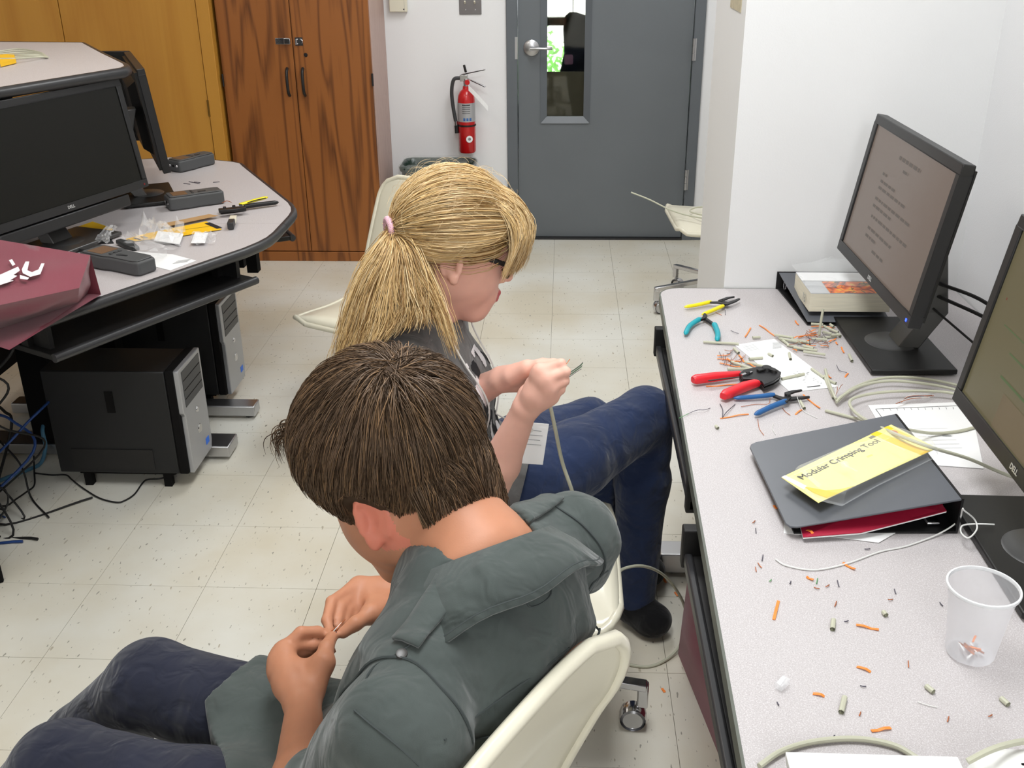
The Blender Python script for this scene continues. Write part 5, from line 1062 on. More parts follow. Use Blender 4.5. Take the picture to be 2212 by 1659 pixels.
# ------------------------------------------------------------------ organic shapes: signed distance fields turned into one continuous mesh
class Prims:
    """list of rounded shapes that are blended with one another"""
    def __init__(s): s.L = []
    def cone(s, a, b, r1, r2=None, k=.012, neg=False):
        s.L.append(('c', np.array(a, float), np.array(b, float), r1, r1 if r2 is None else r2, k, neg)); return s
    def chain(s, pts, rad, k=.006):
        for i in range(len(pts)-1): s.cone(pts[i], pts[i+1], rad[i], rad[i+1], k)
        return s
    def ell(s, c, r, R=None, k=.015, neg=False):
        s.L.append(('e', np.array(c, float), np.array(r, float), np.eye(3) if R is None else np.array(R), k, neg)); return s
    def seg(s, p0, p1, lat, a0, b0, a1, b1, k=.03, neg=False):
        s.L.append(('s', np.array(p0, float), np.array(p1, float), np.array(lat, float), a0, b0, a1, b1, k, neg)); return s
    def plane(s, p, n, k=.006):                     # cuts away the side the normal points to
        s.L.append(('p', np.array(p, float), np.array(n, float)/np.linalg.norm(n), k)); return s
    def bbox(s, q, inf):
        if q[0] == 'c': m = max(q[3], q[4])+inf+q[5]; return np.minimum(q[1], q[2])-m, np.maximum(q[1], q[2])+m
        if q[0] == 'e': m = max(q[2])+inf+q[4]; return q[1]-m, q[1]+m
        if q[0] == 's': m = max(q[4:8])+inf+q[8]; return np.minimum(q[1], q[2])-m, np.maximum(q[1], q[2])+m
        return None
    @staticmethod
    def dist(q, X, Y, Z):
        if q[0] == 'c':
            a, b, r1, r2 = q[1:5]; ba = b-a; L2 = max(ba@ba, 1e-12); px, py, pz = X-a[0], Y-a[1], Z-a[2]
            t = np.clip((px*ba[0]+py*ba[1]+pz*ba[2])/L2, 0, 1)
            return np.sqrt((px-t*ba[0])**2+(py-t*ba[1])**2+(pz-t*ba[2])**2)-(r1+(r2-r1)*t)
        if q[0] == 'e':
            c, r, R = q[1:4]; px, py, pz = X-c[0], Y-c[1], Z-c[2]
            u = [(R[0, i]*px+R[1, i]*py+R[2, i]*pz) for i in range(3)]
            k0 = np.sqrt(sum((u[i]/r[i])**2 for i in range(3))); k1 = np.sqrt(sum((u[i]/r[i]**2)**2 for i in range(3)))+1e-9
            return k0*(k0-1)/k1
        if q[0] == 's':
            p0, p1, lat, a0, b0, a1, b1 = q[1:8]; ba = p1-p0; L2 = ba@ba; ax = ba/math.sqrt(L2); la = lat-ax*(lat@ax); la = la/np.linalg.norm(la); fr = np.cross(la, ax)
            px, py, pz = X-p0[0], Y-p0[1], Z-p0[2]; t = np.clip((px*ba[0]+py*ba[1]+pz*ba[2])/L2, 0, 1)
            qx, qy, qz = px-t*ba[0], py-t*ba[1], pz-t*ba[2]
            u = qx*la[0]+qy*la[1]+qz*la[2]; v = qx*fr[0]+qy*fr[1]+qz*fr[2]; w = qx*ax[0]+qy*ax[1]+qz*ax[2]
            A = a0+(a1-a0)*t; B = b0+(b1-b0)*t; k0 = np.sqrt((u/A)**2+(v/B)**2+(w/np.minimum(A, B))**2); k1 = np.sqrt((u/A**2)**2+(v/B**2)**2+(w/np.minimum(A, B)**2)**2)+1e-9
            return k0*(k0-1)/k1
    def sample(s, X, Y, Z, inf=0.0):
        F = np.full(np.broadcast(X, Y, Z).shape, .3, np.float32)
        for q in s.L:
            if q[0] == 'p': F = np.maximum(F, (X-q[1][0])*q[2][0]+(Y-q[1][1])*q[2][1]+(Z-q[1][2])*q[2][2]); continue
            d = s.dist(q, X, Y, Z)-(0 if q[-1] else inf); k = q[-2]
            F = smin(F, d, k) if not q[-1] else -smin(-F, d, k)
        return F
def smin(a, b, k):
    h = np.maximum(k-np.abs(a-b), 0)/k; return np.minimum(a, b)-h*h*k*.25
def field(pr, lo, hi, h, inf=0.0, warp=None):
    lo, hi = np.array(lo, float), np.array(hi, float); n = np.ceil((hi-lo)/h).astype(int)+1
    ax = [(lo[i]+h*np.arange(n[i])).astype(np.float32) for i in range(3)]
    F = np.full(n, .3, np.float32)
    for q in pr.L:
        if q[0] == 'p':
            d = (ax[0][:, None, None]-q[1][0])*q[2][0]+(ax[1][None, :, None]-q[1][1])*q[2][1]+(ax[2][None, None, :]-q[1][2])*q[2][2]
            F = -smin(-F, -d.astype(np.float32), q[3]); continue
        b0, b1 = pr.bbox(q, inf+.02); i0 = np.clip(np.floor((b0-lo)/h).astype(int), 0, n); i1 = np.clip(np.ceil((b1-lo)/h).astype(int)+1, 0, n)
        if np.any(i1 <= i0): continue
        sl = tuple(slice(a, b) for a, b in zip(i0, i1)); X, Y, Z = ax[0][sl[0]][:, None, None], ax[1][sl[1]][None, :, None], ax[2][sl[2]][None, None, :]
        d = pr.dist(q, X, Y, Z).astype(np.float32)-(0 if q[-1] else inf); k = q[-2]
        F[sl] = smin(F[sl], d, k) if not q[-1] else -smin(-F[sl], d, k)
    if warp is not None:
        near = np.abs(F) < .03; I = np.nonzero(near); F[near] += warp(ax[0][I[0]], ax[1][I[1]], ax[2][I[2]]).astype(np.float32)
    return F, lo, h
def surface(F, lo, h, smooth=1):
    S = F < 0; n = np.array(F.shape)
    c = np.zeros(n-1, np.uint8)
    for i in (0, 1):
        for j in (0, 1):
            for k in (0, 1): c += S[i:n[0]-1+i, j:n[1]-1+j, k:n[2]-1+k]
    act = (c > 0) & (c < 8); I = np.argwhere(act); idm = np.full(act.shape, -1, np.int32); idm[act] = np.arange(len(I))
    P = np.zeros((len(I), 3)); W = np.zeros(len(I))
    co = [(i, j, k) for i in (0, 1) for j in (0, 1) for k in (0, 1)]; V = {o: F[I[:, 0]+o[0], I[:, 1]+o[1], I[:, 2]+o[2]] for o in co}
    for a in co:
        for d in range(3):
            if a[d]: continue
            b = list(a); b[d] = 1; b = tuple(b); f0, f1 = V[a], V[b]; m = (f0 < 0) != (f1 < 0)
            t = np.where(m, f0/np.where(m, f0-f1, 1), 0); q = np.array(a, float)[None, :].repeat(len(I), 0); q[:, d] = t
            P[m] += q[m]; W[m] += 1
    P = (P/W[:, None]+I)*h+lo
    Q = []
    for d in range(3):
        a, b = [(1, 2), (2, 0), (0, 1)][d]; sl0 = [slice(None)]*3; sl1 = [slice(None)]*3; sl0[d] = slice(0, n[d]-1); sl1[d] = slice(1, n[d])
        s0, s1 = S[tuple(sl0)], S[tuple(sl1)]; m = s0 != s1; E = np.argwhere(m); fl = s0[m]
        ok = (E[:, a] > 0) & (E[:, b] > 0) & (E[:, a] < n[a]-1) & (E[:, b] < n[b]-1); E, fl = E[ok], fl[ok]
        def cell(da, db):
            C = E.copy(); C[:, a] += da; C[:, b] += db; return idm[C[:, 0], C[:, 1], C[:, 2]]
        q = np.stack([cell(-1, -1), cell(0, -1), cell(0, 0), cell(-1, 0)], 1); q[~fl] = q[~fl][:, ::-1]; Q.append(q)
    Q = np.concatenate(Q); Q = Q[(Q >= 0).all(1)]
    for _ in range(smooth):
        A = np.zeros_like(P); cnt = np.zeros(len(P))
        for i in range(4):
            u, v = Q[:, i], Q[:, (i+1) % 4]
            for x in range(3): A[:, x] += np.bincount(u, P[v, x], len(P))+np.bincount(v, P[u, x], len(P))
            cnt += np.bincount(u, minlength=len(P))+np.bincount(v, minlength=len(P))
        m = cnt > 0; P[m] = .5*P[m]+.5*A[m]/cnt[m][:, None]
    return P, Q
def np_mesh(name, P, Q, mats, parent, midx=None, smooth=True):
    me = bpy.data.meshes.new(name); Mi = np.array(root_inv(parent)) if parent is not None else np.eye(4)
    P = P@Mi[:3, :3].T+Mi[:3, 3]; k = Q.shape[1]
    me.vertices.add(len(P)); me.vertices.foreach_set('co', P.astype(np.float32).ravel())
    me.loops.add(len(Q)*k); me.loops.foreach_set('vertex_index', Q.astype(np.int32).ravel()); me.polygons.add(len(Q))
    me.polygons.foreach_set('loop_start', np.arange(0, len(Q)*k, k, dtype=np.int32))
    for m in mats: me.materials.append(MATS[m])
    if midx is not None: me.polygons.foreach_set('material_index', midx.astype(np.int32))
    me.update(calc_edges=True); me.validate()
    if smooth: me.polygons.foreach_set('use_smooth', np.ones(len(me.polygons), bool))
    o = bpy.data.objects.new(name, me); COL.objects.link(o)
    if parent is not None: o.parent = parent
    return o
def strand_mesh(name, paths, rad, mat_, parent, midx=None, mats=None):
    """paths (S,N,3), rad (S,N) -> three-sided tapering strands in one mesh"""
    S, N, _ = paths.shape; T = np.gradient(paths, axis=1); T /= np.linalg.norm(T, axis=2, keepdims=True)+1e-9
    ref = rng.normal(size=(S, 1, 3)); U = np.cross(T, np.broadcast_to(ref, T.shape)); U /= np.linalg.norm(U, axis=2, keepdims=True)+1e-9; Vv = np.cross(T, U)
    R = []
    for k in range(3):
        a = 2*math.pi*k/3; R.append(paths+(U*math.cos(a)+Vv*math.sin(a))*rad[:, :, None])
    V = np.stack(R, 2).reshape(-1, 3); base = (np.arange(S)*N*3)[:, None, None]+(np.arange(N-1)*3)[None, :, None]+np.arange(3)[None, None, :]
    nx = (np.arange(S)*N*3)[:, None, None]+(np.arange(N-1)*3)[None, :, None]+((np.arange(3)+1) % 3)[None, None, :]
    Q = np.stack([base, nx, nx+3, base+3], -1).reshape(-1, 4)
    mi = None if midx is None else np.repeat(midx, (N-1)*3)
    return np_mesh(name, V, Q, mats or [mat_], parent, mi)
def rot_ypr(yaw, pit, rol):
    c, s = math.cos, math.sin
    Rz = np.array([[c(yaw), -s(yaw), 0], [s(yaw), c(yaw), 0], [0, 0, 1]]); Ry = np.array([[c(pit), 0, s(pit)], [0, 1, 0], [-s(pit), 0, c(pit)]]); Rx = np.array([[1, 0, 0], [0, c(rol), -s(rol)], [0, s(rol), c(rol)]])
    return Rz@Ry@Rx
def at_y(x, y, Y):
    d = FW+RT*(x-IMG_W/2)/F_PX-UP*(y-IMG_H/2)/F_PX; return CAM+d*(Y/d[1])
def head_prims(pr, pos, R, sc, full=True):
    G = lambda p: np.array(pos)+R@(np.array(p, float)*sc)
    E = lambda c, r, k=.015, neg=False, RR=None: pr.ell(G(c), np.array(r)*sc, R if RR is None else R@RR, k*sc, neg)
    Cn = lambda a, b, r1, r2=None, k=.01, neg=False: pr.cone(G(a), G(b), r1*sc, (r1 if r2 is None else r2)*sc, k*sc, neg)
    E((-.012, 0, .050), (.097, .074, .086), .01); E((.030, 0, -.008), (.068, .061, .085), .03); E((.045, 0, .055), (.052, .058, .055), .03)
    for s in (-1, 1):
        Cn((-.010, .046*s, -.038), (.068, .018*s, -.090), .019, .017, .03); E((.054, .033*s, -.030), (.032, .025, .036), .03); E((.0, .053*s, -.014), (.034, .012, .040), .03)
    E((.080, 0, -.088), (.020, .026, .018), .03); E((.080, 0, .034), (.022, .050, .014), .02); E((.088, 0, -.055), (.020, .032, .026), .02)
    Cn((.092, 0, .024), (.117, 0, -.014), .0075, .0110, .014)
    for s in (-1, 1):
        E((.103, .0105*s, -.021), (.011, .0065, .0065), .006); E((.099, .033*s, .012), (.015, .017, .011), .012, True); E((.078, .032*s, .010), (.0135, .0135, .0125), .003)
    Cn((.0975, -.017, -.054), (.0975, .017, -.054), .0052, k=.004); Cn((.1085, -.008, -.0470), (.1085, .008, -.0470), .0058, k=.005); Cn((.1065, -.009, -.0590), (.1065, .009, -.0590), .0068, k=.004)
    for s in (-1, 1):                               # ears: bowl, rim and lobe
        tl = rot_ypr(.42*s, -.28, 0); c0 = np.array([-.014, .074*s, .0])
        E(c0, (.019, .0075, .029), .006, RR=tl)
        rim = [c0+tl@np.array([.018*math.cos(a), .005*s, .0295*math.sin(a)]) for a in np.linspace(-.9, 3.9, 13)]
        for i in range(12): Cn(rim[i], rim[i+1], .0036, k=.003)
        E(c0+tl@np.array([.004, .0075*s, .0]), (.010, .006, .017), .004, True, RR=tl); E(c0+tl@np.array([.006, .004*s, -.030]), (.0085, .0048, .0095), .006, RR=tl)
        Cn(c0+tl@np.array([.013, .004*s, .004]), c0+tl@np.array([.013, .004*s, -.010]), .0042, k=.004)
    return G
# ------------------------------------------------------------------ people
mat('skin_fair', (232, 180, 162), .48, sss=.12, var=.05, vscale=30, bump=.06, bscale=500, spec=.35)
mat('skin_tan', (190, 132, 102), .48, sss=.12, var=.05, vscale=30, bump=.06, bscale=500, spec=.35)
mat('skin_ear', (214, 130, 108), .48, sss=.2, spec=.35); mat('lip_pink', (196, 96, 96), .4, sss=.1)
mat('nail', (238, 188, 186), .25)
def cloth(name, col, rough=.85, wr=.5, fine=900, sheen=.2):
    m = mat(name, col, rough, spec=.2, sheen=sheen); nt = m.node_tree; b = nt.nodes['Principled BSDF']
    tc = nt.nodes.new('ShaderNodeTexCoord'); prev = None
    for sc, st, dist in ((9, min(1, wr*1.6), .022), (24, min(1, wr*1.5), .009), (fine, .25, .0006)):
        n = nt.nodes.new('ShaderNodeTexNoise'); n.inputs['Scale'].default_value = sc; n.inputs['Detail'].default_value = 2; n.inputs['Distortion'].default_value = .8 if sc < 100 else 0
        nt.links.new(tc.outputs['Object'], n.inputs['Vector']); bp = nt.nodes.new('ShaderNodeBump'); bp.inputs['Strength'].default_value = st; bp.inputs['Distance'].default_value = dist
        nt.links.new(n.outputs[0], bp.inputs['Height'])
        if prev: nt.links.new(prev.outputs[0], bp.inputs['Normal'])
        prev = bp
    nt.links.new(prev.outputs[0], b.inputs['Normal'])
    n = nt.nodes.new('ShaderNodeTexNoise'); n.inputs['Scale'].default_value = 14; n.inputs['Detail'].default_value = 6; nt.links.new(tc.outputs['Object'], n.inputs['Vector'])
    r = nt.nodes.new('ShaderNodeValToRGB'); c = lin(col); r.color_ramp.elements[0].position = .3; r.color_ramp.elements[1].position = .7; r.color_ramp.elements[0].color = tuple(v*.86 for v in c)+(1,); r.color_ramp.elements[1].color = tuple(v*1.08 for v in c)+(1,)
    nt.links.new(n.outputs[0], r.inputs[0]); nt.links.new(r.outputs[0], b.inputs['Base Color']); return m
cloth('shirt_charcoal', (104, 103, 102)); cloth('shirt_sage', (74, 81, 79)); cloth('denim_blue', (34, 47, 78), .8, .45); cloth('denim_dark', (36, 39, 54), .85, .5); cloth('sock_black', (22, 22, 24), .9, .4)
mat('hair_blonde', (212, 178, 122), .42, spec=.6); mat('hair_blonde_light', (228, 202, 156), .38, spec=.6); mat('hair_blonde_dark', (156, 120, 74), .45, spec=.5)
mat('hair_brown', (98, 76, 56), .42, spec=.55); mat('hair_brown_light', (134, 104, 74), .4, spec=.55); mat('hair_brown_dark', (62, 47, 34), .7, spec=.2)
def noise3(seed, n=6, f=18):
    r = np.random.default_rng(seed); K = r.normal(size=(n, 3))*f; ph = r.uniform(0, 6.28, n)
    return lambda X, Y, Z: sum(np.sin(K[i, 0]*X+K[i, 1]*Y+K[i, 2]*Z+ph[i]) for i in range(n))/n
def add_hand(pr, W, fingers, thumb, s=1.0):
    W = np.array(W); r = {0: (.0098, .0088, .0080, .0068), 1: (.0100, .0090, .0082, .0070), 2: (.0096, .0086, .0078, .0066), 3: (.0086, .0076, .0068, .0058)}
    for i, f in enumerate(fingers):
        f = [np.array(p) for p in f]; pr.cone(W+(f[0]-W)*.12, f[0], .0165*s, .0125*s, .014); pr.chain(f, [v*s for v in r[i]], .004)
    for i in range(3): pr.cone(np.array(fingers[i][0])*.9+W*.1, np.array(fingers[i+1][0])*.9+W*.1, .0115*s, .0115*s, .010)
    pr.cone(W+(np.array(fingers[1][0])-W)*.45, W+(np.array(fingers[2][0])-W)*.55, .020*s, .019*s, .015)
    t = [np.array(p) for p in thumb]; pr.cone(W, t[0], .017*s, .016*s, .015); pr.chain(t, [.0155*s, .0118*s, .0105*s, .0088*s], .006); pr.cone(t[0], t[1], .0165*s, .012*s, .014)
    pr.cone(t[1], (t[0]+np.array(fingers[0][0]))/2, .010*s, .012*s, .014)
def nail(parent, tip, prev, facing, m='nail', r=.0052):
    tip, prev, n = np.array(tip), np.array(prev), np.array(facing, float); d = tip-prev; d /= np.linalg.norm(d); n = n-d*(n@d); n /= np.linalg.norm(n); s = np.cross(d, n); b = MB(); rows = []
    c0 = tip-d*.001+n*.0062
    for i in range(5):
        u = -1+.5*i; rows.append([Vector(c0+d*(u*.0062)+s*(v*r*(1-.25*u*u*(u > 0)))-n*(.0032*v*v+.0012*(u > .5))) for v in (-1, -.5, 0, .5, 1)])
    b.sheet(rows).build('fingernail', m, parent, smooth=True, solid=.0006, ang=180)
def project(pr, P, inf, it=12):
    P = np.array(P, float); e = 1e-3
    for _ in range(it):
        f = pr.sample(P[:, 0], P[:, 1], P[:, 2], inf); g = np.stack([pr.sample(P[:, 0]+e*(i == 0), P[:, 1]+e*(i == 1), P[:, 2]+e*(i == 2), inf)-f for i in range(3)], 1)/e
        g /= np.linalg.norm(g, axis=1, keepdims=True)+1e-6; P = P-g*np.clip(f, -.03, .03)[:, None]*.8
    return P, g
def seam(pr, pts, inf, r, m, parent, name='seam', lift=0.0):
    Q, g = project(pr, spline(pts, 8), inf); return MB().tube([Vector(q) for q in Q+g*lift], r, 6).build(name, m, parent, smooth=True)

# ================================================================== person in the grey T-shirt (faces the right desk)
GP = thing('person', 'person with a blonde ponytail, glasses and grey T-shirt working on a cable end', 'person', (-.18, 1.86, 0))
gh = np.array([-.201, 1.788, 1.09]); gR = rot_ypr(*np.radians([16.8, 20.7, .5]))
ta = math.radians(-4); ge = np.array([math.cos(ta), math.sin(ta), 0]); gl = np.array([-math.sin(ta), math.cos(ta), 0]); uz = np.array([0, 0, 1.])
gN = np.array([-.262, 1.778, .955]); gS = {1: gN+gl*.150-uz*.042, -1: gN-gl*.150-uz*.042}
gE = {-1: np.array([-.139, 1.668, .648]), 1: at_y(950, 890, 1.90)}; gW = {-1: np.array([-.063, 1.632, .850]), 1: at_y(1080, 820, 1.72)}
gpv = np.array([-.215, 1.85, .53])
spine = [(gpv-uz*.02, .165, .112), (gpv+uz*.05, .162, .112), (gpv+np.array([-.022, -.012, .16]), .124, .098), (gpv+np.array([-.035, -.04, .27]), .132, .098), (gN+np.array([-.004, 0, -.075]), .138, .092), (gN-uz*.018, .085, .062)]
def torso(pr, sp, lat, k=.03):
    for i in range(len(sp)-1): pr.seg(sp[i][0], sp[i+1][0], lat, sp[i][1], sp[i][2], sp[i+1][1], sp[i+1][2], k)
body = Prims(); torso(body, spine, gl)
for s in (1, -1):
    body.cone(gN-uz*.02+gl*s*.05, gS[s], .045, .047, .03).cone(gS[s], gE[s], .044, .036, .02).cone(gE[s], gE[s]*.6+gW[s]*.4, .036, .036, .012).cone(gE[s]*.6+gW[s]*.4, gW[s], .036, .0225, .012)
head_prims(body, gh, gR, 1.0); GG = lambda p: gh+gR@np.array(p, float)
body.cone(GG((-.028, 0, -.03)), gN, .050, .056, .03)
ay = at_y
gRf = [[ay(1165, 799, 1.615), ay(1212, 785, 1.620), ay(1213, 797, 1.645), ay(1202, 801, 1.662)], [ay(1183, 817, 1.605), ay(1222, 803, 1.610), ay(1219, 813, 1.635), ay(1204, 816, 1.652)], [ay(1192, 837, 1.605), ay(1220, 823, 1.610), ay(1215, 831, 1.635), ay(1201, 833, 1.650)], [ay(1194, 857, 1.615), ay(1212, 842, 1.615), ay(1207, 846, 1.635), ay(1195, 849, 1.648)]]
gRt = [ay(1142, 852, 1.652), ay(1166, 822, 1.668), ay(1190, 804, 1.672), ay(1207, 793, 1.670)]
gLf = [[ay(1135, 797, 1.705), ay(1172, 783, 1.695), ay(1197, 783, 1.685), ay(1212, 789, 1.680)], [ay(1138, 809, 1.715), ay(1172, 800, 1.715), ay(1190, 806, 1.705), ay(1203, 811, 1.695)], [ay(1138, 821, 1.722), ay(1168, 815, 1.725), ay(1184, 821, 1.715), ay(1194, 827, 1.705)], [ay(1134, 833, 1.728), ay(1158, 830, 1.732), ay(1172, 836, 1.722), ay(1180, 841, 1.712)]]
gLt = [ay(1106, 812, 1.700), ay(1138, 796, 1.690), ay(1162, 789, 1.685), ay(1188, 787, 1.680)]
add_hand(body, gW[-1], gRf, gRt, .95); add_hand(body, gW[1], gLf, gLt, .92)
F, lo, h = field(body, (-.45, 1.50, .47), (.09, 2.06, 1.25), .0029); P, Q = surface(F, lo, h)
C = (P[Q].mean(1)-gh)@gR; mi = np.zeros(len(Q), int)
lip = (np.abs(C[:, 1]) < .023) & (C[:, 0] > .094) & (((C[:, 2]+.0530)/.0125)**2+(C[:, 1]/.024)**2 < 1); mi[lip] = 1
np_mesh('body', P, Q, ['skin_fair', 'lip_pink'], GP, mi)
# T-shirt
ts = Prims(); torso(ts, [(p, a+.008, b_+.006) for p, a, b_ in [(gpv-uz*.045, .190, .132), (gpv+uz*.05, .182, .130)]+spine[2:]], gl, .04)
ts.seg(gpv+ge*.02-uz*.03, gpv+ge*.13+np.array([.02, .02, .02]), gl, .178, .125, .150, .085, .05)
for s in (1, -1):
    ts.ell(gN+ge*.062+gl*.055*s-uz*.15, (.062, .058, .062), k=.04)
    ts.cone(gN-uz*.015+gl*s*.05, gS[s], .052, .058, .03)
slv = Prims()
for s in (1, -1):
    q = gS[s]+(gE[s]-gS[s])*.62; ts.cone(gS[s], q, .058, .060, .025); ts.cone(q, q+(gE[s]-gS[s])*.2, .062, .064, .02)
ts.cone(GG((-.03, 0, -.05)), gN+uz*.012, .056, .066, .006, neg=True)
nz = noise3(3, 6, 22); nz2 = noise3(4, 6, 48)
def warp_g(X, Y, Z):
    u = (X-gN[0])*ge[0]+(Y-gN[1])*ge[1]; w = np.clip((.80-Z)/.25, 0, 1)
    return .0055*nz(X, Y, Z*.6)*(.5+w)+.0022*nz2(X, Y, Z)+.0045*w*np.sin(70*(u*.7+Z*.9)+3*nz(X, Y, Z))
F, lo, h = field(ts, (-.47, 1.50, .46), (.09, 2.10, 1.02), .0042, warp=warp_g)
X, Y, Z = [(lo[i]+h*np.arange(F.shape[i])).astype(np.float32).reshape([-1 if j == i else 1 for j in range(3)]) for i in range(3)]
for s in (1, -1):                                     # sleeve hems
    ax = (gE[s]-gS[s])/np.linalg.norm(gE[s]-gS[s]); q = gS[s]+(gE[s]-gS[s])*.66; d = (X-q[0])*ax[0]+(Y-q[1])*ax[1]+(Z-q[2])*ax[2]
    near = np.sqrt((X-q[0])**2+(Y-q[1])**2+(Z-q[2])**2) < .085+0*d
    dt = np.sqrt(np.maximum((X-gS[s][0]-ax[0]*((X-gS[s][0])*ax[0]+(Y-gS[s][1])*ax[1]+(Z-gS[s][2])*ax[2]))**2+(Y-gS[s][1]-ax[1]*((X-gS[s][0])*ax[0]+(Y-gS[s][1])*ax[1]+(Z-gS[s][2])*ax[2]))**2+(Z-gS[s][2]-ax[2]*((X-gS[s][0])*ax[0]+(Y-gS[s][1])*ax[1]+(Z-gS[s][2])*ax[2]))**2, 0))
    out = (X-gN[0])*gl[0]*s+(Y-gN[1])*gl[1]*s+0*Z
    F = np.where((dt < .085) & (d > -.02) & (d < .2) & (out > .13), np.maximum(F, d), F)
F = np.maximum(F, ((X-(gpv+ge*.135)[0])*ge[0]+(Y-(gpv+ge*.135)[1])*ge[1]-.25*(Z-.56)))
P, Q = surface(F, lo, h, 2); np_mesh('tshirt', P, Q, ['shirt_charcoal'], GP)
MB().tube([Vector(gN+uz*.022+ge*(.069*math.cos(a)+.006)+gl*.063*math.sin(a)-uz*.020*math.cos(a)) for a in np.linspace(0, 2*math.pi, 33)], .0060, 8, caps=False, flat=1.6).build('neckband', 'shirt_charcoal', GP, smooth=True, ang=180)
# white and black print over the chest, laid on the cloth
uu, vv = np.meshgrid(np.linspace(-.135, .135, 96), np.linspace(-.30, -.045, 92), indexing='ij')
pts = gN+gl*uu[..., None]+ge*.22+uz*vv[..., None]; pts = pts.reshape(-1, 3); hit = np.zeros(len(pts))
for _ in range(26):
    f = ts.sample(pts[:, 0], pts[:, 1], pts[:, 2])+warp_g(pts[:, 0], pts[:, 1], pts[:, 2]); pts = pts-ge*np.clip(f-.0012, -.02, .04)[:, None]*.85
G = pts.reshape(96, 92, 3); pa = noise3(21, 7, 95); pb = noise3(22, 7, 60)
val = pa(uu, vv*.45, 0*uu); val2 = pb(uu, vv, 0*uu); ell_m = (uu/.125)**2+((vv+.17)/.125)**2
cu = .25*(val[1:, 1:]+val[:-1, 1:]+val[1:, :-1]+val[:-1, :-1]); c2 = .25*(val2[1:, 1:]+val2[:-1, 1:]+val2[1:, :-1]+val2[:-1, :-1]); em = ell_m[1:, 1:]
white = (cu > .17) & (em < 1); black = (c2 > .12) & (em < .8) & ~white
idx = np.arange(96*92).reshape(96, 92); quads = np.stack([idx[:-1, :-1], idx[1:, :-1], idx[1:, 1:], idx[:-1, 1:]], -1)
Vp = G.reshape(-1, 3)
for nm, msk, mt in (('white_print', white, 'bag_print'), ('dark_print', black, 'black_ink')):
    q = quads[msk]; ln = np.linalg.norm(Vp[q[:, 0]]-Vp[q[:, 2]], axis=1); q = q[ln < .012]; used, inv = np.unique(q, return_inverse=True); np_mesh(nm, Vp[used], inv.reshape(-1, 4), [mt], GP)
# jeans
jn = Prims(); kn = {-1: np.array([.200, 2.165, .580]), 1: np.array([.070, 2.215, .525])}; hp = {-1: np.array([-.150, 1.80, .530]), 1: np.array([-.235, 1.945, .530])}; an = {-1: np.array([.195, 2.15, .085]), 1: np.array([.13, 2.30, .085])}
jn.seg(gpv-uz*.04, gpv+uz*.02, gl, .172, .112, .160, .108, .04)
for s in (1, -1):
    jn.cone(hp[s], hp[s]+(kn[s]-hp[s])*.5, .092, .083, .04).cone(hp[s]+(kn[s]-hp[s])*.5, kn[s], .083, .068, .03).cone(kn[s], kn[s]+(an[s]-kn[s])*.35, .066, .064, .02).cone(kn[s]+(an[s]-kn[s])*.35, an[s], .064, .050, .02)
    jn.plane(np.array([0, 0, .068]), (0, 0, -1)) if s == 1 else None
n1 = noise3(31, 6, 25)
def warp_j(X, Y, Z):
    d = np.sqrt((X-.2)**2+(Y-2.165)**2+(Z-.58)**2); d2 = np.sqrt((X+.02)**2+(Y-1.93)**2+(Z-.56)**2)
    k_ = np.clip(n1(X*.8, Y*.8, Z*.8)*2+.3, 0, 1); return .004*n1(X, Y, Z)+.0035*k_*np.maximum(np.sin(75*d+5*n1(X*.5, Y*.5, Z*.5)), -.3)*np.exp(-((d-.12)/.07)**2)+.0045*k_*np.maximum(np.sin(65*d2+5*n1(X*.5, Y*.5, Z*.5)), -.3)*np.exp(-((d2-.09)/.06)**2)
F, lo, h = field(jn, (-.42, 1.65, .05), (.32, 2.48, .72), .005, warp=warp_j); P, Q = surface(F, lo, h, 2); np_mesh('jeans', P, Q, ['denim_blue'], GP)
for s in (1, -1):
    sh_ = Prims(); a = an[s]; fd = np.array([.55, -.55, 0]) if s == -1 else np.array([.9, .2, 0]); fd = fd/np.linalg.norm(fd)
    sh_.cone(a+uz*.03, a-uz*.035, .044, .044, .02).cone(a-uz*.038-fd*.015, a-uz*.045+fd*(.055 if s == -1 else .11), .042, .038, .02).ell(a-uz*.045+fd*(.062 if s == -1 else .115), (.043, .043, .034), k=.03).plane((0, 0, .002), (0, 0, -1), .004)
    F, lo, h = field(sh_, a-np.array([.2, .2, .1]), a+np.array([.2, .2, .1]), .004, warp=lambda X, Y, Z: .002*n1(X*2, Y*2, Z*2)); P, Q = surface(F, lo, h, 2); np_mesh('sock', P, Q, ['sock_black'], GP)
# glasses
b = MB()
for s in (1, -1):
    b.tube([GG(p) for p in ((-.020, .0765*s, .012), (.0, .0765*s, .024), (.05, .072*s, .024), (.100, .062*s, .020))], [.0022, .0026, .0030, .0032], 8, flat=1.5)
    b.tube([GG((.103-.004*math.cos(a)**2, (.033+.026*math.cos(a))*s, .010+.018*math.sin(a))) for a in np.linspace(0, 6.283, 25)], .0022, 6, caps=False)
b.tube([GG((.106, y, .016)) for y in (-.008, 0, .008)], .0022, 6); b.build('glasses', 'black_plastic', GP, smooth=True)
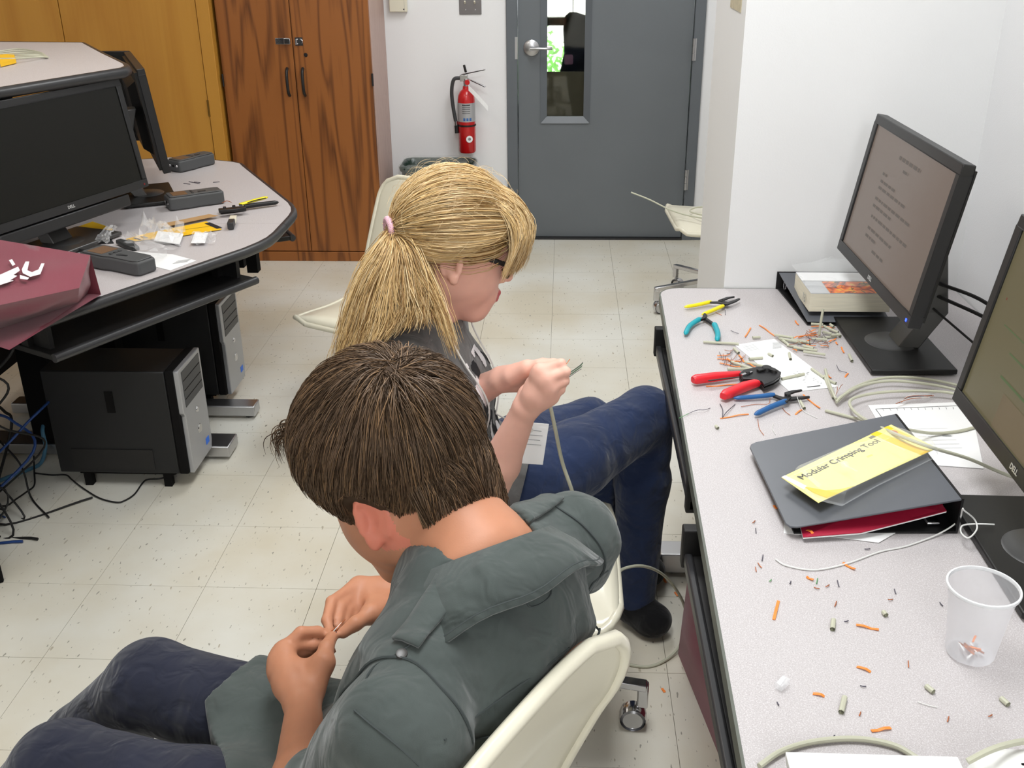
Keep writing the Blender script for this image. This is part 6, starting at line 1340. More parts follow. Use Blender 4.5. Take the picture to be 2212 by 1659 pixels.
# lanyard with badge
def lan(pts, m, r=.0020): return MB().tube(spline(pts, 8), r, 6).build('lanyard', m, GP, smooth=True)
lp1, g1_ = project(ts, spline([gN-gl*.055+ge*.03+uz*.02, gN-gl*.062+ge*.09-uz*.05, gN-gl*.05+ge*.13-uz*.14, gN-gl*.035+ge*.15-uz*.22], 8), .006)
bd = at_y(1152, 958, 1.735)
MB().tube([Vector(q) for q in lp1]+[Vector(v) for v in spline([lp1[-1], lp1[-1]*.5+bd*.5+ge*.01, bd+uz*.03], 6)[1:]], .0018, 6).build('lanyard', 'thread_white', GP, smooth=True)
lp2, _ = project(ts, spline([gN+gl*.055+ge*.03+uz*.02, gN+gl*.05+ge*.10-uz*.05, gN+gl*.03+ge*.15-uz*.13, gN+gl*.01+ge*.17-uz*.19], 8), .010)
MB().tube([Vector(q) for q in lp2]+[Vector(v) for v in spline([lp2[-1], lp2[-1]*.5+bd*.5+ge*.02, bd+uz*.03], 6)[1:]], .0018, 6).build('lanyard', 'thread_white', GP, smooth=True)
u_ = np.array([.86, .42, -.28]); u_ /= np.linalg.norm(u_); w_ = np.array([.25, -.12, -.95]); w_ = w_-u_*(w_@u_); w_ /= np.linalg.norm(w_)
bo = MB(); bo.obox(Vector(bd), u_, np.cross(u_, w_), w_, .055, .0014, .080); bo = bo.build('badge', 'white_paper', GP, bevel=.0005)
b = MB(); nb = np.cross(u_, w_); nb = nb*np.sign(nb@(CAM-bd))
for q in range(4): stroke_c = bd+w_*(-.025+.009*q)+nb*.001; b.obox(Vector(stroke_c), u_, nb, w_, .034 if q % 2 else .026, .0004, .0009)
b.build('badge_print', 'grey_ink', bo)

# ------------------------------------------------------------------ blonde hair
hc = np.array([-.008, 0, .047]); hr = np.array([.104, .082, .096])
def shell_r(D, r=hr): return 1/np.sqrt((D[..., 0]/r[0])**2+(D[..., 1]/r[1])**2+(D[..., 2]/r[2])**2)
def to_world(P, pos, R, sc=1.0): return np.array(pos)+(P*sc)@R.T
T_ = np.array([-.120, -.006, .010]); dT = (T_-hc)/np.linalg.norm(T_-hc)
cap = Prims(); cap.ell(GG(hc), hr+.004, gR, .01); cap.ell(GG((.075, 0, -.045)), (.085, .12, .085), gR, .01, True); cap.ell(GG((.02, 0, -.085)), (.11, .12, .075), gR, .01, True)
for s in (1, -1): cap.ell(GG((-.004, .088*s, -.012)), (.026, .03, .034), gR, .008, True)
F, lo, h = field(cap, gh-.2, gh+.2, .004); P, Q = surface(F, lo, h, 2); np_mesh('hair_base', P, Q, ['hair_blonde_dark'], GP)
def slerp_paths(d0, d1, n):
    om = np.arccos(np.clip((d0*d1).sum(-1), -1, 1))[:, None]; t = np.linspace(0, 1, n)[None, :]; so = np.sin(om)+1e-6
    return (np.sin((1-t)*om)/so)[..., None]*d0[:, None, :]+(np.sin(t*om)/so)[..., None]*d1[:, None, :]
S_, N_ = 9500, 10
# roots: along the front hairline and spread over the scalp
k1 = int(S_*.62); phi = rng.uniform(-1, 1, S_); root = np.zeros((S_, 3))
ang = phi*2.35                                         # 0 = brow centre, +-: round the side to behind the ears
hx = .092*np.cos(ang*.80); hy = np.sign(phi)*np.minimum(.078, .082*np.abs(np.sin(ang*.80))**.8); hz = .085-.055*np.abs(phi)**1.2-.035*np.clip(np.abs(phi)-.55, 0, 1)/.45
root[:, 0] = hx; root[:, 1] = hy; root[:, 2] = hz
low = np.arange(S_) >= k1; nl = low.sum()
th = rng.uniform(0, 6.28, nl); zz_ = rng.uniform(-.35, 1, nl); root[low] = hc+np.stack([np.sqrt(1-zz_**2)*np.cos(th), np.sqrt(1-zz_**2)*np.sin(th), zz_], 1)*hr
bad = (root[:, 0] > .03) & (root[:, 2] < .06) & low; root[bad, 0] *= -1
nape = (root[:, 2] < .0) & (root[:, 0] > -.03); root[nape, 0] -= .06
d0 = root-hc; d0 /= np.linalg.norm(d0, axis=1, keepdims=True)
dirs = slerp_paths(d0, np.broadcast_to(dT, d0.shape).copy(), N_)
t = np.linspace(0, 1, N_)[None, :]; off = (.004+.014*rng.random((S_, 1)))*np.sin(np.pi*np.clip(t*1.05, 0, 1))**.55*(1-.65*t**3)+.002
wob = np.sin(t*7+rng.uniform(0, 6.28, (S_, 1)))*.0012
rad_ = shell_r(dirs)+off+wob; Pl = hc+dirs*rad_[..., None]
end = T_+np.stack([rng.normal(0, .003, S_), rng.normal(0, .010, S_), rng.normal(0, .011, S_)], 1); w = np.clip((t-.78)/.22, 0, 1)**2; Pl = Pl*(1-w[..., None])+end[:, None, :]*w[..., None]
rd_ = np.full((S_, N_), .00052)*(.8+.5*rng.random((S_, 1))); mi = rng.choice(3, S_, p=(.5, .32, .18))
strand_mesh('hair', to_world(Pl, gh, gR), rd_, None, GP, mi, ['hair_blonde', 'hair_blonde_light', 'hair_blonde_dark'])
# fringe falling over the brow
S_, N_ = 5000, 10; y0_ = rng.uniform(-.062, .062, S_); x0_ = .045+rng.normal(0, .016, S_)-.25*np.abs(y0_); z0_ = .047+.096*np.sqrt(np.clip(1-((x0_+.008)/.104)**2-(y0_/.082)**2, .05, 1))
y1_ = y0_*1.22+rng.normal(0, .006, S_)-.010; x1_ = .127-8.0*y1_**2+rng.normal(0, .004, S_); z1_ = rng.normal(.026, .008, S_)-.010*(y1_ < -.05)
x1_ = np.clip(x1_, .080, .138); t = np.linspace(0, 1, N_)[None, :]
A_ = np.stack([x0_, y0_, z0_], 1)[:, None]; D_ = np.stack([x1_, y1_, z1_], 1)[:, None]; B_ = A_+np.stack([np.full(S_, .042), y0_*.12, .018+rng.normal(0, .004, S_)], 1)[:, None]; Cc = D_+np.stack([np.full(S_, .012)+rng.normal(0, .003, S_), 0*y0_, np.full(S_, .062)], 1)[:, None]
tt = t[..., None]; Pl = (1-tt)**3*A_+3*(1-tt)**2*tt*B_+3*(1-tt)*tt**2*Cc+tt**3*D_
Pl[..., 1] += .0015*np.sin(t*6+rng.uniform(0, 6.28, (S_, 1)))
strand_mesh('fringe', to_world(Pl, gh, gR), .00052*(1-.6*t**4)*(.8+.5*rng.random((S_, 1))), None, GP, rng.choice(3, S_, p=(.45, .43, .12)), ['hair_blonde', 'hair_blonde_light', 'hair_blonde_dark'])
# pony tail over the back
Tw = GG(T_)
guides = np.array([[Tw, at_y(838, 520, 1.745), at_y(792, 590, 1.725), at_y(757, 670, 1.705), at_y(735, 735, 1.69), at_y(724, 790, 1.68)],
                   [Tw, at_y(846, 528, 1.735), at_y(810, 605, 1.705), at_y(785, 680, 1.675), at_y(765, 740, 1.655), at_y(748, 785, 1.645)],
                   [Tw, at_y(858, 534, 1.725), at_y(842, 610, 1.690), at_y(828, 680, 1.655), at_y(815, 715, 1.635), at_y(800, 748, 1.622)],
                   [Tw, at_y(872, 536, 1.720), at_y(876, 605, 1.685), at_y(880, 650, 1.655), at_y(872, 680, 1.640), at_y(858, 705, 1.625)],
                   [Tw, at_y(885, 532, 1.720), at_y(905, 585, 1.690), at_y(920, 630, 1.665), at_y(925, 665, 1.645), at_y(922, 692, 1.635)],
                   [Tw, at_y(886, 530, 1.718), at_y(912, 590, 1.688), at_y(938, 650, 1.660), at_y(962, 705, 1.632), at_y(990, 765, 1.612)]])
S_, N_ = 4800, 13; gu = np.array([spline(g_, 4) for g_ in guides]); M_ = gu.shape[1]
gi = np.where(rng.random(S_) < .05, 4.9+.09*rng.random(S_), rng.random(S_)*4.15); i0 = np.floor(gi).astype(int); fr = (gi-i0)[:, None, None]; base = gu[i0]*(1-fr)+gu[i0+1]*fr
cut = 1-.42*rng.random(S_)**1.6; ti = np.linspace(0, 1, N_)[None, :]*cut[:, None]*(M_-1); a = np.clip(np.floor(ti).astype(int), 0, M_-2); f = (ti-a)[..., None]
Pt = np.take_along_axis(base, a[..., None].repeat(3, 2), 1)*(1-f)+np.take_along_axis(base, (a+1)[..., None].repeat(3, 2), 1)*f
t = np.linspace(0, 1, N_)[None, :]; clump = np.floor(gi*7)
off3 = rng.normal(size=(S_, 1, 3))*np.array([.006, .016, .006])*(.35+np.sin(np.pi*np.clip(t, 0, .75))[..., None])
wv = np.sin(t*9+clump[:, None]*1.7+rng.normal(0, .3, (S_, 1)))[..., None]*np.array([.003, .003, .0])*t[..., None]
Pt = Pt+off3*np.clip(t*5, .25, 1)[..., None]+wv+rng.normal(0, .0008, (S_, N_, 3))
strand_mesh('ponytail', Pt, .0006*(1-.7*t**5)*(.8+.5*rng.random((S_, 1))), None, GP, rng.choice(3, S_, p=(.5, .25, .25)), ['hair_blonde', 'hair_blonde_light', 'hair_blonde_dark'])
core = Prims(); [core.chain([gu[i][j] for j in (1, 6, 10, 14, 17)], [.008, .012, .012, .010, .004], .012) for i in range(5)]
F, lo, h = field(core, gu.reshape(-1, 3).min(0)-.03, gu.reshape(-1, 3).max(0)+.03, .004); P, Q = surface(F, lo, h, 2); np_mesh('ponytail_core', P, Q, ['hair_blonde_dark'], GP)
mat('scrunchie_pink', (222, 176, 190), .8, bump=.8, bscale=500, var=.2, vscale=200)
ax_ = gR@np.array([-.9, -.12, -.4]); x_, y_, z_ = axes_of(ax_); Tc = Vector(Tw)+Vector(ax_)*.002
MB().tube([Tc+x_*(.0195*math.cos(a))+y_*(.0195*math.sin(a)) for a in np.linspace(0, 2*math.pi, 29)], .0062, 10, caps=False).build('hair_tie', 'scrunchie_pink', GP, smooth=True, ang=180)
# stray wisps
S_, N_ = 130, 10; d0 = rng.normal(size=(S_, 3)); d0[:, 2] = np.abs(d0[:, 2])*.8+.1; d0 /= np.linalg.norm(d0, axis=1, keepdims=True); t = np.linspace(0, 1, N_)[None, :]
tg = np.cross(d0, rng.normal(size=(S_, 3))); tg /= np.linalg.norm(tg, axis=1, keepdims=True)
Pl = hc+d0[:, None, :]*(shell_r(d0)+.014)[:, None, None]+tg[:, None, :]*(t*.05)[..., None]+d0[:, None, :]*(.012*np.sin(t*2.6+rng.uniform(0, 1, (S_, 1))))[..., None]
strand_mesh('stray_hair', to_world(Pl, gh, gR), np.full((S_, N_), .00022), 'hair_blonde_light', GP)
# the cable in the hands and its fanned wires
tag(cab([at_y(1178, 845, 1.652), at_y(1188, 875, 1.655), at_y(1200, 930, 1.67), on(1215, 1000, .70), on(1240, 1075, .62), on(1264, 1180, .46), on(1300, 1262, .34), on(1346, 1229, .33), on(1395, 1224, .30), on(1440, 1248, .22), on(1475, 1300, .12), on(1483, 1350, .05), on(1465, 1400, .012), on(1430, 1430, .005), on(1390, 1440, .004), on(1335, 1428, .004), on(1290, 1400, .004)], .0036).build('held_cable', 'sheath_grey', None, smooth=True), 'grey cable running from the blonde person\'s hands down to a floor loop', 'cable')
for k in range(7): snip([at_y(1205, 822-k, 1.655), at_y(1228, 815-1.5*k, 1.655), at_y(1246+k, 803-2.2*k, 1.655), at_y(1256+.6*k, 797-2.5*k, 1.655)], ['dark_wire', 'thread_white', 'green_wire'][k % 3], 'fine wire fanned out of the cable in the blonde person\'s fist', .0005, 'fanned wires in the hands')
snip([at_y(1205, 800, 1.66), at_y(1220, 790, 1.66), at_y(1231, 776, 1.66)], 'orange_strip', 'orange wire sticking up between the blonde person\'s fingers', .0006)
# ================================================================== person in the sage shirt (foreground, faces left)
BP = thing('person', 'person with short brown hair and a grey-green button shirt bending over their hands', 'person', (-.27, 1.05, 0))
bs = 1.055; bh = np.array([-.180, 1.058, 1.028]); bR = rot_ypr(*np.radians([147, 29, -6]))
be = np.array([-.899, .437, 0]); bl = np.array([-.437, -.899, 0])
bN = np.array([-.088, .968, .975]); bm = np.array([-.072, .927, .92]); bS = {1: bm+bl*.188, -1: bm-bl*.188}
bW = {1: on(655, 1527, .670), -1: on(862, 1276, .670)}; bE = {1: np.array([-.280, .825, .712]), -1: np.array([-.030, 1.268, .765])}
bpv = np.array([-.225, 1.035, .55])
BG = lambda p: bh+bR@(np.array(p, float)*bs)
bsp = [(bpv-uz*.02, .160, .104), (bpv+uz*.03, .156, .104), (np.array([-.160, .995, .69]), .142, .092), (np.array([-.120, .955, .80]), .155, .102), (bm+be*.01+np.array([0, 0, -.02]), .150, .088), (bN-uz*.03, .085, .064)]
body = Prims(); torso(body, bsp, bl)
for s in (1, -1):
    body.cone(bN-uz*.025+bl*s*.06, bS[s], .050, .052, .03).cone(bS[s], bE[s], .048, .038, .02).cone(bE[s], bE[s]*.62+bW[s]*.38, .038, .0375, .012).cone(bE[s]*.62+bW[s]*.38, bW[s], .0375, .0235, .012)
head_prims(body, bh, bR, bs)
body.cone(BG((-.030, 0, -.03)), bN, .059, .066, .03)
lf = [[on(614, 1400, .690), on(650, 1366, .705), on(686, 1364, .698), on(709, 1372, .690)], [on(600, 1418, .683), on(640, 1393, .690), on(678, 1393, .683), on(701, 1393, .678)], [on(596, 1440, .672), on(637, 1416, .674), on(680, 1406, .668), on(717, 1405, .668)], [on(602, 1462, .660), on(640, 1441, .655), on(676, 1429, .652), on(704, 1421, .652)]]
lt = [on(672, 1490, .672), on(699, 1432, .695), on(705, 1399, .702), on(717, 1376, .695)]
rf_ = [[on(772, 1262, .690), on(716, 1300, .700), on(706, 1340, .695), on(713, 1366, .690)], [on(764, 1280, .684), on(736, 1312, .690), on(729, 1340, .684), on(729, 1357, .680)], [on(764, 1300, .676), on(750, 1322, .680), on(745, 1346, .674), on(743, 1360, .670)], [on(776, 1318, .668), on(764, 1336, .670), on(758, 1352, .664), on(755, 1364, .660)]]
rt_ = [on(838, 1308, .676), on(802, 1326, .694), on(768, 1347, .700), on(741, 1367, .693)]
add_hand(body, bW[1], lf, lt, 1.0); add_hand(body, bW[-1], rf_, rt_, 1.0)
F, lo, h = field(body, (-.50, .68, .50), (.09, 1.44, 1.22), .0034); P, Q = surface(F, lo, h)
C = ((P[Q].mean(1)-bh)@bR)/bs; mi = np.zeros(len(Q), int)
lip = (np.abs(C[:, 1]) < .023) & (C[:, 0] > .094) & (((C[:, 2]+.0530)/.0125)**2+(C[:, 1]/.024)**2 < 1); mi[lip] = 1
ear = (np.abs(C[:, 1]) > .0725) & (np.abs(C[:, 0]+.016) < .030) & (np.abs(C[:, 2]) < .043); mi[ear] = 2
np_mesh('body', P, Q, ['skin_tan', 'lip_pink', 'skin_ear'], BP, mi)
upv = CAM-bh; upv = upv/np.linalg.norm(upv)
nail(BP, lt[3], lt[2], upv+np.array([.35, -.3, 0])); nail(BP, rt_[3], rt_[2], upv+np.array([.2, -.1, 0]))
# shirt
st = Prims(); torso(st, [(p, a+.014, b_+.012) for p, a, b_ in [(bpv-uz*.03, .165, .108)]+bsp[1:5]]+[(bN-uz*.03, .105, .085)], bl, .04)
for s in (1, -1):
    st.cone(bN-uz*.035+bl*s*.05, bS[s]+uz*.002, .056, .060, .035)
    q = bS[s]+(bE[s]-bS[s])*.70; st.cone(bS[s], q, .060, .058, .03); st.cone(q, q+(bE[s]-bS[s])*.3, .060, .062, .02)
bhp = {1: bpv+bl*.085-uz*.035, -1: bpv-bl*.085-uz*.035}; bkn = {1: np.array([-.705, 1.075, .535]), -1: np.array([-.648, 1.262, .535])}; ban = {1: np.array([-1.06, 1.13, .14]), -1: np.array([-1.02, 1.33, .14])}
for s in (1, -1): st.cone(bhp[s]+be*.06, bhp[s]+(bkn[s]-bhp[s])*.72, .088, .088, .04)
st.cone(bpv+be*.05-uz*.05, bpv+be*.34-uz*.03, .09, .078, .04)
st.cone(BG((-.03, 0, -.05)), bN+uz*.022, .064, .066, .006, neg=True)
nz = noise3(13, 6, 20); nz2 = noise3(14, 6, 44); nz3 = noise3(15, 5, 10)
def warp_b(X, Y, Z):
    u = (X-bN[0])*be[0]+(Y-bN[1])*be[1]; v = (X-bN[0])*bl[0]+(Y-bN[1])*bl[1]; low_ = np.clip((.86-Z)/.12, 0, 1); bk_ = np.clip((-u+.0)/.08, 0, 1)
    w = .0075*nz(X, Y, Z*.7)+.003*nz2(X, Y, Z)+.0045*np.maximum(np.sin(52*(v*.75+Z*.8-u*.3)+6*nz3(X, Y, Z)), -.2)*np.clip(nz3(X*2, Y*2, Z*2)*2.5+.3, 0, 1)
    w = w+.0065*bk_*np.clip((.92-Z)/.06, 0, 1)*np.sin(95*v+6*nz3(X, Y, Z)+20*Z)*.8                # gathered over the chair rim
    for s in (1, -1):
        d = np.sqrt((X-bS[s][0]+be[0]*-.03)**2+(Y-bS[s][1]+be[1]*-.03)**2+(Z-bS[s][2]+.06)**2); w = w+.005*np.sin(90*d+3*nz3(X, Y, Z))*np.exp(-((d-.09)/.05)**2)
    return w
F, lo, h = field(st, (-.62, .62, .40), (.12, 1.45, 1.06), .0042, warp=warp_b)
X, Y, Z = [(lo[i]+h*np.arange(F.shape[i])).astype(np.float32).reshape([-1 if j == i else 1 for j in range(3)]) for i in range(3)]
wavy = .006*np.sin((X*.3+Y*.95)*38+1.0); cuts = []
for q0, q1 in ((on(612, 1345, .62), on(462, 1478, .62)), (on(452, 1525, .62), on(478, 1659, .62))):
    dd = (q1-q0)/np.linalg.norm(q1-q0); hn = np.array([dd[1], -dd[0], 0]); hn = hn*np.sign(hn@be); cuts.append((X-q0[0])*hn[0]+(Y-q0[1])*hn[1]+0*Z)
F = np.maximum(F, np.maximum(cuts[0], cuts[1])+wavy)
for s in (1, -1):                                     # short sleeve hems
    ax = (bE[s]-bS[s])/np.linalg.norm(bE[s]-bS[s]); q = bS[s]+(bE[s]-bS[s])*.78; d = (X-q[0])*ax[0]+(Y-q[1])*ax[1]+(Z-q[2])*ax[2]; al = (X-bS[s][0])*ax[0]+(Y-bS[s][1])*ax[1]+(Z-bS[s][2])*ax[2]
    dt = np.sqrt((X-bS[s][0]-ax[0]*al)**2+(Y-bS[s][1]-ax[1]*al)**2+(Z-bS[s][2]-ax[2]*al)**2); out = ((X-bm[0])*bl[0]+(Y-bm[1])*bl[1])*s+0*Z
    F = np.where((dt < .09) & (d > -.01) & (d < .2) & (out > .15), np.maximum(F, d), F)
cf_ = np.array([-.866, .5]); xl = (X+.282)*cf_[0]+(Y-.920)*cf_[1]+0*Z; xline = -.155-(Z-.58)*.372                      # the cloth lies against the chair back
F = np.where(Z < .925+0*xl, np.maximum(F, xline+.014-xl), F)
F = np.maximum(F, .475-Z+0*X+0*Y)
P, Q = surface(F, lo, h, 2); np_mesh('shirt', P, Q, ['shirt_sage'], BP)
# collar: stand and fold-over with points at the front
nax = BG((-.03, 0, -.06))-bN; nax /= np.linalg.norm(nax); nax = nax*.45+uz*.55; nax /= np.linalg.norm(nax)
cf = be-nax*(be@nax); cf /= np.linalg.norm(cf); cl_ = np.cross(nax, cf)
def collar_pt(phi, r, hh): return bN-be*.004+(-cf*math.cos(phi)*r*1.05+cl_*math.sin(phi)*r*1.12)+nax*hh
rows = []
NP = 44
for i in range(NP+1):
    ph = -2.55+5.10*i/NP; fr_ = abs(ph)/2.55; wdt = .042+.030*fr_**2.0; drop = .010+.030*fr_**2; wv_ = .003*math.sin(ph*7)
    rows.append([Vector(collar_pt(ph, r_, h_)) for r_, h_ in ((.074, -.020-drop*.6), (.071, .006-drop*.5), (.072, .024-drop*.4), (.080, .026-drop*.5), (.080+wdt*.5, .010-drop-.012*fr_+wv_), (.080+wdt, -.014-drop*1.5-.02*fr_+wv_))])
MB().sheet(rows).build('collar', 'shirt_sage', BP, smooth=True, solid=.0035, ang=180)
cst = MB().tube([r_[-1]+(r_[-2]-r_[-1])*.12+Vector(nax)*.0022 for r_ in rows], .0011, 6).build('collar_stitching', mat('stitch_dark', (62, 68, 68), .9), BP, smooth=True)
# shoulder loop, yoke seam, armhole seams, placket, pocket and buttons
def sfield(pts): 
    Q_, g_ = project(st, pts, 0.0); d = warp_b(Q_[:, 0], Q_[:, 1], Q_[:, 2]); return Q_-g_*d[:, None], g_
def on_shirt(pts, r, name, m='stitch_dark', lift=.0006, n=10):
    Q_, g_ = sfield(np.array(spline(pts, n))); return MB().tube([Vector(q) for q in Q_+g_*lift], r, 5).build(name, m, BP, smooth=True)
for s in (1, -1):
    on_shirt([bS[s]+be*.075-uz*.08-bl*s*.02, bS[s]+be*.05+uz*.03-bl*s*.022, bS[s]+uz*.065-bl*s*.03, bS[s]-be*.05+uz*.03-bl*s*.022, bS[s]-be*.08-uz*.08-bl*s*.02], .0016, 'armhole_seam')
on_shirt([bS[1]-be*.09-uz*.03, bm-be*.12-uz*.035+bl*.08, bm-be*.13-uz*.04, bm-be*.12-uz*.035-bl*.08, bS[-1]-be*.09-uz*.03], .0014, 'yoke_seam')
def patch(c, u, v, nu, nv, lift, name, thick=.0022):
    rows = []
    for i in range(nv+1): 
        Q_, g_ = sfield(np.array([c+u*(-.5+j/nu)+v*(-.5+i/nv) for j in range(nu+1)])); rows.append([Vector(q) for q in Q_+g_*lift])
    return MB().sheet(rows).build(name, 'shirt_sage', BP, smooth=True, solid=thick, ang=180)
patch((bN+bS[-1])/2-bl*.02+uz*.06, -bl*.095, be*.036, 12, 5, .0045, 'shoulder_loop', .004)
patch((bN+bS[1])/2+bl*.02+uz*.06, bl*.095, be*.036, 12, 5, .0045, 'shoulder_loop', .004)
def hit(x, y):
    d = FW+RT*(x-IMG_W/2)/F_PX-UP*(y-IMG_H/2)/F_PX; d = d/np.linalg.norm(d); k = .55
    for _ in range(90):
        p = CAM+d*k; f = float(st.sample(*[np.array([v]) for v in p])[0]+warp_b(*[np.array([v]) for v in p])[0]); k += max(f, .0004)*.7
        if f < .0006: return CAM+d*k
    return None
mat('button_dark', (58, 56, 54), .35)
for nm, pl in (('shoulder_seam', [(765, 1535), (800, 1565), (850, 1605), (905, 1655)]), ('yoke_seam', [(1295, 1330), (1230, 1400), (1140, 1470), (1040, 1540), (960, 1600)]), ('patch_stitch', [(1130, 1265), (1175, 1240), (1190, 1285), (1145, 1312), (1130, 1265)]), ('front_seam', [(905, 1380), (860, 1412), (800, 1450), (768, 1540)])):
    MB().tube([Vector(q)+Vector((0, 0, .0006)) for q in spline([h_ for h_ in (hit(*p) for p in pl) if h_ is not None], 8)], .0011, 5).build(nm, 'stitch_dark', BP, smooth=True)
q = hit(868, 1413); MB().lathe([(0, .0016), (.0034, .0014), (.0056, .002), (.0062, 0)], Vector(q), Vector((CAM-q)/np.linalg.norm(CAM-q)*.4+np.array([0, 0, .8])), 16).build('button', 'button_dark', BP, smooth=True)
# trousers and shoes
jn = Prims(); jn.seg(bpv-uz*.045, bpv+uz*.0, bl, .150, .095, .145, .092, .04)
for s in (1, -1):
    jn.cone(bhp[s], bhp[s]+(bkn[s]-bhp[s])*.5, .072, .080, .03).cone(bhp[s]+(bkn[s]-bhp[s])*.5, bkn[s], .080, .070, .03).cone(bkn[s], bkn[s]+(ban[s]-bkn[s])*.4, .069, .067, .02).cone(bkn[s]+(ban[s]-bkn[s])*.4, ban[s], .067, .062, .02)
jn.cone(bpv-uz*.06, bpv+be*.24-uz*.06, .06, .055, .04)
n1b = noise3(41, 6, 22)
def warp_t(X, Y, Z):
    w = .005*n1b(X, Y, Z)
    for s in (1, -1):
        d = np.sqrt((X-bkn[s][0])**2+(Y-bkn[s][1])**2+(Z-bkn[s][2])**2); w = w+.0045*np.maximum(np.sin(62*d+7*n1b(X*.6, Y*.6, Z*.6)), -.3)*np.exp(-((d-.09)/.06)**2)*np.clip(nz3(X*1.5, Y*1.5, Z*1.5)*2+.4, 0, 1)
    return w
F, lo, h = field(jn, (-1.16, .85, .04), (-.08, 1.45, .68), .006, warp=warp_t); P, Q = surface(F, lo, h, 2); np_mesh('trousers', P, Q, ['denim_dark'], BP)
for s in (1, -1):
    sh_ = Prims(); a = ban[s]; fd = np.array([-.93, .25, .28]); fd /= np.linalg.norm(fd); a2 = np.array([a[0]-.06, a[1], .075])
    sh_.cone(a, a2, .048, .050, .02).cone(a2-fd*.03, a2+fd*.15, .045, .040, .02).ell(a2+fd*.16, (.05, .048, .036), k=.03).plane((0, 0, .004), (0, 0, -1), .004)
    F, lo, h = field(sh_, a-np.array([.4, .2, .2]), a+np.array([.2, .25, .2]), .005); P, Q = surface(F, lo, h, 2); np_mesh('shoe', P, Q, ['sock_black'], BP)
# ------------------------------------------------------------------ short brown hair
bc = np.array([-.006, 0, .052]); br_ = np.array([.104, .083, .094])
cap = Prims(); cap.ell(BG(bc), (br_+.006)*bs, bR, .01); cap.ell(BG((.080, 0, -.055)), np.array((.085, .12, .085))*bs, bR, .01, True); cap.ell(BG((.01, 0, -.095)), np.array((.12, .12, .070))*bs, bR, .01, True)
for s in (1, -1): cap.ell(BG((-.004, .090*s, -.015)), np.array((.030, .03, .038))*bs, bR, .008, True)
F, lo, h = field(cap, bh-.2, bh+.2, .004); P, Q = surface(F, lo, h, 2); np_mesh('hair_base', P, Q, ['hair_brown_dark'], BP)
wh = np.array([-.66, -.02, .78]); wh /= np.linalg.norm(wh)           # whorl direction
S_, N_ = 14500, 7
d0 = rng.normal(size=(S_*3, 3)); d0 /= np.linalg.norm(d0, axis=1, keepdims=True)
p0 = bc+d0*shell_r(d0, br_)[:, None]
hl = np.where(p0[:, 0] > .02, .062+.35*(p0[:, 0]-.02)-.0, np.where(p0[:, 0] > -.045, .030-.2*(.02-p0[:, 0])*0+.008, -.066+.25*(p0[:, 0]+.045)))      # hairline height
side = (p0[:, 0] > .02) & (np.abs(p0[:, 1]) > .05); hl = np.where(side, .012+.9*(p0[:, 0]-.03), hl)
burn = (p0[:, 0] > .006) & (p0[:, 0] < .034) & (np.abs(p0[:, 1]) > .055); hl = np.where(burn, -.020, hl)
keep = p0[:, 2] > hl; d0 = d0[keep][:S_]; pk = p0[keep][:S_]; ex = wh+rng.normal(0, .16, (700, 3)); ex /= np.linalg.norm(ex, axis=1, keepdims=True); d0 = np.concatenate([d0, ex]); pk = np.concatenate([pk, bc+ex*.09]); S_ = len(d0)
ca = (d0*wh).sum(1); tang = d0*ca[:, None]-wh; tang /= np.linalg.norm(tang, axis=1, keepdims=True)+1e-6       # away from the whorl
sw = np.cross(d0, tang); ang_w = np.arccos(np.clip(ca, -1, 1)); mixs = (.75*np.exp(-ang_w/.45))[:, None]*1.0; tang = tang+sw*mixs; tang /= np.linalg.norm(tang, axis=1, keepdims=True)
tang = tang+np.array([.55, 0, -.1])*np.clip(d0[:, :1]*1.2+.2, 0, 1)*.6+rng.normal(0, .10, (S_, 3))*(1+7*np.exp(-(ang_w/.22)**2))[:, None]; tang -= d0*(tang*d0).sum(1, keepdims=True); tang /= np.linalg.norm(tang, axis=1, keepdims=True)
ln = np.where(d0[:, 2] > .2, .62, .50)*(.75+.4*rng.random(S_)); ln = np.where(d0[:, 2] < -.25, .36*(.7+.5*rng.random(S_)), ln)
t = np.linspace(0, 1, N_)[None, :]; th = ln[:, None]*t
D = d0[:, None, :]*np.cos(th)[..., None]+tang[:, None, :]*np.sin(th)[..., None]
lift = (.004+.016*rng.random((S_, 1))*np.clip(.35+d0[:, 2:3], .25, 1))*np.sin(np.clip(t*1.9, 0, 1.6))+.003
Pl = bc+D*(shell_r(D, br_)+lift)[..., None]
near_nape = (pk[:, 2] < -.005) & (pk[:, 0] < -.02)
Pl[near_nape] -= (D[near_nape]*(t[..., None]*.010))
# keep strands off the ears
for s in (1, -1):
    ec = np.array([-.012, .078*s, -.004]); dv_ = Pl-ec; q = (dv_[..., 0]/.030)**2+(dv_[..., 2]/.040)**2; m_ = (q < 1) & (np.sign(Pl[..., 1]) == s); Pl[..., 2] = np.where(m_, ec[2]+.040*np.sqrt(np.clip(1-(dv_[..., 0]/.030)**2, 0, 1))+.002, Pl[..., 2])
strand_mesh('hair', to_world(Pl, bh, bR, bs), .00066*(1-.7*t**3)*(.75+.5*rng.random((S_, 1))), None, BP, rng.choice(3, S_, p=(.55, .17, .28)), ['hair_brown', 'hair_brown_light', 'hair_brown_dark'])
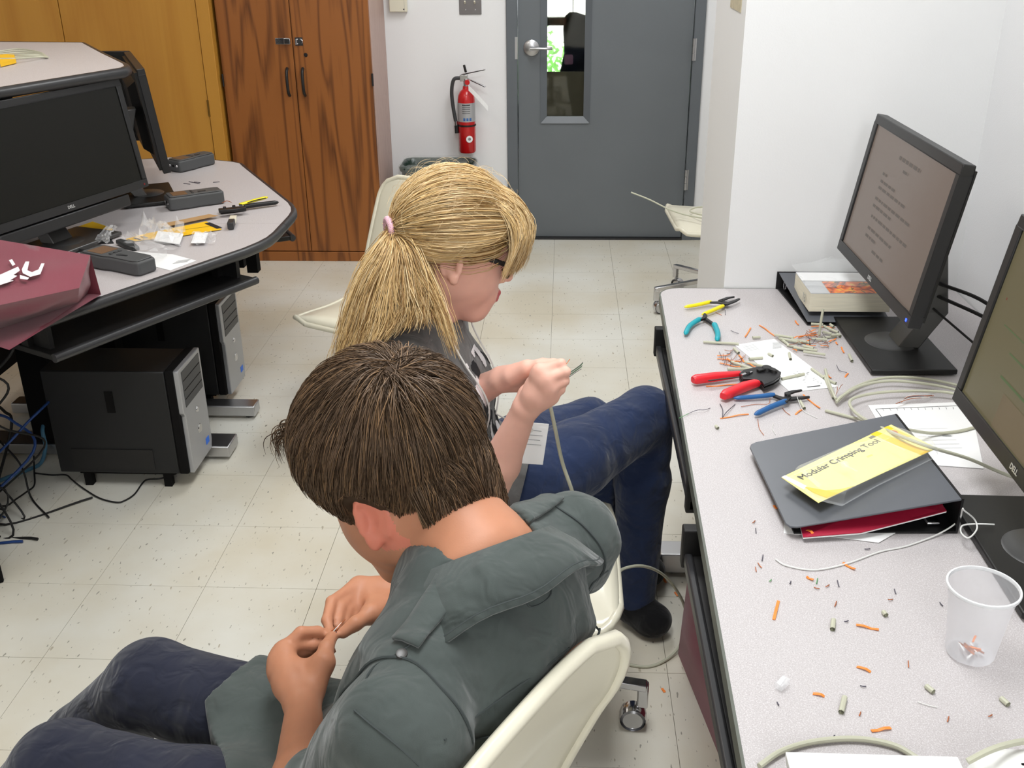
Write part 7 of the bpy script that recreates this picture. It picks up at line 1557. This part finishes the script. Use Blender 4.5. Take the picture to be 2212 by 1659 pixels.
# nape hair reaching down the neck
S_, N_ = 3200, 7; y0_ = rng.uniform(-.066, .066, S_); z0_ = rng.uniform(-.045, .030, S_); z1_ = z0_-.030-.032*rng.random(S_); z1_ = np.maximum(z1_, -.094+.5*np.abs(y0_)+rng.normal(0, .006, S_)); t = np.linspace(0, 1, N_)[None, :]
zz_ = z0_[:, None]*(1-t)+z1_[:, None]*t; yy_ = y0_[:, None]*(1-.10*t)+.004*np.sin(3*t+y0_[:, None]*90); xb = np.interp(zz_, [-.12, -.09, -.06, -.03, 0, .03], [-.070, -.076, -.086, -.097, -.105, -.110])
Pl = np.stack([xb*np.sqrt(np.clip(1-(yy_/.084)**2, .05, 1))-.004-.009*np.sin(np.pi*np.clip(t, 0, .8))*rng.random((S_, 1)), yy_, zz_], -1)
strand_mesh('nape_hair', to_world(Pl, bh, bR, bs), .00066*(1-.8*t**3)*np.ones((S_, 1)), None, BP, rng.choice(3, S_, p=(.5, .1, .4)), ['hair_brown', 'hair_brown_light', 'hair_brown_dark'])
# forelock hanging over the brow
S_, N_ = 450, 8; y0_ = rng.uniform(-.055, .055, S_); A_ = np.stack([.070+rng.normal(0, .01, S_), y0_, .118-3*y0_**2+rng.normal(0, .004, S_)], 1)[:, None]; D_ = A_+np.stack([.024+rng.normal(0, .004, S_), y0_*.2+rng.normal(0, .004, S_), -.020+rng.normal(0, .005, S_)], 1)[:, None]; B_ = (A_+D_)/2+np.array([.018, 0, .020]); t = np.linspace(0, 1, N_)[None, :]; tt = t[..., None]
Pl = (1-tt)**2*A_+2*(1-tt)*tt*B_+tt**2*D_; strand_mesh('forelock', to_world(Pl, bh, bR, bs), .00066*(1-.8*t**3)*np.ones((S_, 1)), None, BP, rng.choice(2, S_), ['hair_brown', 'hair_brown_dark'])
# wires between the fingertips
for k, (x, y, x2, y2, m_) in enumerate(((708, 1372, 730, 1352, 'copper_wire'), (712, 1376, 738, 1345, 'thread_white'), (714, 1382, 727, 1365, 'dark_wire'), (722, 1370, 745, 1338, 'copper_wire'))): snip([on(x, y, .694), on((x+x2)/2-2, (y+y2)/2, .700), on(x2, y2, .700)], m_, 'fine wire pinched between the brown-haired person\'s fingertips', .0007, 'wires pinched in the foreground hands')
